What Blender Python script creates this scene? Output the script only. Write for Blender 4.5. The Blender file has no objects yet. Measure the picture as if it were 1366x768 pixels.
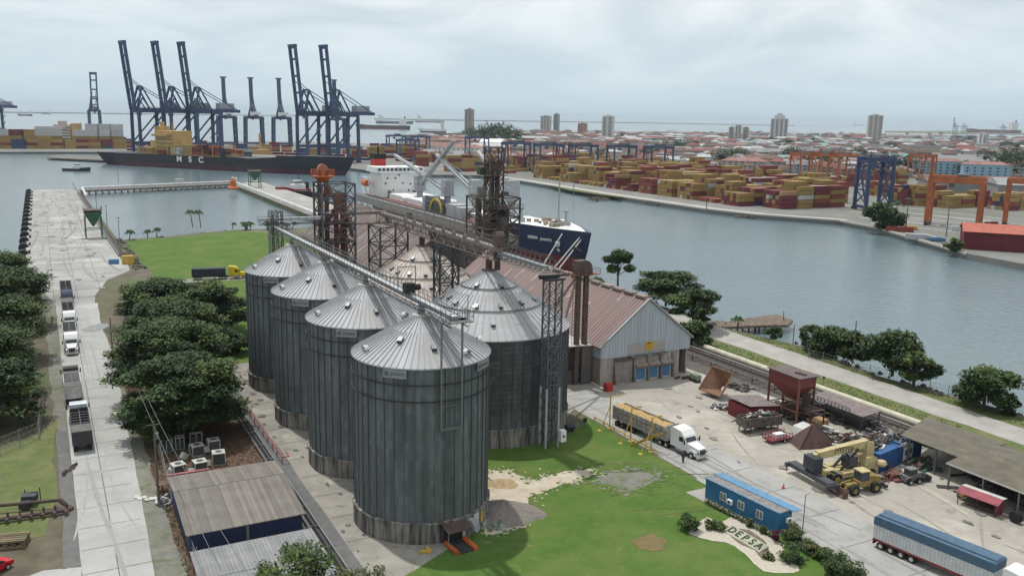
import bpy, math, random
from mathutils import Vector, Matrix
R = math.radians
scene = bpy.context.scene
COL = scene.collection
rnd = random.Random(7)

# ---------------------------------------------------------------- camera
HAZE_D = 0.000045
CAM_H, F_PX, PITCH, ROLL = 50.0, 1180.0, math.atan(227.9/1180.0), R(1.15)
_fw = Vector((0, math.cos(PITCH), -math.sin(PITCH))); _r0 = Vector((1, 0, 0)); _u0 = _r0.cross(_fw)
_rt = _r0*math.cos(ROLL) + _u0*math.sin(ROLL); _up = _u0*math.cos(ROLL) - _r0*math.sin(ROLL)
cd = bpy.data.cameras.new('camera'); cam = bpy.data.objects.new('camera', cd); COL.objects.link(cam)
cd.sensor_width = 36; cd.lens = 36*F_PX/1366; cd.clip_start = 0.5; cd.clip_end = 200000
m3 = Matrix((_rt, _up, -_fw)).transposed()
cam.matrix_world = Matrix.Translation((0, 0, CAM_H)) @ m3.to_4x4()
scene.camera = cam

# ---------------------------------------------------------------- sky, sun, exposure
SUN_EL, SUN_AZ = R(70), R(130)      # azimuth of the sun measured from +x, counter-clockwise (behind the site, to the left)
SKY_STRENGTH = 0.12
world = bpy.data.worlds.new('World'); scene.world = world; world.use_nodes = True
nt = world.node_tree; nt.nodes.clear()
def N(tree, typ, **kw):
    n = tree.nodes.new(typ)
    for k, v in kw.items():
        setattr(n, k, v)
    return n
out = N(nt, 'ShaderNodeOutputWorld'); bg = N(nt, 'ShaderNodeBackground'); bg.inputs[1].default_value = SKY_STRENGTH
sky = N(nt, 'ShaderNodeTexSky', sky_type='NISHITA'); sky.sun_disc = False
sky.sun_elevation = SUN_EL; sky.sun_rotation = R(90)-SUN_AZ; sky.air_density = 1.0; sky.dust_density = 1.0; sky.altitude = 50
tc = N(nt, 'ShaderNodeTexCoord'); sep = N(nt, 'ShaderNodeSeparateXYZ'); nt.links.new(tc.outputs['Generated'], sep.inputs[0])
def MATH(tree, op, a, b=None, clamp=False):
    n = N(tree, 'ShaderNodeMath', operation=op); n.use_clamp = clamp
    for i, x in enumerate((a, b)):
        if x is None: continue
        if isinstance(x, (int, float)): n.inputs[i].default_value = x
        else: tree.links.new(x, n.inputs[i])
    return n.outputs[0]
zc = MATH(nt, 'MAXIMUM', sep.outputs[2], 0.0); za = MATH(nt, 'ADD', zc, 0.22)
cx_ = MATH(nt, 'DIVIDE', sep.outputs[0], za); cy_ = MATH(nt, 'DIVIDE', sep.outputs[1], za)
cmb = N(nt, 'ShaderNodeCombineXYZ'); nt.links.new(cx_, cmb.inputs[0]); nt.links.new(cy_, cmb.inputs[1])
no = N(nt, 'ShaderNodeTexNoise'); no.inputs['Scale'].default_value = 1.5; no.inputs['Detail'].default_value = 7; no.inputs['Roughness'].default_value = 0.5; no.inputs['Distortion'].default_value = 0.6
nt.links.new(cmb.outputs[0], no.inputs['Vector'])
rp = N(nt, 'ShaderNodeValToRGB'); e = rp.color_ramp.elements
e[0].position = 0.38; e[0].color = (5.8, 6.3, 6.6, 1)
e[1].position = 0.60; e[1].color = (8.7, 8.85, 8.8, 1)
nt.links.new(no.outputs['Fac'], rp.inputs[0])
# near the horizon the cloud deck thins to a pale blue band
hz = N(nt, 'ShaderNodeMapRange'); hz.inputs['From Min'].default_value = 0.0; hz.inputs['From Max'].default_value = 0.16
nt.links.new(sep.outputs[2], hz.inputs['Value'])
mh = N(nt, 'ShaderNodeMixRGB'); mh.inputs[1].default_value = (4.7, 6.0, 6.9, 1)
nt.links.new(hz.outputs[0], mh.inputs[0]); nt.links.new(rp.outputs[0], mh.inputs[2])
mx = N(nt, 'ShaderNodeMixRGB'); mx.inputs[0].default_value = 0.9
nt.links.new(sky.outputs[0], mx.inputs[1]); nt.links.new(mh.outputs[0], mx.inputs[2])
nt.links.new(mx.outputs[0], bg.inputs[0]); nt.links.new(bg.outputs[0], out.inputs[0])

sl = bpy.data.lights.new('sun', 'SUN'); sl.energy = 3.0; sl.angle = R(1.2); sl.color = (1.0, 0.965, 0.90)
so = bpy.data.objects.new('sun', sl); COL.objects.link(so)
sd = Vector((math.cos(SUN_EL)*math.cos(SUN_AZ), math.cos(SUN_EL)*math.sin(SUN_AZ), math.sin(SUN_EL)))
so.rotation_euler = (-sd).to_track_quat('-Z', 'Y').to_euler(); so.location = (0, 0, 400)
vs = scene.view_settings; vs.view_transform = 'Standard'; vs.look = 'None'; vs.exposure = 0.0; vs.gamma = 1.0; vs.use_curve_mapping = False
scene.cycles.use_denoising = True
scene.cycles.max_bounces = 6; scene.cycles.diffuse_bounces = 2; scene.cycles.glossy_bounces = 2
scene.cycles.transmission_bounces = 3; scene.cycles.volume_bounces = 0; scene.cycles.transparent_max_bounces = 6

# ---------------------------------------------------------------- site frame and photo rays
AX = R(-62); UX = Vector((math.cos(AX), math.sin(AX), 0)); VX = Vector((-math.sin(AX), math.cos(AX), 0))
def S(u, v, z=0.0):
    """site coordinates (metres along / across the silo row) to world"""
    p = UX*u + VX*v
    return Vector((p.x, p.y, z))
def P(x, y, z=0.0):
    """surveyed point: where the sight line through photo point (x, y) meets height z"""
    r = _fw + _rt*((x-683)/F_PX) + _up*((384-y)/F_PX)
    t = (z-CAM_H)/r.z
    return Vector((r.x*t, r.y*t, z))
def UV(x, y, z=0.0):
    p = P(x, y, z); return p.dot(UX), p.dot(VX)
def proj(p):
    q = Vector(p)-Vector((0, 0, CAM_H)); d = q.dot(_fw)
    if d <= 1: return (-9999, -9999)
    return (683+F_PX*q.dot(_rt)/d, 384-F_PX*q.dot(_up)/d)

# ---------------------------------------------------------------- materials
MATS = {}
def mat(name, col, rough=0.7, metal=0.0, var=0.12, nscale=0.6, namt=0.18, col2=None, bump=0.0, bscale=4.0, streak=None, spec=0.4, detail=5, coord='Object', mid=0.5, width=0.35, n2=None):
    if name in MATS: return MATS[name]
    m = bpy.data.materials.new(name); m.use_nodes = True; t = m.node_tree; b = t.nodes['Principled BSDF']
    b.inputs['Roughness'].default_value = rough; b.inputs['Metallic'].default_value = metal
    b.inputs['Specular IOR Level'].default_value = spec
    if coord == 'World':
        vec = N(t, 'ShaderNodeNewGeometry').outputs['Position']
    else:
        vec = N(t, 'ShaderNodeTexCoord').outputs['Object']
    mp = N(t, 'ShaderNodeMapping'); t.links.new(vec, mp.inputs[0])
    if streak: mp.inputs['Scale'].default_value = streak
    ns = N(t, 'ShaderNodeTexNoise'); ns.inputs['Scale'].default_value = nscale; ns.inputs['Detail'].default_value = detail; ns.inputs['Roughness'].default_value = 0.62
    t.links.new(mp.outputs[0], ns.inputs['Vector'])
    mr = N(t, 'ShaderNodeMapRange'); mr.inputs['From Min'].default_value = mid-width/2; mr.inputs['From Max'].default_value = mid+width/2
    t.links.new(ns.outputs['Fac'], mr.inputs['Value'])
    mix = N(t, 'ShaderNodeMixRGB')
    c2 = col2 if col2 else tuple(max(0, c*(1-2*namt)) for c in col)
    mix.inputs[1].default_value = (*col, 1); mix.inputs[2].default_value = (*c2, 1)
    t.links.new(mr.outputs[0], mix.inputs[0])
    last = mix.outputs[0]
    for n2 in ([] if not n2 else (n2 if isinstance(n2, list) else [n2])):      # further layers of patches: (scale, mid, width, colour)
        nb = N(t, 'ShaderNodeTexNoise'); nb.inputs['Scale'].default_value = n2[0]; nb.inputs['Detail'].default_value = 6; nb.inputs['Roughness'].default_value = 0.65
        t.links.new(vec, nb.inputs['Vector'])
        m2 = N(t, 'ShaderNodeMapRange'); m2.inputs['From Min'].default_value = n2[1]-n2[2]/2; m2.inputs['From Max'].default_value = n2[1]+n2[2]/2
        t.links.new(nb.outputs['Fac'], m2.inputs['Value'])
        mm = N(t, 'ShaderNodeMixRGB'); t.links.new(m2.outputs[0], mm.inputs[0]); t.links.new(last, mm.inputs[1]); mm.inputs[2].default_value = (*n2[3], 1)
        last = mm.outputs[0]
    if var:
        at = N(t, 'ShaderNodeAttribute', attribute_name='var')
        f = MATH(t, 'MULTIPLY_ADD', at.outputs['Fac'], var*2); t.nodes[-1].inputs[2].default_value = 1-var
        hsv = N(t, 'ShaderNodeHueSaturation'); t.links.new(f, hsv.inputs['Value']); t.links.new(last, hsv.inputs['Color']); last = hsv.outputs[0]
    t.links.new(last, b.inputs['Base Color'])
    if bump:
        nb = N(t, 'ShaderNodeTexNoise'); nb.inputs['Scale'].default_value = bscale; nb.inputs['Detail'].default_value = 4
        t.links.new(vec, nb.inputs['Vector'])
        bp = N(t, 'ShaderNodeBump'); bp.inputs['Strength'].default_value = bump; bp.inputs['Distance'].default_value = 0.1
        t.links.new(nb.outputs['Fac'], bp.inputs['Height']); t.links.new(bp.outputs[0], b.inputs['Normal'])
    MATS[name] = m
    return m

# ---------------------------------------------------------------- mesh builder
class MB:
    def __init__(s): s.v = []; s.f = []; s.c = []; s.smooth = False; s.mi = []; s.cur = 0
    def add(s, vs, fs, var=None):
        o = len(s.v); s.v += [tuple(v) for v in vs]
        c = rnd.random() if var is None else var
        for f in fs:
            s.f.append(tuple(o+i for i in f)); s.c.append(c); s.mi.append(s.cur)
        return s
    def bx(s, x0, x1, y0, y1, z0, z1, var=None):
        vs = [(x0,y0,z0),(x1,y0,z0),(x1,y1,z0),(x0,y1,z0),(x0,y0,z1),(x1,y0,z1),(x1,y1,z1),(x0,y1,z1)]
        return s.add(vs, [(0,3,2,1),(4,5,6,7),(0,1,5,4),(1,2,6,5),(2,3,7,6),(3,0,4,7)], var)
    def box(s, c, sz, rz=0, var=None, tilt=0):
        hx, hy, hz = sz[0]/2, sz[1]/2, sz[2]/2
        M = Matrix.Translation(c) @ Matrix.Rotation(rz, 4, 'Z') @ Matrix.Rotation(tilt, 4, 'Y')
        vs = [M @ Vector(p) for p in ((-hx,-hy,-hz),(hx,-hy,-hz),(hx,hy,-hz),(-hx,hy,-hz),(-hx,-hy,hz),(hx,-hy,hz),(hx,hy,hz),(-hx,hy,hz))]
        return s.add(vs, [(0,3,2,1),(4,5,6,7),(0,1,5,4),(1,2,6,5),(2,3,7,6),(3,0,4,7)], var)
    def beam(s, a, b, w, h=None, var=None):
        a, b = Vector(a), Vector(b); h = h or w; d = b-a
        if d.length < 1e-6: return s
        d.normalize(); up = Vector((0, 0, 1)) if abs(d.z) < 0.95 else Vector((1, 0, 0))
        sx = d.cross(up).normalized()*(w/2); sy = sx.normalized().cross(d)*(h/2)
        vs = [a-sx-sy, a+sx-sy, a+sx+sy, a-sx+sy, b-sx-sy, b+sx-sy, b+sx+sy, b-sx+sy]
        return s.add(vs, [(0,1,2,3),(7,6,5,4),(0,4,5,1),(1,5,6,2),(2,6,7,3),(3,7,4,0)], var)
    def cyl(s, a, b, r, n=12, r2=None, cap=True, var=None):
        a, b = Vector(a), Vector(b); r2 = r if r2 is None else r2; d = (b-a).normalized()
        up = Vector((0, 0, 1)) if abs(d.z) < 0.95 else Vector((1, 0, 0)); x = d.cross(up).normalized(); y = x.cross(d)
        vs = []
        for c, rr in ((a, r), (b, r2)):
            for i in range(n):
                t = 2*math.pi*i/n; vs.append(c+x*(math.cos(t)*rr)+y*(math.sin(t)*rr))
        fs = [(i, (i+1) % n, n+(i+1) % n, n+i) for i in range(n)]
        if cap: fs += [tuple(range(n-1, -1, -1)), tuple(range(n, 2*n))]
        return s.add(vs, fs, var)
    def prism(s, poly, z0, z1, var=None):
        n = len(poly); vs = [(p[0], p[1], z0) for p in poly]+[(p[0], p[1], z1) for p in poly]
        return s.add(vs, [tuple(range(n-1, -1, -1)), tuple(range(n, 2*n))]+[(i, (i+1) % n, n+(i+1) % n, n+i) for i in range(n)], var)
    def prof(s, poly, y0, y1, var=None):
        """polygon in x-z extruded along y"""
        n = len(poly); vs = [(p[0], y0, p[1]) for p in poly]+[(p[0], y1, p[1]) for p in poly]
        return s.add(vs, [tuple(range(n)), tuple(range(2*n-1, n-1, -1))]+[(n+i, n+(i+1) % n, (i+1) % n, i) for i in range(n)], var)
    def profx(s, poly, x0, x1, var=None):
        """polygon in y-z extruded along x"""
        n = len(poly); vs = [(x0, p[0], p[1]) for p in poly]+[(x1, p[0], p[1]) for p in poly]
        return s.add(vs, [tuple(range(n-1, -1, -1)), tuple(range(n, 2*n))]+[(i, (i+1) % n, n+(i+1) % n, n+i) for i in range(n)], var)
    def lathe(s, pr, n=24, c=(0, 0), var=None, rib=None):
        o = []
        for (r, z) in pr:
            for i in range(n):
                t = 2*math.pi*i/n; rr = r*(1+(rib if (rib and i % 2) else 0)); o.append((c[0]+rr*math.cos(t), c[1]+rr*math.sin(t), z))
        base = len(s.v); s.v += o
        for k in range(len(pr)-1):
            for i in range(n):
                j = (i+1) % n
                s.f.append((base+k*n+i, base+k*n+j, base+(k+1)*n+j, base+(k+1)*n+i)); s.c.append(rnd.random() if var is None else var); s.mi.append(s.cur)
        return s
    def lattice(s, x0, x1, y0, y1, z0, z1, nz, w=0.2, wb=None, x=True, faces='xXyY', taper=1.0):
        wb = wb or w*0.6; cx, cy = (x0+x1)/2, (y0+y1)/2
        def pt(X, Y, k):
            z = z0+(z1-z0)*k/nz; t = 1+(taper-1)*k/nz
            return Vector((cx+(X-cx)*t, cy+(Y-cy)*t, z))
        cor = [(x0, y0), (x1, y0), (x1, y1), (x0, y1)]
        for c in cor: s.beam(pt(*c, 0), pt(*c, nz), w)
        for k in range(nz+1):
            for i in range(4): s.beam(pt(*cor[i], k), pt(*cor[(i+1) % 4], k), wb)
        if x:
            for k in range(nz):
                for i in range(4):
                    a, b = cor[i], cor[(i+1) % 4]
                    s.beam(pt(*a, k), pt(*b, k+1), wb*0.8); s.beam(pt(*b, k), pt(*a, k+1), wb*0.8)
        return s
    def rail(s, a, b, h=1.1, n=None, w=0.06, mids=1):
        a, b = Vector(a), Vector(b); L = (b-a).length; n = n or max(1, int(L/1.6)); up = Vector((0, 0, h))
        for i in range(n+1):
            p = a.lerp(b, i/n); s.beam(p, p+up, w)
        s.beam(a+up, b+up, w)
        for k in range(mids): s.beam(a+up*((k+1)/(mids+1)), b+up*((k+1)/(mids+1)), w*0.8)
        return s
    def build(s, name, material, parent=None, loc=None, rz=0, smooth=False):
        me = bpy.data.meshes.new(name); me.from_pydata(s.v, [], s.f)
        if isinstance(material, (list, tuple)):
            for mm in material: me.materials.append(mm)
            me.polygons.foreach_set('material_index', s.mi)
        else: me.materials.append(material)
        at = me.attributes.new('var', 'FLOAT', 'FACE'); at.data.foreach_set('value', s.c)
        if smooth: me.polygons.foreach_set('use_smooth', [True]*len(me.polygons))
        me.update()
        o = bpy.data.objects.new(name, me); COL.objects.link(o)
        if parent: o.parent = parent
        if loc is not None: o.location = loc
        if rz: o.rotation_euler.z = rz
        return o
def thing(name, label, cat, loc=(0, 0, 0), rz=0.0, group=None):
    o = bpy.data.objects.new(name, None); COL.objects.link(o); o.empty_display_size = 0.5
    o.location = loc; o.rotation_euler.z = rz
    return tag(o, label, cat, group)
def tag(o, label, cat, group=None):
    o['label'] = label; o['category'] = cat
    if group: o['group'] = group
    return o
def struct(o, kind='structure'):
    o['kind'] = kind; return o
def copy_tree(root, loc, rz, label, group=None):
    def cp(o, par):
        c = o.copy(); COL.objects.link(c)
        if par: c.parent = par
        for ch in list(KIDS.get(o.name, ())) or list(o.children): cp(ch, c)
        return c
    r = cp(root, None); r.location = loc; r.rotation_euler.z = rz; r['label'] = label
    if group: r['group'] = group
    return r
KIDS = {}
def sheet(name, pts, z, material, kind='structure', sub=None):
    b = MB(); vs = [(p[0], p[1], z) for p in pts]; b.add(vs, [tuple(range(len(vs)))], 0.5)
    o = b.build(name, material)
    if o.data.polygons[0].normal.z < 0: o.data.flip_normals()
    return struct(o, kind)
def wob(pts, step=3.0, amp=0.5, seed=1):
    """subdivide a polygon outline and make it uneven"""
    r = random.Random(seed); o = []
    for i in range(len(pts)):
        a, b = Vector(pts[i][:2]), Vector(pts[(i+1) % len(pts)][:2]); n = max(1, int((b-a).length/step))
        for k in range(n):
            p = a.lerp(b, k/n); o.append((p.x+r.uniform(-amp, amp), p.y+r.uniform(-amp, amp)))
    return o
def text_mesh(txt, size, material, parent, M, name='lettering', extrude=0.02, sx=1.0, bold=0.0):
    cu = bpy.data.curves.new('lettering', 'FONT'); cu.body = txt; cu.size = size; cu.extrude = extrude; cu.align_x = 'CENTER'; cu.align_y = 'CENTER'; cu.offset = bold
    to = bpy.data.objects.new('lettering', cu); COL.objects.link(to); bpy.context.view_layer.update()
    me = bpy.data.meshes.new_from_object(to.evaluated_get(bpy.context.evaluated_depsgraph_get()))
    bpy.data.objects.remove(to); bpy.data.curves.remove(cu)
    for v in me.vertices: v.co.x *= sx
    me.materials.clear(); me.materials.append(material)
    at = me.attributes.new('var', 'FLOAT', 'FACE'); at.data.foreach_set('value', [0.5]*len(me.polygons))
    o = bpy.data.objects.new(name, me); COL.objects.link(o)
    if parent: o.parent = parent
    o.matrix_local = M
    return o
SR = AX      # rotation of everything square to the site

# common materials
GALV = mat('galvanised', (0.27, 0.285, 0.30), 0.5, 0.55, 0.10, 0.35, 0.12, streak=(3, 3, 0.35))
GALV_ROOF = mat('galvanised_roof', (0.50, 0.51, 0.53), 0.45, 0.35, 0.10, 0.3, 0.10)
STEEL = mat('grey_steel', (0.20, 0.205, 0.21), 0.6, 0.3, 0.15, 0.8, 0.15)
DSTEEL = mat('dark_steel', (0.055, 0.055, 0.06), 0.65, 0.2, 0.2, 0.8, 0.2)
RUST = mat('rusty_steel', (0.115, 0.072, 0.055), 0.85, 0.0, 0.3, 0.9, 0.3, col2=(0.06, 0.05, 0.05))
RUSTR = mat('red_rust', (0.20, 0.075, 0.05), 0.85, 0.0, 0.3, 0.9, 0.3, col2=(0.10, 0.06, 0.05))
BLUESTEEL = mat('blue_crane_paint', (0.06, 0.095, 0.19), 0.6, 0.0, 0.2, 0.2, 0.2)
GREYPAINT = mat('grey_paint', (0.36, 0.38, 0.40), 0.55, 0, 0.1, 0.5, 0.1)
WHITE = mat('white_paint', (0.74, 0.75, 0.74), 0.45, 0, 0.06, 0.4, 0.07)
OFFWHITE = mat('off_white', (0.55, 0.55, 0.52), 0.6, 0, 0.08, 0.6, 0.12)
BLACK = mat('black_rubber', (0.018, 0.018, 0.019), 0.8, 0, 0.2, 1, 0.1)
GLASS = mat('window_glass', (0.03, 0.04, 0.05), 0.12, 0, 0.2, 1, 0.1, spec=0.6)
ORANGE = mat('orange_paint', (0.55, 0.13, 0.035), 0.6, 0, 0.15, 0.6, 0.15)
YELLOW = mat('yellow_paint', (0.55, 0.36, 0.06), 0.6, 0, 0.15, 0.8, 0.15)
RED = mat('red_paint', (0.45, 0.03, 0.03), 0.55, 0, 0.15, 0.8, 0.15)
CONC = mat('concrete', (0.36, 0.35, 0.33), 0.9, 0, 0.08, 0.25, 0.15)
DCONC = mat('stained_concrete', (0.25, 0.24, 0.22), 0.9, 0, 0.1, 0.6, 0.28, streak=(2.2, 2.2, 0.22), col2=(0.045, 0.042, 0.04), mid=0.50, width=.22)
WOOD = mat('weathered_wood', (0.17, 0.14, 0.11), 0.9, 0, 0.25, 0.8, 0.2)
GREEN = mat('green_paint', (0.06, 0.16, 0.10), 0.6, 0, 0.2, 0.6, 0.2)

# ---------------------------------------------------------------- setting
def water_mat():
    m = bpy.data.materials.new('sea_water'); m.use_nodes = True; t = m.node_tree; b = t.nodes['Principled BSDF']
    g = N(t, 'ShaderNodeNewGeometry'); ns = N(t, 'ShaderNodeTexNoise'); ns.inputs['Scale'].default_value = 0.006; ns.inputs['Detail'].default_value = 4
    t.links.new(g.outputs['Position'], ns.inputs['Vector'])
    mr = N(t, 'ShaderNodeMapRange'); mr.inputs['From Min'].default_value = 0.35; mr.inputs['From Max'].default_value = 0.65; t.links.new(ns.outputs['Fac'], mr.inputs[0])
    mix = N(t, 'ShaderNodeMixRGB'); mix.inputs[1].default_value = (0.095, 0.150, 0.175, 1); mix.inputs[2].default_value = (0.125, 0.175, 0.190, 1)
    t.links.new(mr.outputs[0], mix.inputs[0]); t.links.new(mix.outputs[0], b.inputs['Base Color'])
    b.inputs['Roughness'].default_value = 0.16; b.inputs['IOR'].default_value = 1.33
    prev = None
    for sc, st, ds in ((0.35, 0.5, 0.5), (1.6, 0.35, 0.16)):
        mp = N(t, 'ShaderNodeMapping'); mp.inputs['Rotation'].default_value[2] = 0.5; mp.inputs['Scale'].default_value = (1, 2.0, 1); t.links.new(g.outputs['Position'], mp.inputs[0])
        n2 = N(t, 'ShaderNodeTexNoise'); n2.inputs['Scale'].default_value = sc; n2.inputs['Detail'].default_value = 4; t.links.new(mp.outputs[0], n2.inputs['Vector'])
        bp = N(t, 'ShaderNodeBump'); bp.inputs['Strength'].default_value = st; bp.inputs['Distance'].default_value = ds; t.links.new(n2.outputs['Fac'], bp.inputs['Height'])
        if prev: t.links.new(prev, bp.inputs['Normal'])
        prev = bp.outputs[0]
    t.links.new(prev, b.inputs['Normal'])
    return m
WATER = water_mat()
b = MB(); n = 96; vs = [(30000*math.cos(2*math.pi*i/n), 30000*math.sin(2*math.pi*i/n), -2.5) for i in range(n)]
b.add(vs, [tuple(range(n))]); struct(b.build('sea', WATER))

DIRT = mat('bare_earth', (0.15, 0.125, 0.095), 0.95, 0, 0, 0.25, 0.2, col2=(0.075, 0.06, 0.045), coord='World', n2=(0.05, 0.55, 0.2, (0.085, 0.105, 0.045)))
def land(name, uvs, material, zb=-7.0, z=0.0, world=False):
    b = MB(); pts = uvs if world else [S(*q) for q in uvs]
    ar = sum(pts[i][0]*pts[(i+1) % len(pts)][1]-pts[(i+1) % len(pts)][0]*pts[i][1] for i in range(len(pts)))
    if ar < 0: pts = pts[::-1]
    b.prism([(p[0], p[1]) for p in pts], zb, z, 0.5)
    return struct(b.build(name, material))
land('ground', [(-624,-7.2),(-617,20),(-373,24.5),(-378,45),(-390,70),(-387,98),(-383,116),(-632,117),(-672,141),(-440,143.4),(-215,147),(-205,148.5),(-165,146),(-140,151),(-118,147),(-95,150),(-60,152),(60,156),(60,-320),(-220,-320),(-300,-90),(-315,-7.2)], DIRT)
ROCK = mat('shore_rock', (0.12, 0.11, 0.095), 0.95, 0, 0.35, 0.6, 0.25)

GRASS = mat('lawn_grass', (0.090, 0.155, 0.034), 0.9, 0, 0, 0.35, 0.15, col2=(0.062, 0.122, 0.025), coord='World', bump=0.5, bscale=3.0, spec=0.1, n2=[(0.09, 0.54, 0.16, (0.118, 0.158, 0.045)), (.5, .64, .12, (.15, .16, .06)), (2.2, .66, .1, (.055, .098, .024)), (9, .6, .2, (.066, .115, .028)), (.16, .68, .06, (.17, .15, .085))])
GRASS2 = mat('shore_grass', (0.135, 0.16, 0.06), 0.9, 0, 0, 0.5, 0.12, col2=(0.09, 0.12, 0.045), coord='World', bump=0.4, bscale=3.0, spec=0.1, n2=(0.12, 0.6, 0.2, (0.20, 0.18, 0.10)))
ROADC = mat('road_concrete', (0.40, 0.40, 0.385), 0.9, 0, 0, 0.15, 0.10, col2=(0.31, 0.31, 0.305), coord='World', n2=[(1.6, 0.66, 0.2, (0.25, 0.25, 0.245)), (.35, .66, .12, (.27, .265, .25)), (5, .68, .1, (.22, .22, .21))])
WHARFC = mat('wharf_concrete', (0.36, 0.355, 0.34), 0.9, 0, 0, 0.07, 0.15, col2=(0.24, 0.24, 0.235), coord='World', n2=[(0.25, 0.64, 0.14, (0.19, 0.185, 0.18)), (1.2, .68, .1, (.16, .155, .15)), (.05, .6, .1, (.42, .41, .38))])
YARDC = mat('yard_surface', (0.37, 0.345, 0.30), 0.95, 0, 0, 0.12, 0.12, col2=(0.28, 0.26, 0.23), coord='World', n2=[(0.35, 0.63, 0.16, (0.23, 0.215, 0.19)), (1.5, .66, .1, (.19, .175, .155)), (.06, .56, .1, (.42, .395, .345)), (4, .70, .08, (.14, .13, .12))])
LANEC = mat('lane_concrete', (0.36, 0.355, 0.34), 0.9, 0, 0, 0.2, 0.1, col2=(0.28, 0.28, 0.27), coord='World', n2=[(0.8, 0.66, 0.15, (0.22, 0.22, 0.21)), (.2, .62, .12, (.24, .235, .22)), (4, .7, .08, (.16, .16, .155))])
PADC = mat('pad_concrete', (0.31, 0.29, 0.255), 0.92, 0, 0, 0.2, 0.15, col2=(0.21, 0.20, 0.18), coord='World', n2=[(0.5, 0.63, 0.14, (0.15, 0.14, 0.12)), (.12, .6, .12, (.37, .35, .30)), (3, .69, .08, (.13, .125, .115))])
ASPH = mat('asphalt', (0.11, 0.11, 0.11), 0.95, 0, 0, 0.6, 0.15, col2=(0.15, 0.15, 0.145), coord='World')
LITTER = mat('leaf_litter', (0.14, 0.085, 0.06), 0.95, 0, 0, 1.2, 0.25, col2=(0.07, 0.05, 0.035), coord='World', bump=0.5, bscale=5)
SAND = mat('pale_sand', (0.50, 0.45, 0.36), 0.95, 0, 0, 0.5, 0.15, col2=(0.36, 0.31, 0.235), coord='World', bump=0.5, bscale=2)
DUST = mat('grey_dust', (0.21, 0.20, 0.18), 0.95, 0, 0, 0.5, 0.2, col2=(0.13, 0.135, 0.10), coord='World', n2=[(.3, .6, .12, (.10, .13, .05)), (3, .62, .15, (.12, .115, .1))])
def uvsheet(name, uvs, z, m, w=None, amp=0.4, kind='structure'):
    pts = [S(*q) for q in uvs]
    if w: pts = wob(pts, w, amp, len(name)+len(uvs))
    return sheet(name, pts, z, m, kind)
def pxsheet(name, pxs, z, m, w=None, amp=0.4, kind='structure'):
    pts = [P(x, y, 0) for x, y in pxs]
    if w: pts = wob(pts, w, amp, len(name)+len(pxs))
    return sheet(name, pts, z, m, kind)
uvsheet('wharf_deck', [(-623.8,-7.0),(-616.8,19.8),(-330,23.5),(-300,22.5),(-285,15),(-262,10.5),(-250,9.8),(-250,1.0),(-300,-5.5),(-340,-6.9)], 0.02, WHARFC)
uvsheet('dock_road', [(-251,0.8),(-251,10.5),(-225,9.8),(-196,10.5),(-188,12.2),(-181,10.5),(-160,9.6),(-120,8.6),(-96,7.8),(10,7.6),(10,0.8)], 0.04, ROADC, 6, 0.12)
uvsheet('side_pavement', [(-102,0.7),(-103,-3),(-100,-9),(-88,-20),(-30,-20),(-30,0.7)], 0.03, ROADC, 5, 0.2)
uvsheet('asphalt_shoulder', [(-150,0.8),(-150,-0.8),(-128,-1.0),(-110,-0.8),(-102.4,-1.2),(-102.4,0.8)], 0.03, ASPH, 4, 0.2)
uvsheet('dusty_shoulder', [(-300,1),(-150,0.9),(-150,-0.8),(-210,-1.5),(-300,-3)], 0.015, DUST, 5, 0.4)
uvsheet('road_verge', [(-205,9),(-205,11),(-190,12.6),(-178,11.2),(-150,12),(-60,11.6),(-60,7)], 0.012, DUST, 4, 0.5)
uvsheet('tree_litter', [(-176,10.5),(-60,11.2),(-60,13),(-104,13),(-122,13),(-123,25.8),(-176,25.8)], 0.02, LITTER, 4, 0.4)
pxsheet('verge_grass', [(0,640),(0,600),(58,572),(75,560),(70,600),(74,660),(60,715),(20,722),(0,726),(-60,740),(-60,660)], 0.03, GRASS2, 4, 0.3)
uvsheet('field_grass', [(-371,26),(-374,46),(-386,70),(-384,96),(-300,92),(-300,86),(-200,86),(-180,50),(-166,30),(-172,26.5),(-225,27.5),(-300,28)], 0.02, GRASS, 8, 0.6)
uvsheet('field_edge', [(-383,72),(-386,96),(-381,112),(-330,110),(-330,92),(-372,86)], 0.03, mat('scrub', (0.17,0.15,0.10), 0.95, 0, 0, 0.4, 0.2, col2=(0.10,0.12,0.05), coord='World'), 6, 0.8)
uvsheet('field_road', [(-278,26),(-277,60),(-272,92),(-266,92),(-270,60),(-272.5,26)], 0.04, PADC, 6, 0.3)
uvsheet('crossing_road', [(-181,9),(-181,27),(-174.5,27),(-174.5,9)], 0.03, PADC, 5, 0.2)
uvsheet('silo_pad', [(-178,28.6),(-178,86),(-134,92),(-126,80),(-113,66),(-113,52),(-94,49.5),(-88.2,40),(-83,28.6)], 0.04, PADC)
uvsheet('pad_service_strip', [(-178,25.8),(-178,28.8),(-60,28.8),(-60,25.8)], 0.05, ASPH, 6, 0.1)
uvsheet('warehouse_yard', [(-240,84),(-240,146),(-152,128),(-136,127.5),(-88,122.5),(-88,150),(20,150),(20,79.6),(-92,79.6),(-126,79.6),(-134,86)], 0.022, YARDC)
uvsheet('truck_lane', [(-134,80.2),(-134,87.0),(-110,89.5),(-80,90.5),(20,91),(20,79.8),(-92,79.8)], 0.05, LANEC, 8, 0.15)
uvsheet('lawn', [(-117.5,55),(-113.5,70),(-119,77.5),(-122,79.2),(-60,79.0),(20,79.0),(20,20),(-60,28.8),(-83,28.8),(-88.4,39.5),(-93,48)], 0.06, GRASS, 5, 0.15)
pxsheet('sand_patch', [(640,628),(676,627),(706,641),(752,629),(790,626),(800,634),(742,650),(705,664),(703,690),(699,703),(650,715),(640,680)], 0.09, SAND, 1.2, 0.35)
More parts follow.
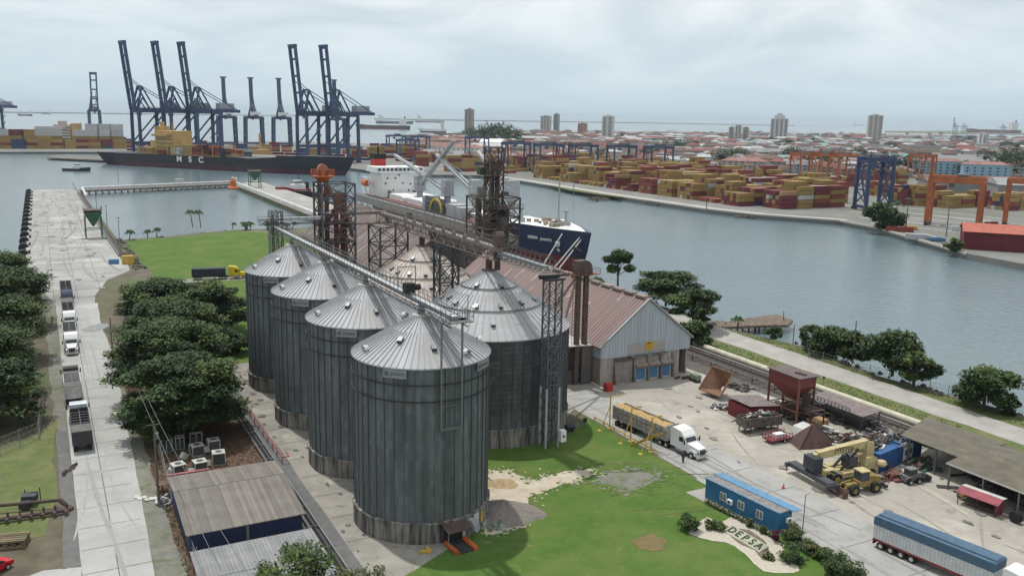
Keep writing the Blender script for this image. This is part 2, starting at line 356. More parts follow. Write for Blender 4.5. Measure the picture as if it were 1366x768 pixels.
pxsheet('dirt_track', [(742,634),(800,628),(850,624),(890,631),(866,648),(822,658),(812,648),(790,644),(745,647)], 0.075, DUST, 1.5, 0.4)
pxsheet('bare_soil', [(845,722),(868,712),(892,722),(880,736),(855,733)], 0.09, mat('brown_soil', (0.20,0.13,0.07), 0.95,0,0,1,0.2,col2=(0.12,0.11,0.04),coord='World'), 1.0, 0.4)
uvsheet('lane_kerb_walk', [(-92,79.0),(-92,80.0),(20,80.0),(20,79.0)], 0.10, CONC)
uvsheet('rail_bed', [(-240,113.5),(-240,129),(-85,129),(-85,121),(-135,114.5)], 0.045, mat('oily_ballast', (0.13,0.12,0.11), 0.95,0,0,0.8,0.25,coord='World'), 6, 0.2)
uvsheet('shore_verge', [(-190,128),(-190,146),(-165,145),(-140,150),(-118,146),(-95,149),(-60,151),(30,153),(30,127.8)], 0.03, GRASS2, 6, 0.4)
uvsheet('coastal_road', [(-215,140),(-206,146),(-170,145.2),(-120,144.2),(-60,143.6),(30,143),(30,136.6),(-90,136),(-157,136.4),(-195,137)], 0.06, mat('gravel_road', (0.37,0.355,0.33), 0.95,0,0,0.3,0.12,coord='World'), 6, 0.3)
uvsheet('quay_apron', [(-672,140.5),(-632,117.5),(-383,117),(-330,112),(-240,112),(-200,135),(-206,146),(-440,143.2)], 0.03, WHARFC, 12, 0.2)

# rocks along the shores as loose material
def rocks(name, pts, nper, size, m=ROCK, zr=(-2.6, 0.1), spread=1.5, seed=3):
    r = random.Random(seed); b = MB()
    for a, c in zip(pts[:-1], pts[1:]):
        a, c = Vector(a), Vector(c); L = (c-a).length
        for k in range(int(L*nper)):
            p = a.lerp(c, r.random()); s_ = r.uniform(0.5, 1.0)*size
            p = p+Vector((r.uniform(-spread, spread), r.uniform(-spread, spread), 0)); p.z = r.uniform(*zr)
            vs = [(p.x+dx*s_*r.uniform(.6, 1.1), p.y+dy*s_*r.uniform(.6, 1.1), p.z+dz*s_*r.uniform(.3, .7)) for dx, dy, dz in ((-1,-1,-1),(1,-1,-1),(1,1,-1),(-1,1,-1),(-.6,-.6,1),(.6,-.6,1),(.6,.6,1),(-.6,.6,1))]
            b.add(vs, [(0,3,2,1),(4,5,6,7),(0,1,5,4),(1,2,6,5),(2,3,7,6),(3,0,4,7)])
    return struct(b.build(name, m), 'stuff')
rocks('shore_rocks', [S(*q, -1) for q in ((-208,149),(-165,147),(-140,152),(-118,148),(-95,151),(-60,153),(-20,154))], 2.2, 0.7)
rocks('field_shore_rocks', [S(*q, -1) for q in ((-373,25),(-378,45),(-390,70),(-387,98),(-383,116))], 1.5, 0.8, seed=5)
rocks('dock_rocks', [S(*q, -0.5) for q in ((-375,24.6),(-345,25.5),(-300,25.5))], 2.5, 0.6, zr=(-0.3, 0.3), seed=6)

# slab joints, ruts and stains
JOINT = mat('joint_dark', (0.17, 0.165, 0.155), .95)
b = MB()
for u in range(-250, 6, 6):
    b.add([S(u-.06, .9, .052), S(u+.06, .9, .052), S(u+.06, 7.9, .052), S(u-.06, 7.9, .052)], [(0,1,2,3)])
for u in range(-620, -256, 12): b.add([S(u-.12, -6.5, .052), S(u+.12, -6.5, .052), S(u+.12, 18.6, .052), S(u-.12, 18.6, .052)], [(0,1,2,3)])
for (u0, u1, v) in ((-620, -256, 6.2), (-620, -256, 12.4), (-620, -256, .5), (-250, 5, 4.4)): b.add([S(u0, v-.06, .054), S(u1, v-.06, .054), S(u1, v+.06, .054), S(u0, v+.06, .054)], [(0,1,2,3)])
for u in range(-172, -90, 7): b.add([S(u-.05, 29, .066), S(u+.05, 29, .066), S(u+.05, 39, .066), S(u-.05, 39, .066)], [(0,1,2,3)])
for u in range(-132, 0, 8): b.add([S(u-.05, 80.3, .066), S(u+.05, 80.3, .066), S(u+.05, 90, .066), S(u-.05, 90, .066)], [(0,1,2,3)])
struct(b.build('slab_joints', JOINT))
def strips(name, m, n, box, seed, wmin, wmax, lmin, lmax, ang, z, spread=.25):
    r = random.Random(seed); b = MB()
    for k in range(n):
        u, v = r.uniform(box[0], box[1]), r.uniform(box[2], box[3]); L = r.uniform(lmin, lmax); w = r.uniform(wmin, wmax); a = ang+r.gauss(0, spread); bend = r.gauss(0, .02); m_ = 8; zz = z+.0008*k
        ls, rs = [], []
        for i in range(m_+1):
            ww = w*math.sin(math.pi*(i+.3)/(m_+.6))**.6*r.uniform(.75, 1.15)
            ls.append(S(u-math.sin(a)*ww/2, v+math.cos(a)*ww/2, zz)); rs.append(S(u+math.sin(a)*ww/2, v-math.cos(a)*ww/2, zz)); u += math.cos(a)*L/m_; v += math.sin(a)*L/m_; a += bend
        vs = ls+rs; b.add(vs, [(m_+1+i, m_+2+i, i+1, i) for i in range(m_)])
    return struct(b.build(name, m), 'stuff')
TRK = mat('tyre_track', (0.31, 0.29, 0.25), .95, 0, .12, 1, .15, coord='World'); TRKP = mat('pale_track', (0.40, 0.375, 0.325), .95, 0, .1, 1, .15, coord='World')
strips('yard_tracks', TRK, 12, (-135, -40, 91, 108), 3, .22, .5, 5, 22, .1, .03, .5)
strips('yard_pale_tracks', TRKP, 18, (-132, -45, 91, 112), 5, .3, 1.2, 3, 14, 0, .07, .7)
strips('lane_tracks', mat('lane_track', (.285, .28, .27), .95, 0, .1, 1, .1), 26, (-128, -20, 81, 89), 7, .3, .8, 10, 35, 0, .07, .03)
strips('road_tracks', mat('road_track', (.345, .345, .335), .95, 0, .1, 1, .1), 18, (-240, -60, 2, 7), 9, .25, .6, 10, 40, 0, .056, .02)
strips('wharf_tracks', mat('wharf_track', (.29, .285, .275), .95, 0, .15, 1, .1), 40, (-600, -290, -4, 17), 11, .3, 1.4, 15, 60, 0, .058, .03)
strips('lawn_ruts', mat('lawn_rut', (.10, .125, .04), .95, 0, .1, 1, .2), 16, (-104, -84, 60, 76), 13, .15, .35, 4, 12, 1.1, .075, .5)
def blots(name, m, n, box, seed, rmin, rmax, z):
    r = random.Random(seed); b = MB()
    for k in range(n):
        u, v = r.uniform(box[0], box[1]), r.uniform(box[2], box[3]); R0 = r.uniform(rmin, rmax); zz = z+.0008*k; q = r.uniform(.4, 1)
        b.add([S(u+R0*math.cos(6.283*i/14)*r.uniform(.6, 1.2), v+q*R0*math.sin(6.283*i/14)*r.uniform(.6, 1.2), zz) for i in range(14)], [tuple(range(14))])
    o = b.build(name, m); 
    for p in o.data.polygons: pass
    return struct(o, 'stuff')
blots('yard_oil_stains', mat('oil_stain', (.22, .205, .185), .8, 0, .3, 1.5, .2), 34, (-132, -60, 88, 112), 2, .2, 1.1, .12)
blots('wharf_stains', mat('wharf_stain', (.20, .195, .185), .85, 0, .3, 1.5, .2), 60, (-600, -270, -4, 17), 4, .4, 2.0, .10)
blots('pad_stains', mat('pad_stain', (.15, .14, .125), .85, 0, .3, 1.5, .2), 26, (-172, -92, 29, 33), 6, .2, 1.0, .10)
q = P(128, 437); b = MB(); b.add([(q.x+2.4*math.cos(6.283*i/20)*(1+.15*math.sin(i*1.7)), q.y+4.2*math.sin(6.283*i/20)*(1+.1*math.sin(i*2.3)), .09) for i in range(20)], [tuple(range(20))]); o = b.build('puddle', mat('puddle_water', (.16, .17, .17), .08, 0, 0)); struct(o, 'structure')

def fringe(name, px, m, n, rmax, seed, z, spread=.9):
    """small patches breaking up the edge of a ground patch"""
    r = random.Random(seed); b = MB(); k_ = 0
    for i in range(len(px)):
        a, c = P(*px[i]), P(*px[(i+1) % len(px)]); L = (c-a).length
        for k in range(max(1, int(n*L))):
            p = a.lerp(c, r.random())+Vector((r.gauss(0, spread), r.gauss(0, spread), 0)); R0 = r.uniform(.08, rmax); k_ += 1; zz = z+.0002*(k_ % 60)
            b.add([(p.x+R0*math.cos(.785*j)*r.uniform(.5, 1.3), p.y+R0*math.sin(.785*j)*r.uniform(.5, 1.3), zz) for j in range(8)], [tuple(range(8))])
    return struct(b.build(name, m), 'stuff')
PS = [(645,630),(676,627),(706,641),(752,629),(790,626),(800,634),(742,650),(705,664),(703,690),(699,703),(655,715)]
PD = [(800,628),(850,624),(890,631),(866,648),(822,658),(812,648),(790,644)]
fringe('sand_specks', PS, SAND, 4, .28, 3, .095, .8); fringe('lawn_specks', PS, GRASS, 3, .4, 4, .11, .5)
fringe('track_specks', PD, DUST, 4, .35, 5, .082, .9); fringe('track_lawn_specks', PD, GRASS, 4, .45, 6, .10, .6)
fringe('soil_specks', [(850,722),(868,714),(888,722),(878,733),(858,731)], MATS['brown_soil'], 6, .2, 7, .095, .5)
# ================================================================ grain silos
SILO_W = mat('silo_wall', (0.155, 0.175, 0.192), 0.62, 0.2, 0.16, 0.35, 0.2, streak=(2.5, 2.5, 0.15), col2=(0.075, 0.085, 0.088), mid=0.52, width=0.3, n2=[(.25, .58, .2, (.12, .135, .13)), (1.6, .68, .1, (.06, .06, .06))])
SILO_R = mat('silo_roof', (0.40, 0.41, 0.43), 0.62, 0.0, 0.07, 0.3, 0.10, streak=(1, 1, 1), n2=[(0.8, 0.66, 0.2, (0.30, 0.30, 0.30)), (.3, .6, .2, (.36, .35, .34))])
SILO_T = mat('silo_roof_dusty', (0.56, 0.51, 0.47), 0.75, 0.05, 0.08, 0.5, 0.15, col2=(0.40, 0.34, 0.30), n2=(0.5, 0.68, 0.2, (0.26, 0.23, 0.22)))
PLATE = mat('name_plate', (0.30, 0.32, 0.335), 0.5, 0.1, 0.05)
INK = mat('plate_ink', (0.13, 0.14, 0.15), 0.6, 0, 0)
def silo(u, v, R0, zb, ze, za, nrib, nsheet, label, roofm, rings, roof_rings, hatches, vents, plate=None, wallm=SILO_W, apex_r=0.9, fine=False):
    t = thing('grain_silo', label, 'silo', S(u, v), 0, 'grain silos on the pad')
    b = MB(); b.lathe([(R0+.28, -0.1), (R0+.28, zb-.25), (R0+.42, zb-.2), (R0+.42, zb), (R0-.3, zb+.02)], 64, var=.5); b.build('concrete_base', DCONC, t)
    b = MB(); zs = [zb+(ze-zb)*k/nsheet for k in range(nsheet+1)]
    b.lathe([(R0, z) for z in zs], nrib*2)
    for i in range(nrib):
        a = 2*math.pi*(i+.5)/nrib; c, s = math.cos(a), math.sin(a)
        b.box((c*(R0+.07), s*(R0+.07), (zb+ze)/2), (.15, .16, ze-zb-.05), a, 0.15)
    if fine:
        for k in range(14):
            z = ze-0.7-k*0.78; r = random.Random(k)
            b.lathe([(R0+.02, z-.05), (R0+.20, z-.05), (R0+.20, z+.05), (R0+.02, z+.05)], 56, var=.1)
    b.build('wall', wallm, t)
    for z in rings:
        b = MB(); b.lathe([(R0+.18, z-.07), (R0+.30, z-.07), (R0+.30, z+.07), (R0+.18, z+.07), (R0+.18, z-.07)], 72, var=.3); b.build('wind_ring', DSTEEL, t)
    b = MB(); n = 66; sl_ = (za-ze)/(R0+.25-apex_r)
    b.lathe([(R0-.1, ze-.12), (R0+.27, ze-.16), (R0+.27, ze), (R0*.62, ze+(R0+.25-R0*.62)*sl_), (apex_r, za)], n)
    for i in range(n):
        a = 2*math.pi*i/n; c, s = math.cos(a), math.sin(a); cut = apex_r+.05 if i % 2 == 0 else R0*.42
        b.beam((c*(R0+.27), s*(R0+.27), ze+.05), (c*cut, s*cut, za+.05-(cut-apex_r)*sl_), .09, .13, 0.25)
    ro = b.build('roof', roofm, t)
    b = MB(); b.lathe([(apex_r+.25, za-.15), (apex_r+.25, za+.12), (apex_r-.05, za+.12), (0.1, za+.2)], 20); b.build('apex_collar', OFFWHITE if not fine else RUST, t)
    if fine:
        b = MB(); b.lathe([(.55, za), (.55, za+1.7)], 12); b.build('spout', RUST, t)
    for rr in roof_rings:
        z = ze+(R0+.27-rr)*sl_; b = MB(); b.lathe([(rr-.08, z+.12), (rr+.08, z+.12), (rr+.1, z+.26), (rr-.08, z+.26), (rr-.08, z+.12)], 64, var=.2); b.build('roof_ring', STEEL, t)
    cd_ = math.atan2(-S(u, v).y, -S(u, v).x)
    for (da, rr) in hatches:
        a = cd_+R(da); z = ze+(R0+.27-rr)*sl_; b = MB(); tl = math.atan(sl_)
        b.box((math.cos(a)*rr, math.sin(a)*rr, z+.25), (.75, .6, .45), a, .8, tilt=tl); b.cur = 1
        b.box((math.cos(a)*(rr+.42), math.sin(a)*(rr+.42), z+.02), (.06, .5, .32), a, .5, tilt=tl)
        b.build('roof_vent', [GALV, DSTEEL], t)
    for da in vents:
        a = cd_+R(da); rr = R0-1.0; z = ze+(R0+.27-rr)*sl_; c, s = math.cos(a), math.sin(a); b = MB()
        prev = None
        for k in range(9):
            q = math.pi*k/8; p = Vector((c*rr-s*math.cos(q)*.62, s*rr+c*math.cos(q)*.62, z+math.sin(q)*.62))
            if prev is not None: b.beam(prev, p, .55, .14, .7)
            prev = p
        b.build('gooseneck_vent', GALV_ROOF, t)
    if plate is not None:
        for pa in plate:
            a = cd_-R(pa); b = MB(); c, s = math.cos(a), math.sin(a); z = ze-.72; rr = R0+.24
            hw = 1.45
            p0 = Vector((c*rr, s*rr, z)); tx = Vector((-s, c, 0))
            b.box(p0, (.06, hw*2, 1.0), a, .5); b.cur = 1
            f = Vector((c, s, 0))*.045
            b.cyl(p0+f-tx*1.0, p0+f*1.6-tx*1.0, .3, 10, var=.2)
            for k in range(7):
                q = p0+f-tx*(.42-k*.26)
                b.box(q, (.02, .15, .34 if k else .5), a, .4)
                if k % 2: b.box(q+tx*.08+Vector((0, 0, .1)), (.02, .12, .08), a, .4)
            b.build('name_plate', [PLATE, INK], t)
    # ladder with cage on the back-left side
    a = cd_-R(118); b = MB(); c, s = math.cos(a), math.sin(a); rr = R0+.35; tx = Vector((-s, c, 0))
    for q in (-.25, .25): b.beam(Vector((c*rr, s*rr, zb*.3))+tx*q, Vector((c*rr, s*rr, ze+.9))+tx*q, .06)
    for k in range(int(ze/.6)): b.beam(Vector((c*rr, s*rr, zb*.3+k*.6))-tx*.25, Vector((c*rr, s*rr, zb*.3+k*.6))+tx*.25, .04)
    b.build('ladder', STEEL, t)
    return t
SV = 39.9
sp = [(-98.5, 'foreground steel silo with canopy door and orange ramp, nearest of its row'),
      (-119.7, 'steel silo directly behind the foreground silo, second in the row of four'),
      (-140.8, 'dark steel silo third in the row of four, partly hidden by the second'),
      (-161.9, 'farthest dark steel silo of the row of four, beside the green field')]
SILOS = []
for i, (u, lb) in enumerate(sp):
    SILOS.append(silo(u, SV, 8.3, 2.7, 21.6, 26.0, 42, 17, lb, SILO_R, (19.6, 17.6), (), ((-30, 4.9), (14, 5.9)) , (-66, 47, 100), plate=((21, -59) if i == 0 else ((18,) if i == 1 else (26, )))))
BV = 63.2
SILOS.append(silo(-127.0, BV, 13.2, 3.0, 17.0, 25.5, 48, 13, 'wide steel silo with grey two-ring roof beside the lattice mast', SILO_R, (), (4.6, 8.6), ((-28, 4.0), (30, 4.1), (-42, 7.6), (-14, 7.8), (14, 7.7), (44, 7.5), (-62, 7.0), (4, 10.8), (75, 7.6), (-80, 7.6)), (-42,), fine=True, wallm=mat('silo_wall_dark', (0.105, 0.115, 0.125), 0.6, 0.2, 0.25, 0.3, 0.2, streak=(2.5, 2.5, 0.3), col2=(0.055, 0.06, 0.065)), plate=None))
SILOS.append(silo(-155.8, BV, 13.2, 3.0, 17.0, 25.5, 48, 13, 'wide silo with pale dusty tan roof behind the grey-roofed wide silo', SILO_T, (), (4.6, 8.4), ((-25, 4.0), (30, 4.1), (-56, 6.7), (-38, 7.2), (-18, 7.4), (5, 7.4), (28, 7.4), (52, 7.2), (-14, 10.2), (9, 10.2), (75, 7.2), (78, 9.2)), (), fine=True, plate=None))
# canopy door, ramp on the foreground silo: parts
t = SILOS[0]; cdir = math.atan2(-S(-98.5, SV).y, -S(-98.5, SV).x)
def onsilo(da, rr, z): a = cdir+R(da); return Vector((math.cos(a)*rr, math.sin(a)*rr, z)), a
p, a = onsilo(26, 9.2, 2.35); b = MB(); b.box(p, (2.6, 3.2, .12), a, .3, tilt=.28); b.build('door_canopy', RUST, t)
for q in (-1.4, 1.4):
    b = MB(); pp = p+Vector((-math.sin(a), math.cos(a), 0))*q+Vector((math.cos(a), math.sin(a), 0))*.9; b.beam((pp.x, pp.y, 0), (pp.x, pp.y, 2), .12); b.build('canopy_post', STEEL, t)
p, a = onsilo(26, 8.65, 1.0); b = MB(); b.box(p, (.3, 2.4, 2.0), a, .2); b.build('doorway', BLACK, t)
p, a = onsilo(26, 10.6, .28)
for q in (-1.25, 1.25):
    b = MB(); d = Vector((math.cos(a), math.sin(a), 0)); s_ = Vector((-math.sin(a), math.cos(a), 0))*q
    b.cyl(p+s_-d*1.5, p+s_+d*1.5, .3, 10); b.build('ramp_side', ORANGE, t)
b = MB(); b.box(p-Vector((0, 0, .15)), (3.0, 2.0, .12), a, .5); b.build('ramp_floor', DSTEEL, t)
p, a = onsilo(42, 9.1, 1.6); b = MB(); b.box(p, (1.1, .9, 1.3), a, .5); b.cyl(p+Vector((0,0,-.2)), p+Vector((math.cos(a)*.9, math.sin(a)*.9, -.2)), .5, 12); b.build('fan_housing', GREYPAINT, t)
p, a = onsilo(58, 8.7, 1.6); b = MB(); b.box(p, (.15, .5, 1.2), a, .5); b.build('warning_panel', YELLOW, t)
for q in (34, 50):
    p, a = onsilo(q, 8.68, 1.35); b = MB(); b.box(p, (.2, .9, 2.2), a, .5); b.build('side_panel', OFFWHITE, t)
# tarpaulin heap, yellow wheel stop and gravel pile at its foot
b = MB(); c0 = P(655, 700)
r = random.Random(4)
for k in range(26):
    q = c0+Vector((r.gauss(0, .9), r.gauss(0, .7), 0)); h = r.uniform(.25, .8); b.cyl((q.x, q.y, 0), (q.x+r.uniform(-.3, .3), q.y+r.uniform(-.3, .3), h), r.uniform(.35, .7), 6, r.uniform(.05, .3))
tag(b.build('tarpaulin_heap', mat('tarp', (0.23, 0.27, 0.25), .7, 0, .5, 1.2, .2)), 'crumpled grey green tarpaulin heap on the lawn beside the silo ramp', 'tarpaulin')
b = MB(); q = P(568, 737); b.box((q.x, q.y, .2), (1.4, .4, .25), .3); b.box((q.x+.2, q.y+.5, .2), (.25, 1.1, .2), .3); tag(b.build('wheel_stop', YELLOW), 'small yellow metal wheel stop on the pad edge near the foreground silo', 'wheel stop')
def heap(name, c, rx, ry, h, m, label, cat, rz=0, seed=1, n=26, power=1.0):
    r = random.Random(seed); b = MB(); rings = 9; vs = []
    for k in range(rings+1):
        f = k/rings
        for i in range(n):
            a = 2*math.pi*i/n; w = 1+.12*math.sin(3*a+seed)+.06*math.sin(7*a+2*seed)
            z = h*(1-f)**power*(1+r.uniform(-.05, .05)) if k else h
            x, y = rx*f*w*math.cos(a), ry*f*w*math.sin(a)
            vs.append((x, y, z+(.0 if k < rings else -.05)))
    fs = [(k*n+i, (k+1)*n+i, (k+1)*n+(i+1) % n, k*n+(i+1) % n) for k in range(rings) for i in range(n)]
    b.add(vs, fs, .5); o = b.build(name, m, None, c, rz); tag(o, label, cat); return o
GRAVEL = mat('gravel', (0.25, 0.22, 0.20), .95, 0, 0, 5, .2, coord='World', bump=.8, bscale=9)
heap('gravel_pile', P(673, 686), 5.0, 4.2, 2.0, GRAVEL, 'brown gravel pile against the foreground silo on pale sand', 'gravel pile', power=.85)
heap('sand_pile', P(668, 646), 3.0, 2.0, .6, mat('orange_sand', (0.42,.31,.18), .95, 0, 0, 2, .2, coord='World', bump=.6), 'low orange sand pile behind the gravel on the pale patch', 'sand pile', seed=4)

# ================================================================ conveyors
def walkway(t, x0, x1, y0, y1, z, railm=STEEL, step=1.5, sides=(0, 1)):
    b = MB(); b.bx(x0, x1, y0, y1, z-.05, z); b.build('walkway', STEEL, t)
    for s in sides:
        b = MB(); y = (y0, y1)[s]; b.rail((x0, y, z), (x1, y, z), 1.1, int(abs(x1-x0)/step), .055); b.build('railing', railm, t)
t = thing('overhead_conveyor', 'long galvanised conveyor with railed walkway running over the row of four silos', 'conveyor', S(-133, SV, 0), SR)
L0, L1 = -44.0, 44.5
b = MB()
for k in range(44):
    x = L0+(L1-L0)*k/44; b.bx(x+.03, x+2.0-.03, -.32, .32, 27.35, 27.85, rnd.uniform(.4, .6))
b.build('trough', GALV, t)
b = MB()
for k in range(22):
    x = L0+(L1-L0)*k/22; b.bx(x+.03, x+4.0, -.38, .38, 27.85, 27.93, rnd.uniform(.4, 1))
b.build('trough_cover', mat('conveyor_cover', (0.58, 0.59, 0.60), .4, .3, .12), t)
walkway(t, L0, L1, .6, 1.6, 27.4)
b = MB(); b.rail((L0, -.5, 27.2), (L1, -.5, 27.2), 1.2, 58, .05); b.build('railing', STEEL, t)
b = MB()
for y in (-.5, 1.6):
    b.beam((L0, y, 26.6), (L1, y, 26.6), .12); b.beam((L0, y, 27.15), (L1, y, 27.15), .12)
    for k in range(60):
        x = L0+(L1-L0)*k/60; x2 = L0+(L1-L0)*(k+1)/60; b.beam((x, y, 26.6 if k % 2 else 27.15), (x2, y, 27.15 if k % 2 else 26.6), .07)
b.build('truss', STEEL, t)
for u, _ in sp:
    b = MB(); b.cyl((u+133, 0, 27.2), (u+133, 0, 26.1), .3, 10, .5); b.build('spout', STEEL, t)
b = MB(); b.bx(30.5, 31.6, -.9, .3, 28.1, 29.4); b.cyl((31, .3, 28.8), (31, 1.2, 28.8), .4); b.build('drive_motor', BLACK, t)
b = MB(); b.beam((28.5, -.8, 28), (28.5, -.8, 31), .09); b.beam((28.5, -.8, 31), (28.5, 1.6, 31), .09); b.beam((28.5, 1.6, 31), (28.5, 1.6, 28), .09); b.build('lifting_frame', STEEL, t)
for y in (-1.0, 1.6):
    b = MB(); b.beam((43, y, 27), (43, y, 14.0), .2); b.build('support_post', GALV, t)
b = MB()
b.beam((43, -1, 21.5), (43, 1.6, 21.5), .12); b.beam((43, -1, 17), (43, 1.6, 17), .12); b.beam((43, -1, 14.2), (43, 1.6, 14.2), .3)
b.beam((43, -1, 16.8), (38.5, 1.2, 19.5), .1); b.beam((43, 1.6, 14.2), (38.8, 0, 17.6), .12); b.beam((43, -1, 14.2), (39.2, -1, 16.5), .12)
b.build('bracket', STEEL, t)
b = MB(); b.bx(43.2, 45.6, -1.1, 1.8, 27.3, 27.4); b.rail((45.6, -1.1, 27.4), (45.6, 1.8, 27.4), 1.1, 3); b.rail((43.2, -1.1, 27.4), (45.6, -1.1, 27.4), 1.1, 2); b.rail((43.2, 1.8, 27.4), (45.6, 1.8, 27.4), 1.1, 2); b.beam((44, 1.8, 27.4), (44, 1.8, 30.2), .07); b.build('end_platform', STEEL, t)
b = MB(); b.box((45.2, 1.9, 28.9), (.5, .3, .35), 0, .9, tilt=.4); b.build('floodlight', WHITE, t)
# two lattice posts carrying the far end
b = MB(); b.lattice(-44.2, -42.6, -.8, .8, 0, 31, 14, .16, .08); b.build('end_tower', GALV, t)
b = MB(); b.lattice(-41.2, -39.6, -.8, 1.0, 22, 31, 4, .14, .08); b.beam((-40.4, 0, 31), (-38, 0, 31), .2); b.build('end_frame', DSTEEL, t)
# cross conveyor from the row conveyor to the elevator tower
t = thing('transfer_conveyor', 'thin pale conveyor crossing from the row conveyor to the orange-topped tower', 'conveyor', S(-176, SV, 0), SR)
b = MB(); b.bx(-.4, .4, -3.0, 9.5, 28.9, 29.5, .7); b.beam((0, 9.5, 29.3), (0, 11.5, 30.6), .35, .35, .9); b.build('trough', GALV_ROOF, t)
b = MB()
for x in (-.8, .8):
    b.beam((x, -3, 28.2), (x, 11, 28.2), .1); b.rail((x, -3, 28.7), (x, 11, 28.7), 1.0, 9, .05)
    for k in range(9): b.beam((x, -3+k*1.55, 28.2 if k % 2 else 28.8), (x, -3+(k+1)*1.55, 28.8 if k % 2 else 28.2), .06)
b.build('truss', DSTEEL, t)

# gallery over the two wide silos
t = thing('conveyor_gallery', 'heavy rusty truss conveyor gallery running over the two wide silos to the lattice mast', 'conveyor', S(-150, BV, 0), SR)
def truss_box(b, x0, x1, y0, y1, z0, z1, n, w=.16):
    for y in (y0, y1):
        for z in (z0, z1): b.beam((x0, y, z), (x1, y, z), w)
        for k in range(n+1):
            x = x0+(x1-x0)*k/n; b.beam((x, y, z0), (x, y, z1), w*.6)
            if k < n:
                x2 = x0+(x1-x0)*(k+1)/n; b.beam((x, y, z0 if k % 2 else z1), (x2, y, z1 if k % 2 else z0), w*.6)
    for k in range(n+1):
        x = x0+(x1-x0)*k/n; b.beam((x, y0, z0), (x, y1, z0), w*.6); b.beam((x, y0, z1), (x, y1, z1), w*.6)
b = MB(); truss_box(b, -28.5, 27, -1.2, 1.2, 27.7, 29.6, 26); b.build('truss', mat('dusty_steel', (0.15, 0.125, 0.11), .85, 0, .25, .8, .25, col2=(0.24, 0.21, 0.18)), t)
b = MB()
for k in range(18): b.bx(-28.5+k*3.08, -28.5+k*3.08+3.0, -.5, .5, 29.0, 29.7)
b.build('trough', mat('dusty_cover', (0.30, 0.26, 0.24), .85, 0, .2, .8, .2), t)
for y in (-1.3, 1.3):
    b = MB(); b.rail((-28.5, y, 29.7), (27, y, 29.7), 1.1, 34, .06); b.build('railing', MATS['dusty_steel'], t)
b = MB(); b.bx(-28.5, 27, .5, 1.3, 29.6, 29.68); b.build('walkway', RUST, t)
for k in range(16):
    x = -12+k*2.3
    if k % 2 == 0:
        b = MB(); b.box((x, -.9, 30.1), (.5, .5, .7), .3); b.build('gate_box', MATS['dusty_cover'], t)
b = MB(); b.bx(27, 41.5, -.45, .45, 28.6, 29.1, .6); b.bx(27, 41.5, .5, 1.3, 28.5, 28.58)
for x in (27, 41.5):
    pass
for y in (-.6, 1.4):
    b.beam((27, y, 28.4), (41.5, y, 28.4), .12)
b.build('light_span', GALV, t)
b = MB()
for k in range(10):
    x = 27.5+k*1.5
    b.beam((x, -1.2, 28.0), (x, 1.8, 28.0), .1); b.beam((x, 1.4, 28.4), (x, 1.9, 29.6), .07); b.beam((x, 1.9, 29.6), (x-.2, .3, 30.7), .07); b.beam((x, -.7, 28.4), (x-.2, -.7, 30.0), .06)
b.beam((27, 1.6, 29.0), (41.5, 1.6, 29.0), .06); b.beam((27, -.7, 29.5), (41.5, -.7, 29.5), .06)
b.build('railing', STEEL, t)
for x, nm in ((-.5, 0), (26, 1)):
    b = MB(); b.cyl((x, 0, 27.8), (x, 0, 26.0), .5, 10); b.cyl((x, 0, 29), (x, 0, 27.6), 1.0, 10, .5); b.build('spout', RUST, t)
b = MB(); truss_box(b, -29.8, -27.4, -8.5, 1.2, 27.3, 29.4, 5, .2)
b.bx(-29, -28, -8.5, 1.2, 29.4, 29.9); b.rail((-29.8, -8.5, 29.4), (-29.8, 1.2, 29.4)); b.rail((-27.4, -8.5, 29.4), (-27.4, -1.2, 29.4)); b.build('end_span', MATS['dusty_steel'], t)
b = MB(); b.box((26.3, 0, 30.8), (2.0, 1.4, 1.8), 0); b.cyl((26, -.6, 31.4), (26, .9, 31.4), .8, 12); b.build('head_drive', RUST, t)
# supports
def tower(label, u0, u1, v0, v1, z1, n, w, m=DSTEEL, cat='support tower', name='support_tower', z0=0):
    t = thing(name, label, cat, S((u0+u1)/2, (v0+v1)/2), SR, 'steel support towers')
    hu, hv = (u1-u0)/2, (v1-v0)/2
    b = MB(); b.lattice(-hu, hu, -hv, hv, z0, z1, n, w, w*.55); b.build('frame', m, t); return t
tower('dark steel support tower under the far end of the rusty gallery', -178.8, -171.5, 60.4, 66.4, 27.2, 7, .32)
tower('dark steel support tower between the two wide silos', -142.8, -140.2, 60.2, 63.8, 27.6, 8, .3)
t = thing('lattice_mast', 'tall pale lattice mast standing against the grey-roofed wide silo', 'mast', S(-112.2, 66.6), SR)
b = MB(); b.lattice(-.95, .95, -1.1, 1.1, 0, 26.2, 13, .22, .1); b.build('frame', mat('mast_steel', (0.13, 0.135, 0.145), .55, .2, .1), t)
b = MB()
for c in ((-.95, -1.1), (.95, -1.1), (.95, 1.1)): b.beam((c[0]-.02, c[1], .05), (c[0]-.02, c[1], 9.6), .3, .3, .8)
b.build('painted_leg', GREYPAINT, t)
b = MB(); b.bx(-.3, .3, -2.4, 2.0, 26.7, 27.0); b.bx(.7, 1.1, -1.9, 1.6, 26.25, 26.5); b.bx(-1.1, -.7, -1.9, 1.6, 26.25, 26.5); b.build('cap_beam', DSTEEL, t)
b = MB(); b.bx(1.4, 2.3, .9, 1.8, 1.2, 3.0, .9); b.cur = 1; b.box((2.32, 1.35, 2.1), (.03, .35, .35), 0); b.build('control_box', [WHITE, BLACK], t)

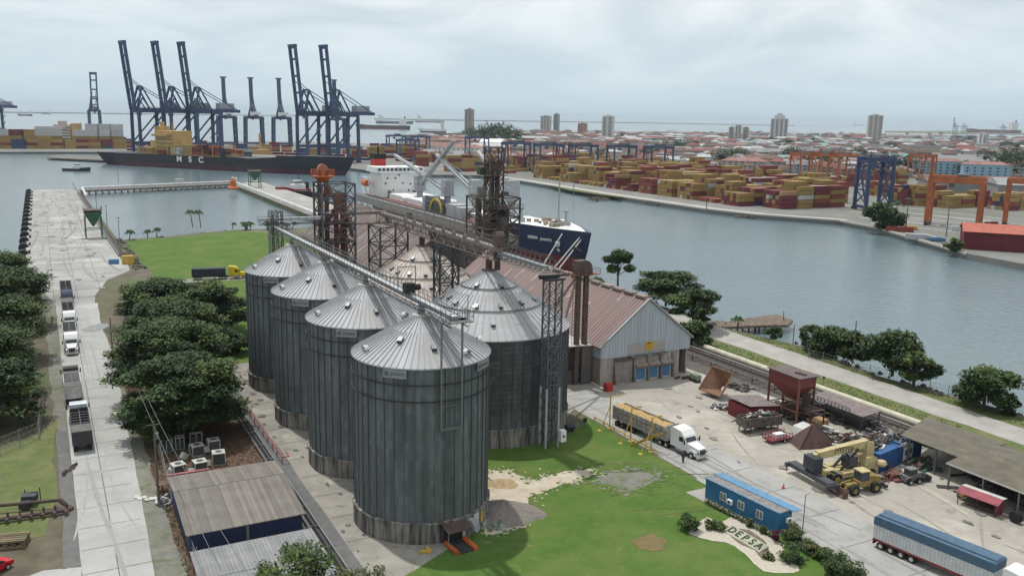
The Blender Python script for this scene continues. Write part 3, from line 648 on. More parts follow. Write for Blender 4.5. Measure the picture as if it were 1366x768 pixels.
# ---------------------------------------------------------------- elevator tower with the orange head
t = thing('elevator_tower', 'rusty bucket elevator tower with a round orange platform on top', 'elevator tower', S(-178.5, 53.0), SR)
b = MB(); b.lattice(-3.2, 3.2, -3.4, 3.4, 24, 36, 4, .35, .2); b.build('upper_frame', mat('blue_grey_steel', (0.10, 0.115, 0.13), .7, 0, .2, .8, .2), t)
b = MB(); b.lattice(-3.0, 3.0, -1.6, 3.4, 0, 24, 6, .38, .24); b.build('lower_frame', RUST, t)
b = MB(); b.beam((-3, -1.6, 16), (-3, -5.4, 8), .3); b.beam((3, -1.6, 16), (3, -5.4, 8), .3); b.beam((-3, -5.4, 0), (-3, -3.4, 24), .3); b.beam((3, -5.4, 0), (3, -3.4, 24), .3)
for k in range(5): b.beam((-3, -5.2+k*.4, k*4.8), (-3, -1.6, k*4.8+3), .18); b.beam((3, -5.2+k*.4, k*4.8), (3, -1.6, k*4.8+3), .18)
b.build('side_brace', RUST, t)
for (x, y, zt) in ((-1.2, -2.0, 39.5), (.3, .9, 33.5)):
    b = MB()
    for d in (-.7, .7): b.bx(x-.45, x+.45, y+d-.38, y+d+.38, 0, zt-1)
    b.build('elevator_leg', RUSTR, t)
    b = MB(); b.profx([(y+1.15*math.cos(math.pi*k/10), zt-1+1.3*math.sin(math.pi*k/10)) for k in range(11)]+[(y-1.0, zt-3), (y+1.0, zt-3)], x-.4, x+.4); b.build('elevator_head', mat('pale_orange', (0.45, 0.21, 0.13), .75, 0, .1, .6, .2) if zt > 38 else RUSTR, t)
b = MB(); b.cyl((-1.2, -2.0, 37.2), (-1.2, -2.0, 37.4), 2.4, 8); b.cyl((-1.2, -2, 36.2), (-1.2, -2, 37.2), .8, 8, 2.0); b.build('head_platform', ORANGE, t)
b = MB()
for k in range(8):
    a0, a1 = math.pi*k/4, math.pi*(k+1)/4; b.rail((-1.2+2.5*math.cos(a0), -2+2.5*math.sin(a0), 37.4), (-1.2+2.5*math.cos(a1), -2+2.5*math.sin(a1), 37.4), 1.2, 2, .09, 2)
b.build('platform_railing', ORANGE, t)
b = MB()
for p0, p1 in (((.3, 1.6, 32), (2.6, 3.0, 25)), ((.3, .2, 31), (-1.6, -2.6, 25.5)), ((-1.2, -1.3, 36), (1.6, 2.4, 27)), ((1.5, 2, 30), (1.5, 0, 24))): b.cyl(p0, p1, .38, 8)
b.build('chute', RUSTR, t)
for z in (24, 28, 32):
    b = MB(); b.bx(-3.3, 3.3, -3.5, 3.5, z-.08, z); b.build('floor_grating', RUST, t) if z != 32 else b.bx(0, 0, 0, 0, 0, 0)
b = MB()
b.bx(-2.2, 2.4, -1.2, 3.0, 9, 13); b.cyl((0, 1, 13), (0, 1, 21), 1.1, 10); b.build('machine_house', RUSTR, t)

# ---------------------------------------------------------------- ship loading tower
t = thing('dryer_tower', 'tall dark rusty process tower of pipes and platforms in front of the blue ship', 'process tower', S(-222, 111.5), SR)
HF = mat('sooty_steel', (0.125, 0.088, 0.070), .85, 0, .35, .8, .3, col2=(.06, .055, .052))
b = MB(); b.lattice(-5.5, 5.5, -5.6, 5.6, 0, 28, 5, .4, .26); b.build('outer_frame', HF, t)
b = MB(); b.lattice(-1.6, 1.8, -2.0, 2.2, 10, 41.5, 7, .38, .2); b.build('inner_mast', HF, t)
for z in (9, 14, 19.5, 25, 34):
    b = MB(); s_ = 5.6 if z < 30 else 2.8; yy = (-s_, s_) if z != 25 else (-2.0, 6.8)
    b.bx(-s_, s_, yy[0], yy[1], z-.15, z)
    for (p0, p1) in (((s_, yy[0], z), (s_, yy[1], z)), ((-s_, yy[0], z), (s_, yy[0], z)), ((-s_, yy[1], z), (s_, yy[1], z))): b.rail(p0, p1, 1.1, None, .08)
    b.build('platform', HF, t)
b = MB(); r = random.Random(11)
for (x, y, z0, z1, rr) in ((0, -.5, 2, 38, .75), (0.2, 1.1, 2, 37, .7), (-3.2, -3, 8, 28, .9), (3.2, 2.6, 8, 25, .8), (-3, 3.4, 5, 24, .6), (3.4, -3.6, 4, 22, .6)): b.cyl((x, y, z0), (x, y, z1), rr, 10)
b.build('riser_pipe', HF, t)
for (x, y, z, rr, h) in ((-.8, -3.2, 28.4, 1.3, 2.4), (3.0, -2.2, 14.2, 1.9, 2.2), (2.6, 1.8, 20, 1.6, 2.6), (-3.0, 2.4, 20, 1.5, 3.0)):
    b = MB(); b.cyl((x, y, z), (x, y, z+h), rr, 12); b.cyl((x, y, z-1.6), (x, y, z), .5, 12, rr); b.build('cyclone', mat('dusty_grey', (0.20, 0.18, 0.165), .85, 0, .2, .8, .2), t)
b = MB()
for k in range(30):
    p0 = (r.uniform(-4, 4), r.uniform(-4, 4), r.uniform(12, 27)); p1 = (p0[0]+r.uniform(-3, 3), p0[1]+r.uniform(-3, 3), p0[2]-r.uniform(3, 6)); b.cyl(p0, p1, r.uniform(.25, .45), 8)
b.build('chute', HF, t)
b = MB(); b.cyl((-.8, -3.2, 29), (0, -.8, 35.5), .55, 8); b.build('red_chute', RUSTR, t)
b = MB(); b.box((0, 0, 36), (2.6, 3.4, 1.6)); b.cyl((-.6, -1.2, 37.3), (.8, -1.2, 37.3), 1.1, 12); b.cyl((-.6, 1.3, 37.3), (.8, 1.3, 37.3), 1.1, 12); b.build('elevator_head', RUST, t)
b = MB(); b.bx(-4.2, -1.8, -3.2, -1.2, 34, 36); b.build('dust_filter', mat('dull_green', (0.07, 0.10, 0.07), .8, 0, .2), t)
b = MB()
for k in range(24):
    z = 6+k*.95; b.beam((5.6, -5.6+ (k % 2)*4, z), (5.6, -1.6-(k % 2)*4+ (k % 2)*4, z+2.2), .12)
    b.box((r.uniform(-4, 4), r.uniform(-4, 4), z+1), (r.uniform(.8, 1.8), r.uniform(.8, 1.8), r.uniform(.8, 1.6)))
b.build('machinery', HF, t)

# ---------------------------------------------------------------- twin pipe elevator beside the warehouse
t = thing('twin_leg_elevator', 'two tall rusty elevator legs with a cluttered head beside the red roof', 'elevator', S(-138, 88.3), SR)
for y in (-.85, .85):
    b = MB(); b.bx(-.4, .4, y-.42, y+.42, 0, 22); b.build('elevator_leg', RUST, t)
b = MB(); b.profx([(1.7*math.cos(math.pi*k/10), 22.6+1.5*math.sin(math.pi*k/10)) for k in range(11)]+[(-1.7, 21.4), (1.7, 21.4)], -.7, .7); b.box((0, -1.0, 23.2), (1.8, 1.6, 1.6)); b.build('elevator_head', RUST, t)
b = MB(); b.bx(-1.4, 1.4, -2.2, 3.0, 21.3, 21.45)
for p0, p1 in (((1.4, -2.2, 21.4), (1.4, 3, 21.4)), ((-1.4, -2.2, 21.4), (1.4, -2.2, 21.4)), ((-1.4, 3, 21.4), (1.4, 3, 21.4))): b.rail(p0, p1, 1.1, None, .07)
b.build('head_platform', RUSTR, t)
b = MB(); b.cyl((0, -1, 21.6), (9, -14.2, 13.8), .22, 8); b.cyl((0, -1.2, 21.2), (12.6, -12.5, 12.0), .22, 8); b.build('spout_pipe', RUST, t)
b = MB()
for k in range(30): b.beam((-.6, -1.6, .5+k*.7), (-.6, -1.1, .5+k*.7), .05)
b.beam((-.6, -1.6, .4), (-.6, -1.6, 21.4), .06); b.build('ladder', RUST, t)

# ================================================================ warehouses
ROOFA = mat('red_brown_roofing', (0.255, 0.19, 0.175), .8, .0, .08, .5, .2, streak=(2.2, .06, .06), col2=(0.21, 0.145, 0.14), n2=(.12, .62, .2, (0.22, .17, .165)))
ROOFB = mat('grey_brown_roofing', (0.21, 0.165, 0.155), .8, .0, .08, .5, .25, streak=(1.6, .06, .06), col2=(0.13, 0.10, 0.098), n2=(.1, .62, .2, (0.25, .215, .20)))
CLAD = mat('pale_cladding', (0.42, 0.465, 0.51), .6, .1, .05, .6, .1, streak=(2.5, 2.5, .12), col2=(0.33, 0.36, 0.385), mid=.55)
WALLC = mat('dirty_plaster', (0.36, 0.33, 0.295), .9, 0, .06, .6, .2, streak=(1.5, 1.5, .4), col2=(0.22, 0.19, 0.165))
BLUED = mat('blue_door_paint', (0.05, 0.16, 0.32), .6, 0, .15, 1.2, .2, col2=(0.09, 0.20, 0.33))
def gable_roof(b, x0, x1, y0, y1, ze, zr, th=.18, ov=.5, rib=0.0):
    ym = (y0+y1)/2; sl_ = (zr-ze)/(ym-y0)
    for sgn, ye in ((-1, y0-ov), (1, y1+ov)):
        zz = ze-ov*sl_; n = max(1, int((x1-x0)/1.0))
        for k in range(n):
            xa = x0+(x1-x0)*k/n; xb = x0+(x1-x0)*(k+1)/n
            vs = [(xa, ye, zz), (xb, ye, zz), (xb, ym, zr), (xa, ym, zr), (xa, ye, zz-th), (xb, ye, zz-th), (xb, ym, zr-th), (xa, ym, zr-th)]
            fs = [(0,1,2,3),(4,7,6,5),(0,4,5,1),(1,5,6,2),(2,6,7,3),(3,7,4,0)]
            if sgn > 0: fs = [f[::-1] for f in fs]
            b.add(vs, fs)
            if rib: b.beam((xa, ye, zz+.03), (xa, ym, zr+.03), .07, .09, .4)
t = thing('warehouse', 'grain warehouse with red brown roof, pale blue gable and three blue hatches facing the yard', 'warehouse', S(-135, 101.7), SR)
YA, YB, ZE, ZR = -10.6, 10.6, 8.0, 16.2; XL = -70
b = MB(); gable_roof(b, XL, .5, YA, YB, ZE, ZR, rib=.1); rf = b.build('roof', ROOFA, t)
b = MB(); r = random.Random(3)
for k in range(14):
    x = XL+4+k*4.8; y0 = -9.5+r.random()*5; l = r.choice((2.0, 3.0, 4.2)); sl_ = (ZR-ZE)/10.6
    if r.random() < .6:
        z0 = ZE+(y0+10.6)*sl_+.04; z1 = z0+l*sl_; b.add([(x, y0, z0), (x+.9, y0, z0), (x+.9, y0+l, z1), (x, y0+l, z1)], [(0,1,2,3)])
for x, y0, l in ((-24, -3, 2.6), (-40, -4, 4), (-15, -5.5, 1.5), (-8, -2.2, 2.2)):
    z0 = ZE+(y0+10.6)*sl_+.05; b.add([(x, y0, z0), (x+1.1, y0, z0), (x+1.1, y0+l, z0+l*sl_), (x, y0+l, z0+l*sl_)], [(0,1,2,3)])
b.build('skylight_strip', mat('pale_pink_sheet', (0.38, 0.29, 0.27), .7, 0, .2), rf)
for k in range(17):
    b = MB(); x = XL+2+k*4; b.prof([(x, ZR-.1), (x+3.2, ZR-.1), (x+3.1, ZR+.3), (x+.1, ZR+.3)], -.7, .7); b.build('ridge_vent', mat('ridge_grey', (0.26, 0.21, 0.19), .85, 0, .3), rf)
b = MB()     # gable cladding with fascia
b.profx([(YA, ZE), (0, ZR-.2), (YB, ZE), (YB, 5.3), (YA, 5.3)], -.05, .12); b.bx(XL, -.05, YA-.08, YA, 5.3, ZE); b.bx(XL, -.05, YB, YB+.08, 5.3, ZE); b.build('cladding', CLAD, t)
b = MB()
for i in range(30):
    y = YA+.4+i*.7; zt = ZE+(10.6-abs(y))*(ZR-ZE)/10.6-.3
    if zt > 5.6: b.bx(.12, .17, y-.05, y+.05, 5.32, zt, .3)
b.build('cladding_rib', CLAD, t)
b = MB(); b.beam((.35, YA-.5, ZE-.4), (.35, 0, ZR+.05), .25, .3); b.beam((.35, 0, ZR+.05), (.35, YB+.5, ZE-.4), .25, .3); b.build('barge_board', CLAD, t)
b = MB(); b.bx(-.5, -.12, YA+.1, YB-2.4, 0, 5.3); b.bx(XL, -.5, YA+.1, YA+.4, 0, 5.3); b.bx(XL, -.5, YB-.4, YB-.1, 0, 5.3); b.bx(XL, XL+.3, YA, YB, 0, 8); b.build('wall', WALLC, t)
b = MB(); b.bx(.13, .2, -4.6, 4.4, 5.5, 7.7, .4); b.build('patch_panel', mat('patch_sheet', (0.38, 0.36, 0.34), .8, 0, .05, 1, .12), t)
b = MB(); b.bx(.2, .26, -.4, 1.5, 6.1, 7.7, .6); sg = b.build('yellow_sign', mat('sign_yellow', (0.62, 0.36, 0.04), .6, 0, 0), t)
b = MB(); b.bx(.26, .28, -.1, .9, 7.3, 7.48); b.bx(.26, .28, .5, .62, 6.5, 7.1); b.bx(.26, .28, .42, .5, 6.9, 7.0); b.build('sign_marking', BLACK, sg)
b = MB(); b.bx(.2, .9, -4.4, 4.6, 5.1, 5.3); b.build('lintel', DCONC, t)
b = MB(); b.bx(-.12, 0, -7.0, -3.2, 0, 4.6, .5)
for k in range(14): b.bx(0, .04, -7.0, -3.2, .1+k*.33, .25+k*.33, .3)
sh = b.build('roller_shutter', mat('shutter', (0.33, 0.31, 0.28), .8, 0, .15), t)
b = MB(); b.bx(-.1, .5, -7.3, -2.9, 4.5, 5.0); b.build('shutter_box', RUST, sh)
for y in (-7.3, -2.9, .35, 3.4, 6.4):
    b = MB(); b.prof([(-.1, 0), (.9, 0), (.15, 4.9), (-.1, 4.9)], y-.18, y+.18); b.build('buttress', mat('brown_concrete', (0.24, 0.19, 0.16), .9, 0, .15), t)
for i, (y0, y1) in enumerate(((-2.3, -.2), (.9, 2.8), (3.9, 5.8))):
    b = MB(); b.bx(.05, .16, y0, y1, .35, 2.5, .5); d = b.build('blue_hatch', BLUED, t)
    b = MB(); b.bx(-.1, .1, y0-.35, y1+.35, 0, 2.9, .7); b.build('hatch_surround', OFFWHITE, t)
    b = MB(); b.prof([(-.1, 3.1), (.75, 3.0), (.75, 3.2), (.05, 3.6), (.0, 4.9), (-.1, 4.9)], y0-.3, y1+.35); b.build('recess_panel', WALLC, t)
b = MB(); b.bx(-.1, 1.0, -2.6, 6.2, 2.85, 3.05); b.build('ledge', mat('rusty_ledge', (0.26, 0.16, 0.13), .9, 0, .2), t)
# lean-to beside the warehouse
t = thing('lean_to_shed', 'open lean-to with a pale sheet roof between the warehouse and the wide silo', 'lean-to', S(-146, 87.8), SR)
b = MB(); b.add([(-22, -3.6, 8.5), (9, -3.6, 8.0), (9, 2.6, 7.7), (-22, 2.6, 8.1), (-22, -3.6, 8.35), (9, -3.6, 7.85), (9, 2.6, 7.55), (-22, 2.6, 7.95)], [(0,1,2,3),(7,6,5,4),(0,4,5,1),(1,5,6,2),(2,6,7,3),(3,7,4,0)]); b.build('roof', mat('pale_sheet', (0.47, 0.45, 0.43), .7, 0, .1), t)
for k in range(7):
    for y in (-3.2, 2.2):
        b = MB(); b.beam((-21+k*4.8, y, 0), (-21+k*4.8, y, 7.9), .22); b.build('post', DSTEEL, t)
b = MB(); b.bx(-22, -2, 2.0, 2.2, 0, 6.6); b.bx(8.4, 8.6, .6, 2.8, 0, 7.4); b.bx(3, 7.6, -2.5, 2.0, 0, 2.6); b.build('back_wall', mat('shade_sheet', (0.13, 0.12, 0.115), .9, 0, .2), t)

t = thing('long_warehouse', 'long warehouse with grey brown roof behind the tan-roofed silo, by the ship quay', 'warehouse', S(-245.5, 109.8), SR)
b = MB(); gable_roof(b, -96, 0, -22, 16, 3.5, 16.0, .3, .5, rib=.1); 
rf = b.build('roof', ROOFB, t)
b = MB(); r = random.Random(8); sl_ = (16-3.5)/19.0
for k in range(16):
    x = -94+k*5.9+r.uniform(-1, 1); y0 = r.choice((-21, -14, -9)); l = r.choice((6, 9, 12)); y0 = min(y0, -3.5-l)
    z0 = 3.5+(y0+22)*sl_+.06; b.add([(x, y0, z0), (x+.7, y0, z0), (x+.7, y0+l, z0+l*sl_), (x, y0+l, z0+l*sl_)], [(0,1,2,3)])
b.build('skylight_strip', mat('pale_sheet2', (0.36, 0.33, 0.31), .7, 0, .25), rf)
b = MB(); b.profx([(-22, 3.3), (-3, 15.7), (16, 3.3), (16, 0), (-22, 0)], -.6, -.4); b.bx(-96, -.6, -21.6, -21.4, 0, 3.5); b.bx(-96, -.6, 15.4, 15.6, 0, 3.5); b.bx(-96, -95.8, -21.5, 15.5, 0, 3.6); b.build('wall', mat('dark_clad', (0.10, 0.105, 0.11), .8, 0, .15), t)
b = MB(); b.bx(-30, -28, -3.6, -2.4, 15.9, 18.4); b.build('roof_post', RUST, t)
# small silo-side equipment
b = MB(); b.bx(-2.2, 2.2, -1.6, 1.6, 0, 3.0); o = b.build('pump_house', mat('dark_red_sheet', (0.30, 0.03, 0.04), .7, 0, .1), None, S(-172.6, 36.5), SR); tag(o, 'small bright red hut behind the farthest silo at the field edge', 'hut')
# ================================================================ vehicles
def wheel(t, x, y, r=.5, w=.35, name='wheel', hub=OFFWHITE):
    b = MB(); b.cyl((x, y-w/2, r), (x, y+w/2, r), r, 16, var=.4)
    o = b.build(name, BLACK, t)
    s = 1 if y > 0 else -1
    b = MB(); b.cyl((x, y+s*(w/2), r), (x, y+s*(w/2+.03), r), r*.5, 12, var=.6); b.build('rim', hub, o)
    return o
def tractor(t, x0, paint, sleeper=True, w=2.5):
    """conventional tractor; x0 = front bumper, forward is +x"""
    y = w/2
    b = MB()      # cab + hood as one shaped body
    L = 7.2 if sleeper else 5.6
    if sleeper: b.prof([(x0-2.35, 1.0), (x0-2.45, 2.2), (x0-2.95, 3.1), (x0-3.6, 3.75), (x0-5.4, 3.95), (x0-5.7, 3.8), (x0-5.7, 1.0)], -y, y, .5)
    else: b.prof([(x0-2.2, 1.0), (x0-2.3, 2.2), (x0-2.75, 3.0), (x0-4.2, 3.1), (x0-4.2, 1.0)], -y, y, .5)
    b.add([(x0-2.4, -y*.82, 2.15), (x0-.25, -y*.62, 1.75), (x0-.1, -y*.62, .85), (x0-2.4, -y*.9, .85), (x0-2.4, y*.82, 2.15), (x0-.25, y*.62, 1.75), (x0-.1, y*.62, .85), (x0-2.4, y*.9, .85)],
          [(0,1,2,3),(7,6,5,4),(0,4,5,1),(1,5,6,2),(2,6,7,3)], .5)
    for s in (-1, 1):
        b.prof([(x0-.5, .6), (x0-.6, 1.25), (x0-1.2, 1.45), (x0-1.9, 1.3), (x0-2.3, .7), (x0-1.95, .7), (x0-1.5, 1.1), (x0-1.0, 1.05), (x0-.8, .6)], s*(y-.4)-.25, s*(y-.4)+.25, .5)
    b.build('cab', paint, t)
    b = MB(); b.add([(x0-2.43, -y*.85, 2.25), (x0-2.43, y*.85, 2.25), (x0-2.92, y*.85, 3.02), (x0-2.92, -y*.85, 3.02)], [(0,1,2,3)], .2); b.build('windscreen', GLASS, t)
    for s in (-1, 1):
        b = MB(); b.bx(x0-3.9, x0-3.0, s*y-.015, s*y+.015, 2.15, 2.9, .2); b.build('side_window', GLASS, t)
        b = MB(); b.beam((x0-2.5, s*(y-.05), 2.3), (x0-2.4, s*(y+.35), 2.3), .05); b.box((x0-2.4, s*(y+.38), 2.45), (.1, .2, .75)); b.build('mirror', BLACK, t)
        b = MB(); b.cyl((x0-2.7, s*(y-.1), .8), (x0-4.4, s*(y-.1), .8), .33, 12); b.build('fuel_tank', GALV, t)
        b = MB(); b.box((x0-.18, s*.85, 1.15), (.1, .3, .25)); b.build('headlight', GLASS, t)
        wheel(t, x0-1.35, s*(y-.25), .52, .32)
        for xx in ((L-.6, L+.75) if sleeper else (L-.6, )): wheel(t, x0-xx-.1, s*(y-.35), .52, .55, 'rear_wheel')
    b = MB(); b.bx(x0-.25, x0, -y+.1, y-.1, .4, .8, .6); b.build('bumper', OFFWHITE, t)
    b = MB(); b.bx(x0-.14, x0-.06, -.55, .55, .9, 1.6, .3); b.build('grille', DSTEEL, t)
    b = MB(); b.bx(x0-L-1.6, x0-1, -.45, .45, .6, .95, .3); b.build('chassis', BLACK, t)
    return x0-L
def semi(label, loc, rz, L, kind, paint, tcol, x0=None, group=None, nax=3):
    t = thing('semi_truck', label, 'truck', loc, rz, group)
    f = L/2; tractor(t, f, paint); a, e = -L/2, f-6.6
    if e-a < 3: e = a+3
    W_ = 1.3
    fl = 1.25
    if kind == 'tarp':
        b = MB(); b.bx(a, e, -W_, W_, fl, 3.1, .5)
        n = int((e-a)/.42)
        for k in range(n):
            for s in (-1, 1): b.bx(a+.2+k*.42, a+.29+k*.42, s*(W_+.03)-.03, s*(W_+.03)+.03, fl+.1, 3.05, .9)
        b.build('trailer_body', tcol, t)
        b = MB(); b.prof([(a-.05, 3.0), (e+.08, 3.0), (e+.08, 3.95), (e-.1, 4.05), (a+.1, 4.05), (a-.05, 3.9)], -W_-.07, W_+.07, .5)
        b.prof([(a-.05, 3.95), (e+.08, 3.95), (e-.1, 4.2), (a+.2, 4.2)], -W_*.6, W_*.6, .55)
        b.build('tarpaulin', mat('blue_tarp', (0.075, 0.135, 0.21), .75, 0, .06, 1.5, .15), t)
        b = MB(); b.bx(a, e, -W_-.02, W_+.02, fl-.25, fl, .5); b.bx(a, a+.12, -W_, W_, .5, fl-.25, .5); b.build('red_rail', mat('dark_red_paint', (0.25, 0.03, 0.035), .6, 0, .1), t)
    elif kind == 'grain':
        b = MB()
        for s in (-1, 1):
            for k in range(6): b.bx(a, e, s*W_-.05, s*W_+.05, fl+.05+k*.36, fl+.35+k*.36, rnd.uniform(.2, 1))
            for k in range(int((e-a)/1.1)): b.bx(a+.3+k*1.1, a+.42+k*1.1, s*(W_+.08)-.03, s*(W_+.08)+.03, fl, 3.45, .1)
        b.bx(a-.05, a+.05, -W_, W_, fl, 3.3, .6); b.bx(e-.05, e+.05, -W_, W_, fl, 3.7, .6); b.bx(a, e, -W_, W_, fl-.1, fl, .2)
        b.build('trailer_body', tcol, t)
        b = MB(); n = 26; vs = []; fs = []; r = random.Random(5)
        for i in range(n+1):
            for j in range(7):
                vs.append((a+.1+(e-a-.2)*i/n, -W_+.06+(2*W_-.12)*j/6, 3.05+.35*math.sin(math.pi*j/6)+r.uniform(-.07, .07)+.12*math.sin(i*.9)))
        for i in range(n):
            for j in range(6): b_ = i*7+j; fs.append((b_, b_+7, b_+8, b_+1))
        b.add(vs, fs, .5); b.build('grain_load', mat('maize', (0.50, 0.34, 0.14), .9, 0, .1, 3, .2), t)
    elif kind == 'dark':
        b = MB(); b.bx(a, e, -W_, W_, fl, 3.4, .5)
        for k in range(int((e-a)/.8)):
            for s in (-1, 1): b.bx(a+.3+k*.8, a+.42+k*.8, s*(W_+.03)-.03, s*(W_+.03)+.03, fl+.05, 3.35, .3)
        b.build('trailer_body', tcol, t)
    else:     # open bed
        b = MB()
        for s in (-1, 1): b.bx(a, e, s*W_-.06, s*W_+.06, fl, 3.2, .8)
        b.bx(a, a+.1, -W_, W_, fl, 3.2); b.bx(e-.1, e, -W_, W_, fl, 3.5); b.bx(a, e, -W_, W_, fl-.12, fl, .1)
        b.build('trailer_body', tcol, t)
        b = MB()
        for k in range(int((e-a)/1.3)): b.beam((a+.6+k*1.3, -W_, 3.22), (a+.6+k*1.3, W_, 3.22), .1)
        b.beam((a, 0, 3.28), (e, 0, 3.28), .07); b.build('bed_hoop', STEEL, t)
        if kind == 'half':
            b = MB(); b.bx(a, a+(e-a)*.3, -W_-.03, W_+.03, 3.25, 3.34, .4); b.build('bed_cover', mat('plank_grey', (0.16, 0.155, 0.15), .9, 0, .2), t)
    b = MB(); b.bx(a+.1, e+1.2, -.5, .5, .8, fl-.12, .3); b.bx(e-3.4, e-3.2, -1, -.8, .1, .9); b.bx(e-3.4, e-3.2, .8, 1, .1, .9); b.build('trailer_frame', DSTEEL, t)
    for k in range(nax):
        for s in (-1, 1): wheel(t, a+1.0+k*1.3, s*(W_-.3), .5, .5, 'trailer_wheel', RUSTR if kind == 'grain' else OFFWHITE)
    return t
p0, p1 = P(821, 568), P(924, 614)
d = (p1-p0); az = math.atan2(d.y, d.x); nrm = Vector((-math.sin(az), math.cos(az), 0))
semi('white sleeper truck with a slatted trailer heaped with yellow grain', (p0+p1)/2+nrm*1.3, az, 19.2, 'grain', WHITE, mat('slat_grey', (0.40, 0.39, 0.37), .8, 0, .25, 2, .2), nax=4)
q = P(1163, 729); az = R(-53.5); d = Vector((math.cos(az), math.sin(az), 0)); nrm = Vector((-d.y, d.x, 0))
semi('long trailer truck with blue tarpaulin over white ribbed sides on the yard', q+d*10.3+nrm*1.3, az, 20.6, 'tarp', WHITE, mat('white_ribbed', (0.56, 0.57, 0.58), .6, .1, .25, 1, .1), nax=4)
p0, p1 = P(261, 373), P(327, 371); d = p1-p0; az = math.atan2(d.y, d.x)
semi('yellow cab truck with dark trailer on the field road behind the trees', (p0+p1)/2, az, d.length+2, 'dark', mat('cab_yellow', (0.62, 0.45, 0.02), .5, 0, .05), mat('dark_blue_body', (0.025, 0.032, 0.05), .7, 0, .15), nax=2)
DKB = mat('dark_bed', (0.05, 0.05, 0.055), .8, 0, .2); LGB = mat('light_bed', (0.42, 0.43, 0.44), .6, 0, .2)
for (u0, u1, kind, cab, bed, lb) in ((-216.5, -197.2, 'open', WHITE, LGB, 'white truck at the front of the queue, facing down the dock road'),
                           (-243.5, -219.5, 'half', WHITE, LGB, 'second truck in the queue, grey open bed behind a white cab'),
                           (-270, -246.5, 'open', mat('navy_cab', (0.02, 0.03, 0.09), .5, 0, .1), DKB, 'last truck in the queue, dark blue with an open brown bed')):
    semi(lb, S((u0+u1)/2, 2.9+(-u0-216)*.012), SR, u1-u0, kind, cab, bed, group='trucks queued on the dock road')
semi('white cab truck with dark slatted bed and black tail, facing away on the dock road', S(-147.7, 2.5), SR+math.pi, 17.8, 'half', mat('cab_pale_blue', (0.55, 0.62, 0.68), .4, 0, .05), DKB, group='trucks queued on the dock road')
semi('truck with white-edged open bed parked facing away behind the queue front', S(-171.2, 2.1), SR+math.pi, 16, 'half', DKB, mat('white_edge', (0.62, 0.62, 0.60), .5, 0, .05), group='trucks queued on the dock road')

# yellow sampling frames beside the white truck
for i, (x, y) in enumerate(((813, 572), (841, 589), (868, 603))):
    q = P(x, y); t = thing('sampling_post', ('yellow braced post at the rear of the grain trailer', 'yellow braced post at the middle of the grain trailer', 'yellow braced post nearest the white cab')[i], 'yellow post', q, R(-59), 'yellow posts by the grain truck')
    b = MB(); b.beam((0, 0, 0), (0, 0, 5.6), .14); b.build('post', YELLOW, t)
    b = MB(); b.beam((0, 0, 5.5), (0, 1.6, 5.6), .1); b.beam((0, 1.2, 5.6), (0, 1.9, 5.5), .22); b.build('arm', YELLOW, t)
    b = MB(); b.beam((0, -1.9, .1), (0, 0, 4.0), .11); b.build('brace', YELLOW, t)
    b = MB(); b.bx(-.35, .35, -2.3, -1.7, 0, .14); b.bx(-.35, .35, -.3, .3, 0, .14); b.build('foot', YELLOW, t)
p0, p1 = P(793, 560), P(877, 607)
t = thing('yellow_barrier', 'long low yellow steel barrier with a leaning stair beside the grain truck', 'barrier', p0, math.atan2((p1-p0).y, (p1-p0).x)); L = (p1-p0).length
b = MB(); b.beam((0, 0, .55), (L, 0, .55), .16)
for k in range(7): b.beam((L*k/6, 0, 0), (L*k/6, 0, .5), .12)
b.build('rail', YELLOW, t)
b = MB()
for s in (-.4, .4): b.beam((L*.72, s-1.2, .1), (L*.95, s+.9, 3.0), .16, .25)
for k in range(8): b.beam((L*(.72+.23*k/8), -1.6+2.1*k/8, .2+2.8*k/8), (L*(.72+.23*k/8), -.8+2.1*k/8, .2+2.8*k/8), .12)
b.build('stair', YELLOW, t)
# person beside the white truck (tiny)
def person(loc, rz, label, shirt, trousers):
    t = thing('person', label, 'person', loc, rz)
    b = MB()
    for s in (-.1, .1): b.cyl((0, s, .08), (0, s*.9, .85), .075, 8, .1); b.bx(-.08, .17, s-.05, s+.05, 0, .09)
    b.cyl((0, 0, .84), (0, 0, 1.12), .16, 10, .15); b.cyl((0, 0, 1.12), (0, 0, 1.42), .16, 10, .2); b.cyl((0, 0, 1.42), (0, 0, 1.55), .2, 10, .06)
    for s in (-1, 1): b.cyl((0, s*.2, 1.42), (.05, s*.27, 1.12), .05, 8, .042); b.cyl((.05, s*.27, 1.12), (.2, s*.24, .88), .042, 8, .035)
    b.lathe([(.0, 1.53), (.08, 1.56), (.105, 1.66), (.09, 1.76), (0, 1.8)], 10); b.build('body', trousers, t)
    b = MB(); b.cyl((0, 0, .95), (0, 0, 1.44), .18, 10, .22)
    for s in (-1, 1): b.cyl((0, s*.2, 1.42), (.05, s*.27, 1.15), .065, 8, .06)
    b.build('shirt', shirt, t); return t
person(P(911, 617), R(-120), 'person in dark clothes standing by the front wheel of the white truck', mat('navy_cloth', (.03, .035, .06), .9), mat('dark_skin', (.10, .06, .04), .8))

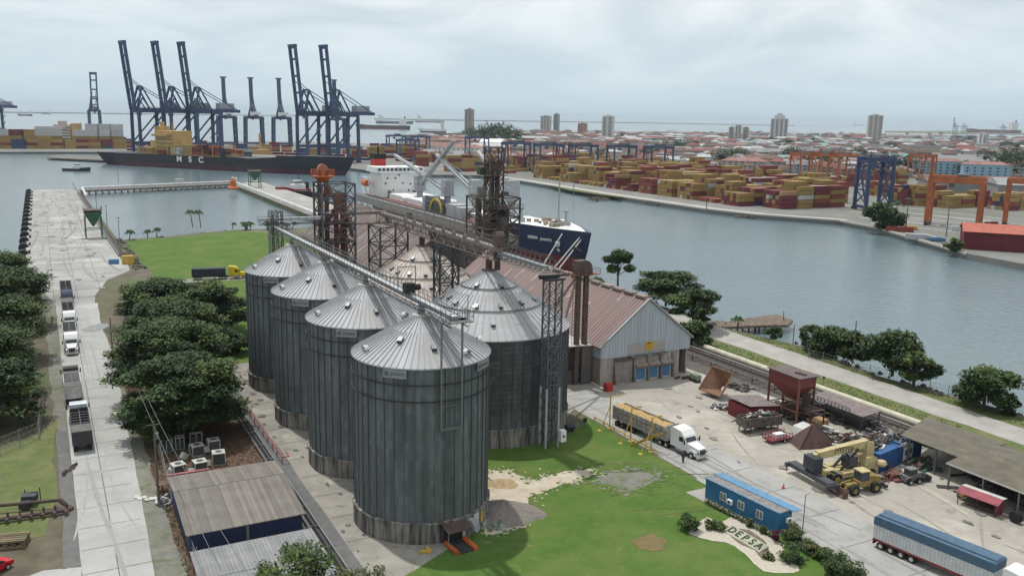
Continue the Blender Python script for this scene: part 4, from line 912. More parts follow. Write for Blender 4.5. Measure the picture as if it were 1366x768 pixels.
# ================================================================ office container and garden
t = thing('site_office', 'blue container office with three white windows beside the truck lane', 'office container', (P(941, 665)+P(1035, 711))/2+Vector((math.sin(R(58)), math.cos(R(58)), 0))*1.25, R(-57))
BLU = mat('office_blue', (0.035, 0.17, 0.34), .5, 0, .06, .6, .12)
b = MB(); b.bx(-6.2, 6.2, -1.25, 1.25, .15, 2.75, .5)
for k in range(40): b.bx(-6.05+k*.305, -5.93+k*.305, -1.28, -1.25, .25, 2.65, .35); b.bx(-6.05+k*.305, -5.93+k*.305, 1.25, 1.28, .25, 2.65, .35)
for k in range(8): b.bx(6.2, 6.24, -1.15+k*.3, -1.02+k*.3, .25, 2.65, .35)
b.build('body', BLU, t)
b = MB(); b.bx(-6.3, 6.3, -1.35, .55, 2.78, 2.86, .4); b.cur = 1; b.add([(-6.4, .5, 2.95), (6.9, .5, 2.95), (6.9, 2.3, 2.75), (-6.4, 2.3, 2.75), (-6.4, .5, 2.88), (6.9, .5, 2.88), (6.9, 2.3, 2.68), (-6.4, 2.3, 2.68)], [(0,1,2,3),(7,6,5,4),(0,4,5,1),(1,5,6,2),(2,6,7,3),(3,7,4,0)], .5); b.bx(-6.32, 6.32, -1.38, -1.2, 2.86, 2.94, .5)
b.build('roof', [mat('roof_grey', (0.27, 0.255, 0.25), .9, 0, 0, 2, .25), mat('roof_blue', (0.12, 0.27, 0.44), .6, 0, 0, 1, .15)], t)
for x in (-2.9, 0.2, 3.3):
    b = MB(); b.bx(x-.55, x+.55, -1.34, -1.27, .95, 2.05, .8); w = b.build('window', WHITE, t)
    for s in (-.26, .26):
        b = MB(); b.bx(x+s-.21, x+s+.21, -1.36, -1.34, 1.05, 1.95, .7); b.build('pane', mat('pale_pane', (.16, .19, .2), .2, 0, .2), w)
for (x, y, z, rz) in ((-1.5, -1.55, 1.35, 0), (6.55, .3, 1.7, math.pi/2)):
    b = MB(); b.box((x, y, z), (.8, .32, .6), rz, .9); o = b.build('air_conditioner', WHITE, t)
    b = MB(); dx, dy = (0, -.17) if rz == 0 else (.17, 0); b.cyl((x+dx, y+dy, z), (x+dx*1.2, y+dy*1.2, z), .21, 12); b.build('fan', DSTEEL, o)
uvsheet('office_slab', [(-89, 74.9),(-73.8,76.1),(-73.8,79.2),(-89,79.2)], .085, CONC)
bed = [(918,712),(921,704),(930,698),(943,690),(950,693),(947,704),(962,708),(975,711),(963,697),(978,688),(992,697),(1008,704),(1032,720),(1046,727),(1042,740),(1050,748),(1064,756),(1066,762),(1058,765),(1035,765),(1018,762),(1005,752),(995,740),(980,729),(968,724),(950,722),(935,718)]
pxsheet('gravel_bed', bed, .12, mat('white_gravel', (0.50, 0.455, 0.38), .95, 0, 0, 3, .12, coord='World', bump=.5, bscale=12), 1.0, .08)
pxsheet('planting_soil', [(945,704),(952,693),(975,704),(1000,708),(1020,722),(1028,738),(1030,747),(1018,748),(1006,735),(990,728),(972,714)], .13, mat('brown_mulch', (0.20, 0.165, 0.13), .95, 0, 0, 3, .3, coord='World'), 1.0, .1)
q = P(994, 721); az = math.atan2((P(1012,731)-P(978,711)).y, (P(1012,731)-P(978,711)).x)
t = thing('garden_sign', 'green DEPSA letters set in a pale sloping bed before the office', 'letter sign', (q.x, q.y, .14), az)
b = MB(); b.add([(-3.1, -.75, 0), (3.1, -.75, 0), (3.1, .75, .45), (-3.1, .75, .45), (-3.1, .75, 0), (3.1, .75, 0)], [(0,1,2,3),(3,2,5,4),(0,3,4),(1,5,2)], .5); b.build('bed_panel', mat('pale_panel', (0.42, 0.42, 0.33), .9), t)
for i, ch in enumerate('DEPSA'):
    M = Matrix.Translation((-2.3+i*1.15, 0, .25)) @ Matrix.Rotation(math.atan(.3), 4, 'X'); text_mesh(ch, 1.45, mat('letter_green', (0.045, 0.07, 0.03), .9), t, M, 'letter', .05, 1.0, .02)
# lamp post, sign posts
q = P(1070, 714); t = thing('lamp_post', 'thin grey post on the lawn kerb behind the office end', 'post', q); b = MB(); b.cyl((0, 0, 0), (0, 0, 5.4), .07, 8, .05); b.build('pole', STEEL, t); b = MB(); b.beam((0, 0, 5.35), (.6, .3, 5.5), .05); b.build('arm', STEEL, t)
q = P(1032, 632); t = thing('traffic_cone', 'small orange traffic cone alone on the yard lane', 'cone', P(1045, 651)); b = MB(); b.cyl((0, 0, .04), (0, 0, .75), .18, 12, .04); b.build('cone_body', mat('cone_orange', (.75, .09, .04), .6), t); b = MB(); b.bx(-.24, .24, -.24, .24, 0, .05); b.build('base', ORANGE, t)

# ================================================================ yard plant
CREAM = mat('cream_yellow', (0.50, 0.42, 0.22), .6, 0, .1, 1, .15)
t = thing('reach_stacker', 'cream yellow container reach stacker with raised boom standing in the yard', 'reach stacker', P(1118, 638), R(22))
# local: forward is -x
b = MB(); b.bx(-2.6, 5.0, -1.0, 1.0, .7, 1.5); b.bx(3.2, 5.6, -1.7, 1.7, .8, 2.3); b.bx(-2.4, -1.0, -1.7, 1.7, 1.0, 1.6); b.bx(-1.0, 3.2, -2.0, -1.0, 1.0, 1.7); b.bx(-1.0, 3.2, 1.0, 2.0, 1.0, 1.7); b.build('chassis', CREAM, t)
b = MB(); b.prof([(3.4, 2.2), (5.6, 2.2), (5.5, 3.0), (5.0, 3.3), (3.6, 3.2)], -1.5, 1.5); b.build('counterweight', CREAM, t)
b = MB(); b.bx(.9, 2.5, -.9, .7, 1.7, 3.4); b.build('operator_cab', GLASS, t)
for x, r, w, ys in ((-1.9, .85, .7, (-1.6, -.9, .9, 1.6)), (4.4, .8, .6, (-1.5, 1.5))):
    for y in ys: wheel(t, x, y, r, w*.9, 'wheel', YELLOW)
b = MB(); b.beam((4.6, 0, 4.9), (-4.2, 0, 4.1), .95, 1.05, .6); b.beam((-4.0, 0, 4.15), (-4.6, 0, 3.9), .7, .8, .3); b.build('boom', CREAM, t)
b = MB(); b.prof([(3.6, 2.0), (5.3, 2.0), (5.2, 5.2), (4.3, 5.4)], -.95, -.6); b.prof([(3.6, 2.0), (5.3, 2.0), (5.2, 5.2), (4.3, 5.4)], .6, .95); b.build('boom_mast', CREAM, t)
for s in (-1, 1):
    b = MB(); b.cyl((-.4, s*.75, 1.6), (2.6, s*.65, 4.4), .2, 8); b.build('lift_cylinder', DSTEEL, t)
b = MB(); b.box((-4.8, 0, 3.1), (1.5, 2.3, 1.9)); b.build('head_block', mat('dark_grey_paint', (.06, .065, .075), .6, 0, .2), t)
b = MB(); b.bx(-5.6, -4.2, -4.2, 4.2, 1.1, 1.7); b.bx(-5.2, -4.6, -1, 1, 1.7, 2.3)
for s in (-1, 1): b.bx(-5.9, -3.9, s*4.3-.25, s*4.3+.25, 1.0, 1.55); b.beam((-5.7, s*4.3, 1.0), (-5.7, s*4.3, .3), .1); b.beam((-4.1, s*4.3, 1.0), (-4.1, s*4.3, .3), .1)
b.build('spreader', MATS['dark_grey_paint'], t)
M = Matrix.Translation((.2, -.50, 4.5)) @ Matrix.Rotation(R(90), 4, 'X') @ Matrix.Rotation(R(-5), 4, 'Z'); text_mesh('HYSTER', 1.1, BLACK, t, M, 'lettering', .01, .9)
b = MB(); b.lathe([(0, 0), (.6, .05), (.8, .4), (.6, .75), (0, .85)], 12, (5.9, -1.9)); b.build('hydraulic_tank', CREAM, t).location.z = 1.9
t = thing('wheel_loader', 'old yellow wheel loader with brown bucket in front of the reach stacker', 'wheel loader', P(1142, 655), R(20))
OLDY = mat('old_yellow', (0.30, 0.22, 0.07), .75, 0, .2, 1.5, .3)
b = MB(); b.bx(-.2, 3.4, -.75, .75, .9, 1.7); b.prof([(1.4, 1.6), (3.5, 1.6), (3.4, 2.1), (1.5, 2.3)], -.7, .7); b.bx(-1.8, -.2, -.5, .5, .8, 1.3); b.build('body', OLDY, t)
b = MB(); b.bx(.0, 1.4, -.75, .75, 1.7, 3.0, .3); b.build('cab', mat('cab_dark', (.06, .07, .08), .3, 0, .1), t)
b = MB(); b.bx(-.1, 1.5, -.85, .85, 3.0, 3.15, .8); b.build('cab_roof', CREAM, t)
for x in (-1.3, 2.3):
    for y in (-1.1, 1.1): wheel(t, x, y, .75, .5, 'wheel', OLDY)
b = MB()
for s in (-.55, .55): b.beam((-.5, s, 1.5), (-2.2, s, 1.2), .2, .3); b.beam((-2.2, s, 1.2), (-2.8, s, .5), .2, .25)
b.build('lift_arm', OLDY, t)
b = MB(); b.prof([(-2.8, .1), (-2.8, 1.1), (-2.95, 1.1), (-3.1, .3), (-3.7, .15), (-3.7, .05)], -1.6, 1.6); b.bx(-3.6, -2.8, -1.62, -1.55, .05, .9); b.bx(-3.6, -2.8, 1.55, 1.62, .05, .9); b.build('bucket', mat('bucket_brown', (.13, .08, .06), .8, 0, .1), t)
b = MB(); b.beam((3.4, 0, .8), (4.8, 0, .6), .25); b.bx(4.3, 4.7, -.9, .9, .3, .7); b.build('rear_hitch', DSTEEL, t)
t = thing('skid_steer', 'small grey tracked skid steer on the pale spill in the yard', 'skid steer', P(1214, 643), R(20))
b = MB(); b.bx(-1.3, 1.3, -.55, .55, .4, 1.2); b.bx(.6, 1.4, -.6, .6, 1.0, 1.6); b.build('body', STEEL, t)
b = MB(); b.bx(-.8, .6, -.55, .55, 1.2, 2.1); b.build('cab', MATS['cab_dark'], t)
b = MB(); b.bx(-.85, .65, -.6, .6, 2.1, 2.2); b.build('cab_roof', STEEL, t)
for x in (-.75, .75):
    for y in (-.8, .8): wheel(t, x, y, .42, .35)
b = MB(); b.beam((1.2, -.75, 1.7), (-1.5, -.75, 1.0), .15); b.beam((1.2, .75, 1.7), (-1.5, .75, 1.0), .15); b.build('lift_arm', STEEL, t)
b = MB(); b.bx(1.6, 3.2, -.7, .7, .2, .8); b.cyl((2.4, -.6, .9), (2.4, .6, .9), .3, 8); b.build('attachment', DSTEEL, t)

# blue containers, heaped with scrap
def container(t, x0, x1, y0, y1, z0, z1, m, name='body'):
    b = MB(); b.bx(x0, x1, y0, y1, z0, z1, .5); n = int((x1-x0)/.5)
    for k in range(n):
        for s, y in ((-1, y0), (1, y1)): b.bx(x0+.15+k*.5, x0+.35+k*.5, y+s*.03-.03, y+s*.03+.03, z0+.1, z1-.1, .3)
    for x in (x0, x1):
        for y in (y0, y1): b.bx(x-.06, x+.06, y-.06, y+.06, z0, z1+.02, .6)
    for k in range(6): b.bx(x0-.05, x0, y0+.15, y1-.15, z0+.3+k*.38, z0+.45+k*.38, .25)
    for k in range(6): b.bx(x1, x1+.05, y0+.15+k*.38, y0+.3+k*.38, z0+.1, z1-.1, .25)
    return b.build(name, m, t)
CB = mat('container_blue', (0.03, 0.10, 0.27), .6, 0, .08, .6, .15)
q = P(1171, 632); az = R(38)
t = thing('storage_container', 'blue storage container with ribbed doors behind the wheel loader', 'container', q, az); container(t, 0, 6.1, 0, 2.5, .1, 3.0, CB)
d = Vector((math.cos(az), math.sin(az), 0)); t = thing('storage_container', 'blue storage container with a white door panel under the scrap heap', 'container', q+d*6.5, az); container(t, 0, 5.6, 0, 2.5, .1, 3.1, CB)
b = MB(); b.bx(.2, 2.9, -.08, -.03, .5, 2.9, .8); pn = b.build('white_panel', WHITE, t); b = MB(); b.bx(.5, 2.6, -.1, -.08, 1.3, 2.1, .5); b.build('grey_band', STEEL, pn)
def scrap(name, label, c, sx, sy, sz, n, mats, cat='scrap', seed=1, z0=0, rz=0, longest=3.0):
    r = random.Random(seed); b = MB()
    for k in range(n):
        b.cur = r.randrange(len(mats)); x, y = r.gauss(0, sx/2.4), r.gauss(0, sy/2.4)
        if abs(x) > sx or abs(y) > sy: continue
        z = z0+abs(r.gauss(0, 1))*sz*.45*max(.2, 1-(x/sx)**2-(y/sy)**2)+.1; L = r.uniform(.5, longest); a = r.choice((0, .3, 1.57, 1.2, r.uniform(0, 3.1)))
        k_ = r.random()
        if k_ < .45: b.beam((x-L/2*math.cos(a), y-L/2*math.sin(a), z), (x+L/2*math.cos(a), y+L/2*math.sin(a), z+r.uniform(-.3, .5)), r.uniform(.08, .25))
        elif k_ < .8: b.box((x, y, z), (L*.7, r.uniform(.4, 1.4), r.uniform(.05, .25)), a, None, r.uniform(-.35, .35))
        else: b.cyl((x, y, z), (x+L*.5*math.cos(a), y+L*.5*math.sin(a), z+r.uniform(0, .4)), r.uniform(.15, .4), 8)
    o = b.build(name, mats, None, c, rz); tag(o, label, cat); return o
SCR = [RUST, DSTEEL, STEEL, WOOD, RUSTR, OFFWHITE]
scrap('scrap_heap', 'jumbled scrap metal and boards heaped on and behind the blue containers', q+d*5+Vector((-1.6, 3.0, 0)), 7, 3.4, 1.4, 210, [RUST, DSTEEL, STEEL, WOOD, DSTEEL, OFFWHITE], 'scrap heap', 5, 2.6, az)
b = MB(); c = q+d*6; b.box((c.x-1.8, c.y+3.4, 1.3), (12, 3.6, 2.5), az, .2); tag(b.build('scrap_bin', RUST), 'long rusty bin under the scrap heap behind the blue containers', 'bin')
scrap('scrap_heap', 'rust red sheets lying before the blue containers', P(1178, 638)+Vector((1.6, .6, 0)), 2.6, 1.2, .9, 26, [RUSTR, RUST, RUSTR], 'scrap heap', 6, 0, az)
scrap('scrap_heap', 'low rusty sheets and orange beam between reach stacker and blue container', P(1160, 608), 3.2, 1.8, 1.2, 40, [RUSTR, YELLOW, RUST, OFFWHITE], 'scrap heap', 16, 0, az)
scrap('scrap_heap', 'tangled white and grey metal bits beside the brown hopper', P(968, 545), 2.8, 1.6, .8, 60, [STEEL, OFFWHITE, RUST, STEEL], 'scrap heap', 7, 0, 0, 1.6)
scrap('scrap_heap', 'dark tangle of pipes and beams under the red tank hopper', P(1066, 556), 4.2, 3.0, 1.9, 120, [DSTEEL, RUST, DSTEEL], 'scrap heap', 8, 0, SR, 4)
scrap('scrap_heap', 'dark timber and steel stacked along the rail pipes behind the red tank', P(1100, 555), 8, 2.2, 1.6, 130, [DSTEEL, RUST, WOOD, DSTEEL], 'scrap heap', 9, 0, SR, 4)
scrap('scrap_heap', 'grey pipes and sheets strewn along the pipe rack behind the containers', P(1185, 575), 9, 1.8, 1.0, 90, [STEEL, WOOD, DSTEEL, OFFWHITE], 'scrap heap', 10, 0, SR, 4)
scrap('scrap_heap', 'scattered grey pipes at the corner of the warehouse yard', P(985, 518), 2.8, 1.6, .8, 50, [STEEL, DSTEEL, RUST], 'scrap heap', 12, 0, SR, 3)
for i, (x, y, sx, sy, sz, n, ms, lb) in enumerate(((1035, 548, 2.6, 1.6, 1.6, 60, [DSTEEL, RUST], 'dark frames and pipes piled between the red shed and red hopper'), (1096, 578, 3.2, 2.0, 1.0, 70, [WOOD, OFFWHITE, RUST, STEEL], 'boards and pale sheets strewn behind the brown upturned hopper'), (1140, 590, 3.2, 2.2, 1.3, 80, [RUST, DSTEEL, RUSTR, WOOD], 'rusty jumble between the reach stacker boom and the blue container'), (1000, 566, 2.4, 1.2, .7, 40, [OFFWHITE, RUST, WOOD], 'pale boards beside the grey tipper body'), (1075, 545, 3.4, 2.0, 2.4, 90, [DSTEEL, DSTEEL, RUST], 'black conveyor scrap heaped against the red hopper legs'), (1150, 568, 4.5, 1.6, 1.2, 90, [DSTEEL, STEEL, RUST, WOOD], 'dark scrap in a row between the canopy and the pipe rack'), (1195, 588, 4.0, 1.8, 1.4, 90, [STEEL, WOOD, OFFWHITE, DSTEEL], 'grey boards and sheets piled behind the blue containers'))):
    scrap('scrap_heap', lb, P(x, y), sx, sy, sz, n, ms, 'scrap heap', 60+i, 0, SR, 3.2)
# brown square hopper lying tipped
t = thing('tipped_hopper', 'brown pyramid hopper lying tipped on the yard near the warehouse', 'hopper', P(953, 528), R(-58))
BRH = mat('brown_hopper', (0.27, 0.15, 0.095), .8, 0, .1, .8, .2)
M = Matrix.Translation((0, .9, 2.2)) @ Matrix.Rotation(R(52), 4, 'X')
rim = [M @ Vector(p) for p in ((-2.7,-2.5,1.0),(2.7,-2.5,1.0),(2.7,2.5,1.0),(-2.7,2.5,1.0))]; tip = [M @ Vector(p) for p in ((-.5,-.5,-1.7),(.5,-.5,-1.7),(.5,.5,-1.7),(-.5,.5,-1.7))]
for i in range(4):
    j = (i+1) % 4; b = MB(); c = sum((rim[i], rim[j], tip[i], tip[j]), Vector())/4; n_ = ((rim[j]-rim[i]).cross(tip[i]-rim[i])).normalized()*.06
    vs = [rim[i], rim[j], tip[j], tip[i]]; b.add([v+n_ for v in vs]+[v-n_ for v in vs], [(0,1,2,3),(7,6,5,4),(0,4,5,1),(1,5,6,2),(2,6,7,3),(3,7,4,0)], (.2, .9, .5, .7)[i]); b.beam(rim[i], rim[j], .2); b.build('side_plate', BRH, t)
# folded dark brown hopper beside the reach stacker
t = thing('upturned_hopper', 'dark brown upturned hopper plate behind the reach stacker', 'hopper', P(1086, 594), R(10))
b = MB(); b.add([(-3.4, -1.6, .1), (3.6, -1.4, .1), (.3, .6, 3.3), (-.5, .6, 3.3), (3.6, 2.6, .1), (-3.4, 2.6, .1)], [(0,1,2,3),(1,4,2),(4,5,3,2),(5,0,3)], .4); b.beam((-3.4, -1.65, .15), (-.4, .55, 3.3), .14); b.beam((3.6, -1.4, .15), (.2, .6, 3.3), .14); b.beam((-1.6, -1.6, .3), (-.6, -.1, 2.2), .1, .1, .9)
b.build('plates', mat('dark_brown_plate', (0.105, 0.062, 0.055), .8, 0, .15, .8, .2), t)
# red tank hopper on legs
RT = mat('tank_red', (0.22, 0.045, 0.04), .75, 0, .12, .8, .25, col2=(.13, .045, .04))
t = thing('red_tank_hopper', 'dark red hopper on stilts with a grey lid beside the rail pipes', 'hopper', P(1052, 560), R(-64))
b = MB(); b.add([(-3.6,-1.8,8.4),(3.6,-1.8,8.4),(3.6,1.8,8.4),(-3.6,1.8,8.4),(-3.6,-1.8,6.4),(3.6,-1.8,6.8),(3.6,1.8,6.8),(-3.6,1.8,6.4),(-.4,-.6,4.2),(1.6,-.6,4.2),(1.6,.6,4.2),(-.4,.6,4.2)], [(0,4,5,1),(1,5,6,2),(2,6,7,3),(3,7,4,0),(4,8,9,5),(5,9,10,6),(6,10,11,7),(7,11,8,4),(8,11,10,9),(0,1,2,3)], .5); b.build('tank', RT, t)
b = MB(); b.box((0, 0, 8.55), (7.8, 4.2, .14), 0, .4); b.box((1.2, 0, 8.75), (.8, .6, .3), 0, .05); b.box((2.4, .2, 8.75), (.9, .6, .3), 0, .05); b.build('lid', mat('lid_mauve', (0.16, 0.125, 0.125), .8, 0, .3), t)
for (x, y) in ((-3.5, -1.7), (3.5, -1.7), (3.5, 1.7), (-3.5, 1.7)):
    b = MB(); b.beam((x, y, 0), (x, y, 8.4), .28); b.build('leg', RUSTR, t)
b = MB()
for z in (2.6, 4.6):
    b.beam((-3.5, -1.7, z), (3.5, -1.7, z), .16); b.beam((3.5, -1.7, z), (3.5, 1.7, z), .16); b.beam((-3.5, 1.7, z), (3.5, 1.7, z), .16); b.beam((-3.5, -1.7, z), (-3.5, 1.7, z), .16)
b.beam((-3.5, -1.7, 1), (3.5, -1.7, 4.6), .14); b.build('brace', RUSTR, t)
b = MB(); b.bx(2.0, 6.2, -1.4, 1.8, 3.4, 3.55); b.rail((2, -1.4, 3.5), (6.2, -1.4, 3.5), 1.1); b.rail((6.2, -1.4, 3.5), (6.2, 1.8, 3.5), 1.1); b.beam((6.1, -1.3, 0), (6.1, -1.3, 3.5), .2); b.beam((6.1, 1.7, 0), (6.1, 1.7, 3.5), .2); b.cyl((3.6, 0, 3.6), (3.6, 0, 5.6), .7, 10); b.box((1, -.2, 2.4), (3, 1.6, 1.8)); b.build('platform', mat('soot_red', (.07, .045, .04), .9, 0, .3), t)
t = thing('red_shed', 'small dark red sheet shed with grey roof beside the red hopper', 'shed', P(1020, 562), R(25))
b = MB(); b.bx(-6.4, 0, 0, 5.6, 0, 2.6, .5)
for k in range(16): b.bx(-6.3+k*.4, -6.2+k*.4, -.04, 0, .05, 2.55, .2)
b.build('wall', mat('shed_red', (.22, .035, .045), .75, 0, .08), t).location.x = 3.0
b = MB(); b.add([(-3.8, -.5, 3.3), (3.3, -.5, 2.6), (3.3, 6, 2.6), (-3.8, 6, 3.3), (-3.8, -.5, 3.2), (3.3, -.5, 2.5), (3.3, 6, 2.5), (-3.8, 6, 3.2)], [(0,1,2,3),(7,6,5,4),(0,4,5,1),(1,5,6,2),(2,6,7,3),(3,7,4,0)], .6); b.build('roof', mat('roof_mauve', (0.22, 0.18, 0.175), .85, 0, .1, 1, .2), t)
# rusty tipper body full of scrap
t = thing('scrap_trailer', 'old grey ribbed tipper body on legs full of scrap', 'tipper body', P(1012, 574), R(20))
b = MB()
for (x0, x1, y0, y1) in ((-3.6, 3.6, -1.25, -1.1), (-3.6, 3.6, 1.1, 1.25), (-3.6, -3.45, -1.1, 1.1), (3.45, 3.6, -1.1, 1.1)): b.bx(x0, x1, y0, y1, 1.1, 2.7, .4)
b.bx(-3.5, 3.5, -1.1, 1.1, 1.1, 1.25)
for k in range(14): b.bx(-3.5+k*.53, -3.38+k*.53, -1.35, -1.25, 1.1, 2.65, .2)
b.build('body', mat('grey_rust', (.17, .14, .125), .85, 0, .3, 1, .3), t)
for x in (-3.2, -2.2, 1.8, 3.0):
    for y in (-.9, .9):
        b = MB(); b.beam((x, y, 0), (x, y, 1.1), .14); b.build('leg', RUST, t)
scrap('scrap_pieces', 'mixed scrap and pale sheets filling the grey tipper body', P(1012, 574), 3.2, .9, .9, 70, SCR, 'scrap', 13, 2.3, R(20), 2.0)
t = thing('pink_trailer', 'small faded red mesh trailer carrying a white crate', 'trailer', P(1038, 588), R(25))
b = MB(); b.bx(-2.4, 2.0, -1, 1, .5, .65)
for y in (-1, 1): b.rail((-2.4, y, .6), (2.0, y, .6), .9, 7, .07, 2)
b.rail((-2.4, -1, .6), (-2.4, 1, .6), .9, 3, .07, 2); b.build('frame', mat('faded_red', (.28, .07, .08), .8, 0, .2), t)
for x in (.4, 1.3):
    for y in (-1.0, 1.0): wheel(t, x, y, .33, .2)
b = MB(); b.box((0, 0, .35), (1.7, 1.1, .7), 0, .9); o = b.build('white_crate', WHITE, None, P(1038, 588)+Vector((0, 0, .65)), R(25)); tag(o, 'white crate riding on the small faded red trailer', 'crate')
# pile of steel sections
b = MB()
for k in range(9): b.beam((-2.2, -.6+(k % 4)*.38, .3+(k//4)*.35), (2.2, -.5+(k % 4)*.38, .25+(k//4)*.35), .3, .25)
o = b.build('steel_sections', STEEL, None, P(1008, 563)+Vector((0, 0, 0)), R(-25)); tag(o, 'stack of grey steel sections behind the scrap-filled tipper body', 'steel stack')
b = MB(); b.prof([(-2.2, 0), (2.2, 0), (1.7, 1.1), (.2, 1.6), (-1.8, 1.2)], -1.1, 1.1, .8); o = b.build('white_tank', OFFWHITE, None, P(1075, 577), R(25)); tag(o, 'dented white cab shell on the ground behind the reach stacker', 'cab shell')
b = MB(); b.bx(-1.6, 1.6, -1, 1, 0, 1.1, .6); o = b.build('tan_crate', mat('tan_board', (.42, .26, .13), .85, 0, .05), None, P(1090, 567), R(30)); tag(o, 'tan wooden crate beside the dented white cab shell', 'crate')
t = thing('yard_canopy', 'low mauve sheet canopy by the pipe rack, open below', 'canopy', P(1126, 562), R(-62))
b = MB(); b.add([(-6.5, -2.2, 2.9), (5.5, -2.2, 2.9), (5.5, 2.2, 3.3), (-6.5, 2.2, 3.3), (-6.5, -2.2, 2.8), (5.5, -2.2, 2.8), (5.5, 2.2, 3.2), (-6.5, 2.2, 3.2)], [(0,1,2,3),(7,6,5,4),(0,4,5,1),(1,5,6,2),(2,6,7,3),(3,7,4,0)], .5); b.build('roof', MATS['roof_mauve'], t)
for x in (-6.2, -2.3, 1.6, 5.2):
    for y in (-2.1, 2.1):
        b = MB(); b.beam((x, y, 0), (x, y, 2.9), .16); b.build('post', DSTEEL, t)
b = MB(); b.rail((-6.4, -2.4, 2.9), (3, -2.4, 2.9), .7, 12, .08); b.bx(-5, 4.5, -1.2, 1.6, 0, 1.6, .2); b.build('stored_rack', DSTEEL, t)

# big open shed at the right edge, red stall
t = thing('machine_shed', 'long open machine shed with mossy brown flat roof at the right edge', 'shed', S(-76, 108.8), SR)
SHR = mat('mossy_roof', (0.145, 0.13, 0.10), .95, 0, .05, .5, .25, col2=(.10, .09, .075), n2=(.4, .62, .2, (.17, .16, .11)))
def slab(b, pts, th=.12, var=.5):
    n = len(pts); b.add([tuple(p) for p in pts]+[(p[0], p[1], p[2]-th) for p in pts], [tuple(range(n)), tuple(range(2*n-1, n-1, -1))]+[(i, n+i, n+(i+1) % n, (i+1) % n) for i in range(n)], var)
b = MB(); slab(b, [(1.5, 0, 3.9), (40, 0, 3.9), (40, 6.5, 5.0), (1.5, 6.5, 5.0)]); slab(b, [(1.5, 6.5, 5.0), (40, 6.5, 5.0), (40, 13.5, 4.2), (1.5, 13.5, 4.2)]); slab(b, [(-8.5, 3.0, 4.1), (1.48, 3.0, 4.1), (1.48, 13.5, 4.5), (-12, 13.5, 4.3)]); b.build('roof', SHR, t)
for k in range(8):
    b = MB(); x = 2+k*5; b.beam((x, .3, 0), (x, .3, 3.8), .2); b.build('post', STEEL, t)
for x in (-7, -2.5):
    b = MB(); b.beam((x, 3.3, 0), (x, 3.3, 4.0), .22); b.build('post', STEEL, t)
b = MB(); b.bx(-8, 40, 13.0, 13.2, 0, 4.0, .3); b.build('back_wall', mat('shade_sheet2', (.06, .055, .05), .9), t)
b = MB(); b.bx(1.5, 40, -.05, 0, 3.7, 3.9, .6); b.build('fascia', OFFWHITE, t)
r = random.Random(31)
scrap('stored_machinery', 'dark machines and crates crowded under the open shed roof', S(-62, 114.5), 15, 3.0, 2.2, 220, [DSTEEL, RUST, STEEL, DSTEEL], 'machinery', 21, 0, SR, 3)
scrap('machine_parts', 'green and brown machine parts under the shed end by the blue container', S(-81.5, 113), 3.0, 2.4, 1.4, 60, [GREEN, RUST, DSTEEL, WOOD], 'machinery', 22, 0, SR, 2)
q = S(-71.3, 109.0); b = MB(); b.box((0, 0, .7), (1.9, 1.2, .7), 0, .7); b.box((-.3, 0, 1.25), (.8, .9, .5), 0, .4); b.cyl((-.8, -.5, .4), (-.8, .5, .4), .38, 10, var=.1); b.cyl((.8, -.5, .4), (.8, .5, .4), .38, 10, var=.1); tag(b.build('old_compressor', OLDY, None, q, .5), 'old yellow compressor parked at the open shed front', 'compressor')
b = MB(); b.add([(-1.6, -.6, .12), (1.6, -.5, .1), (1.5, .5, .14), (-1.5, .5, .12), (-1.6, -.6, .02), (1.6, -.5, .02), (1.5, .5, .02), (-1.5, .5, .02)], [(0,1,2,3),(0,4,5,1),(1,5,6,2),(2,6,7,3),(3,7,4,0)], .3); tag(b.build('steel_plate', DSTEEL, None, P(1265, 650), R(-10)), 'dark steel plate lying before the open shed', 'steel plate')
q = P(1308, 678); t = thing('market_stall', 'small stall with dark red and white peaked roof before the open shed', 'stall', q, R(-55))
b = MB(); slab(b, [(-2.8, -1.4, 1.75), (2.8, -1.4, 1.75), (2.8, -.1, 2.35), (-2.8, -.1, 2.35)], .06); b.cur = 1; slab(b, [(-2.8, -.1, 2.36), (2.8, -.1, 2.36), (2.8, .9, 2.3), (-2.8, .9, 2.3)], .06); b.build('roof', [mat('stall_red', (.30, .07, .09), .7), OFFWHITE], t)
for x in (-2.5, 0, 2.4):
    for y in (-1.2, .8):
        b = MB(); b.beam((x, y, 0), (x, y, 1.9), .1); b.build('post', DSTEEL, t)
b = MB(); b.bx(-2.5, 2.4, -.9, .6, .55, .62); b.bx(-2.5, 2.4, .75, .8, .1, 1.2, .2); b.build('shelf', RUST, t)
b = MB(); b.bx(2.3, 2.5, -1.2, .8, .1, 1.7); b.build('end_panel', MATS['stall_red'], t)
q = P(1345, 690); b = MB(); b.cyl((-.4, 0, .75), (.4, 0, .75), .75, 16); tag(b.build('big_tyre', BLACK, None, S(-63.3, 107.8), .4), 'big black tyre standing beside the red-roofed stall', 'tyre')
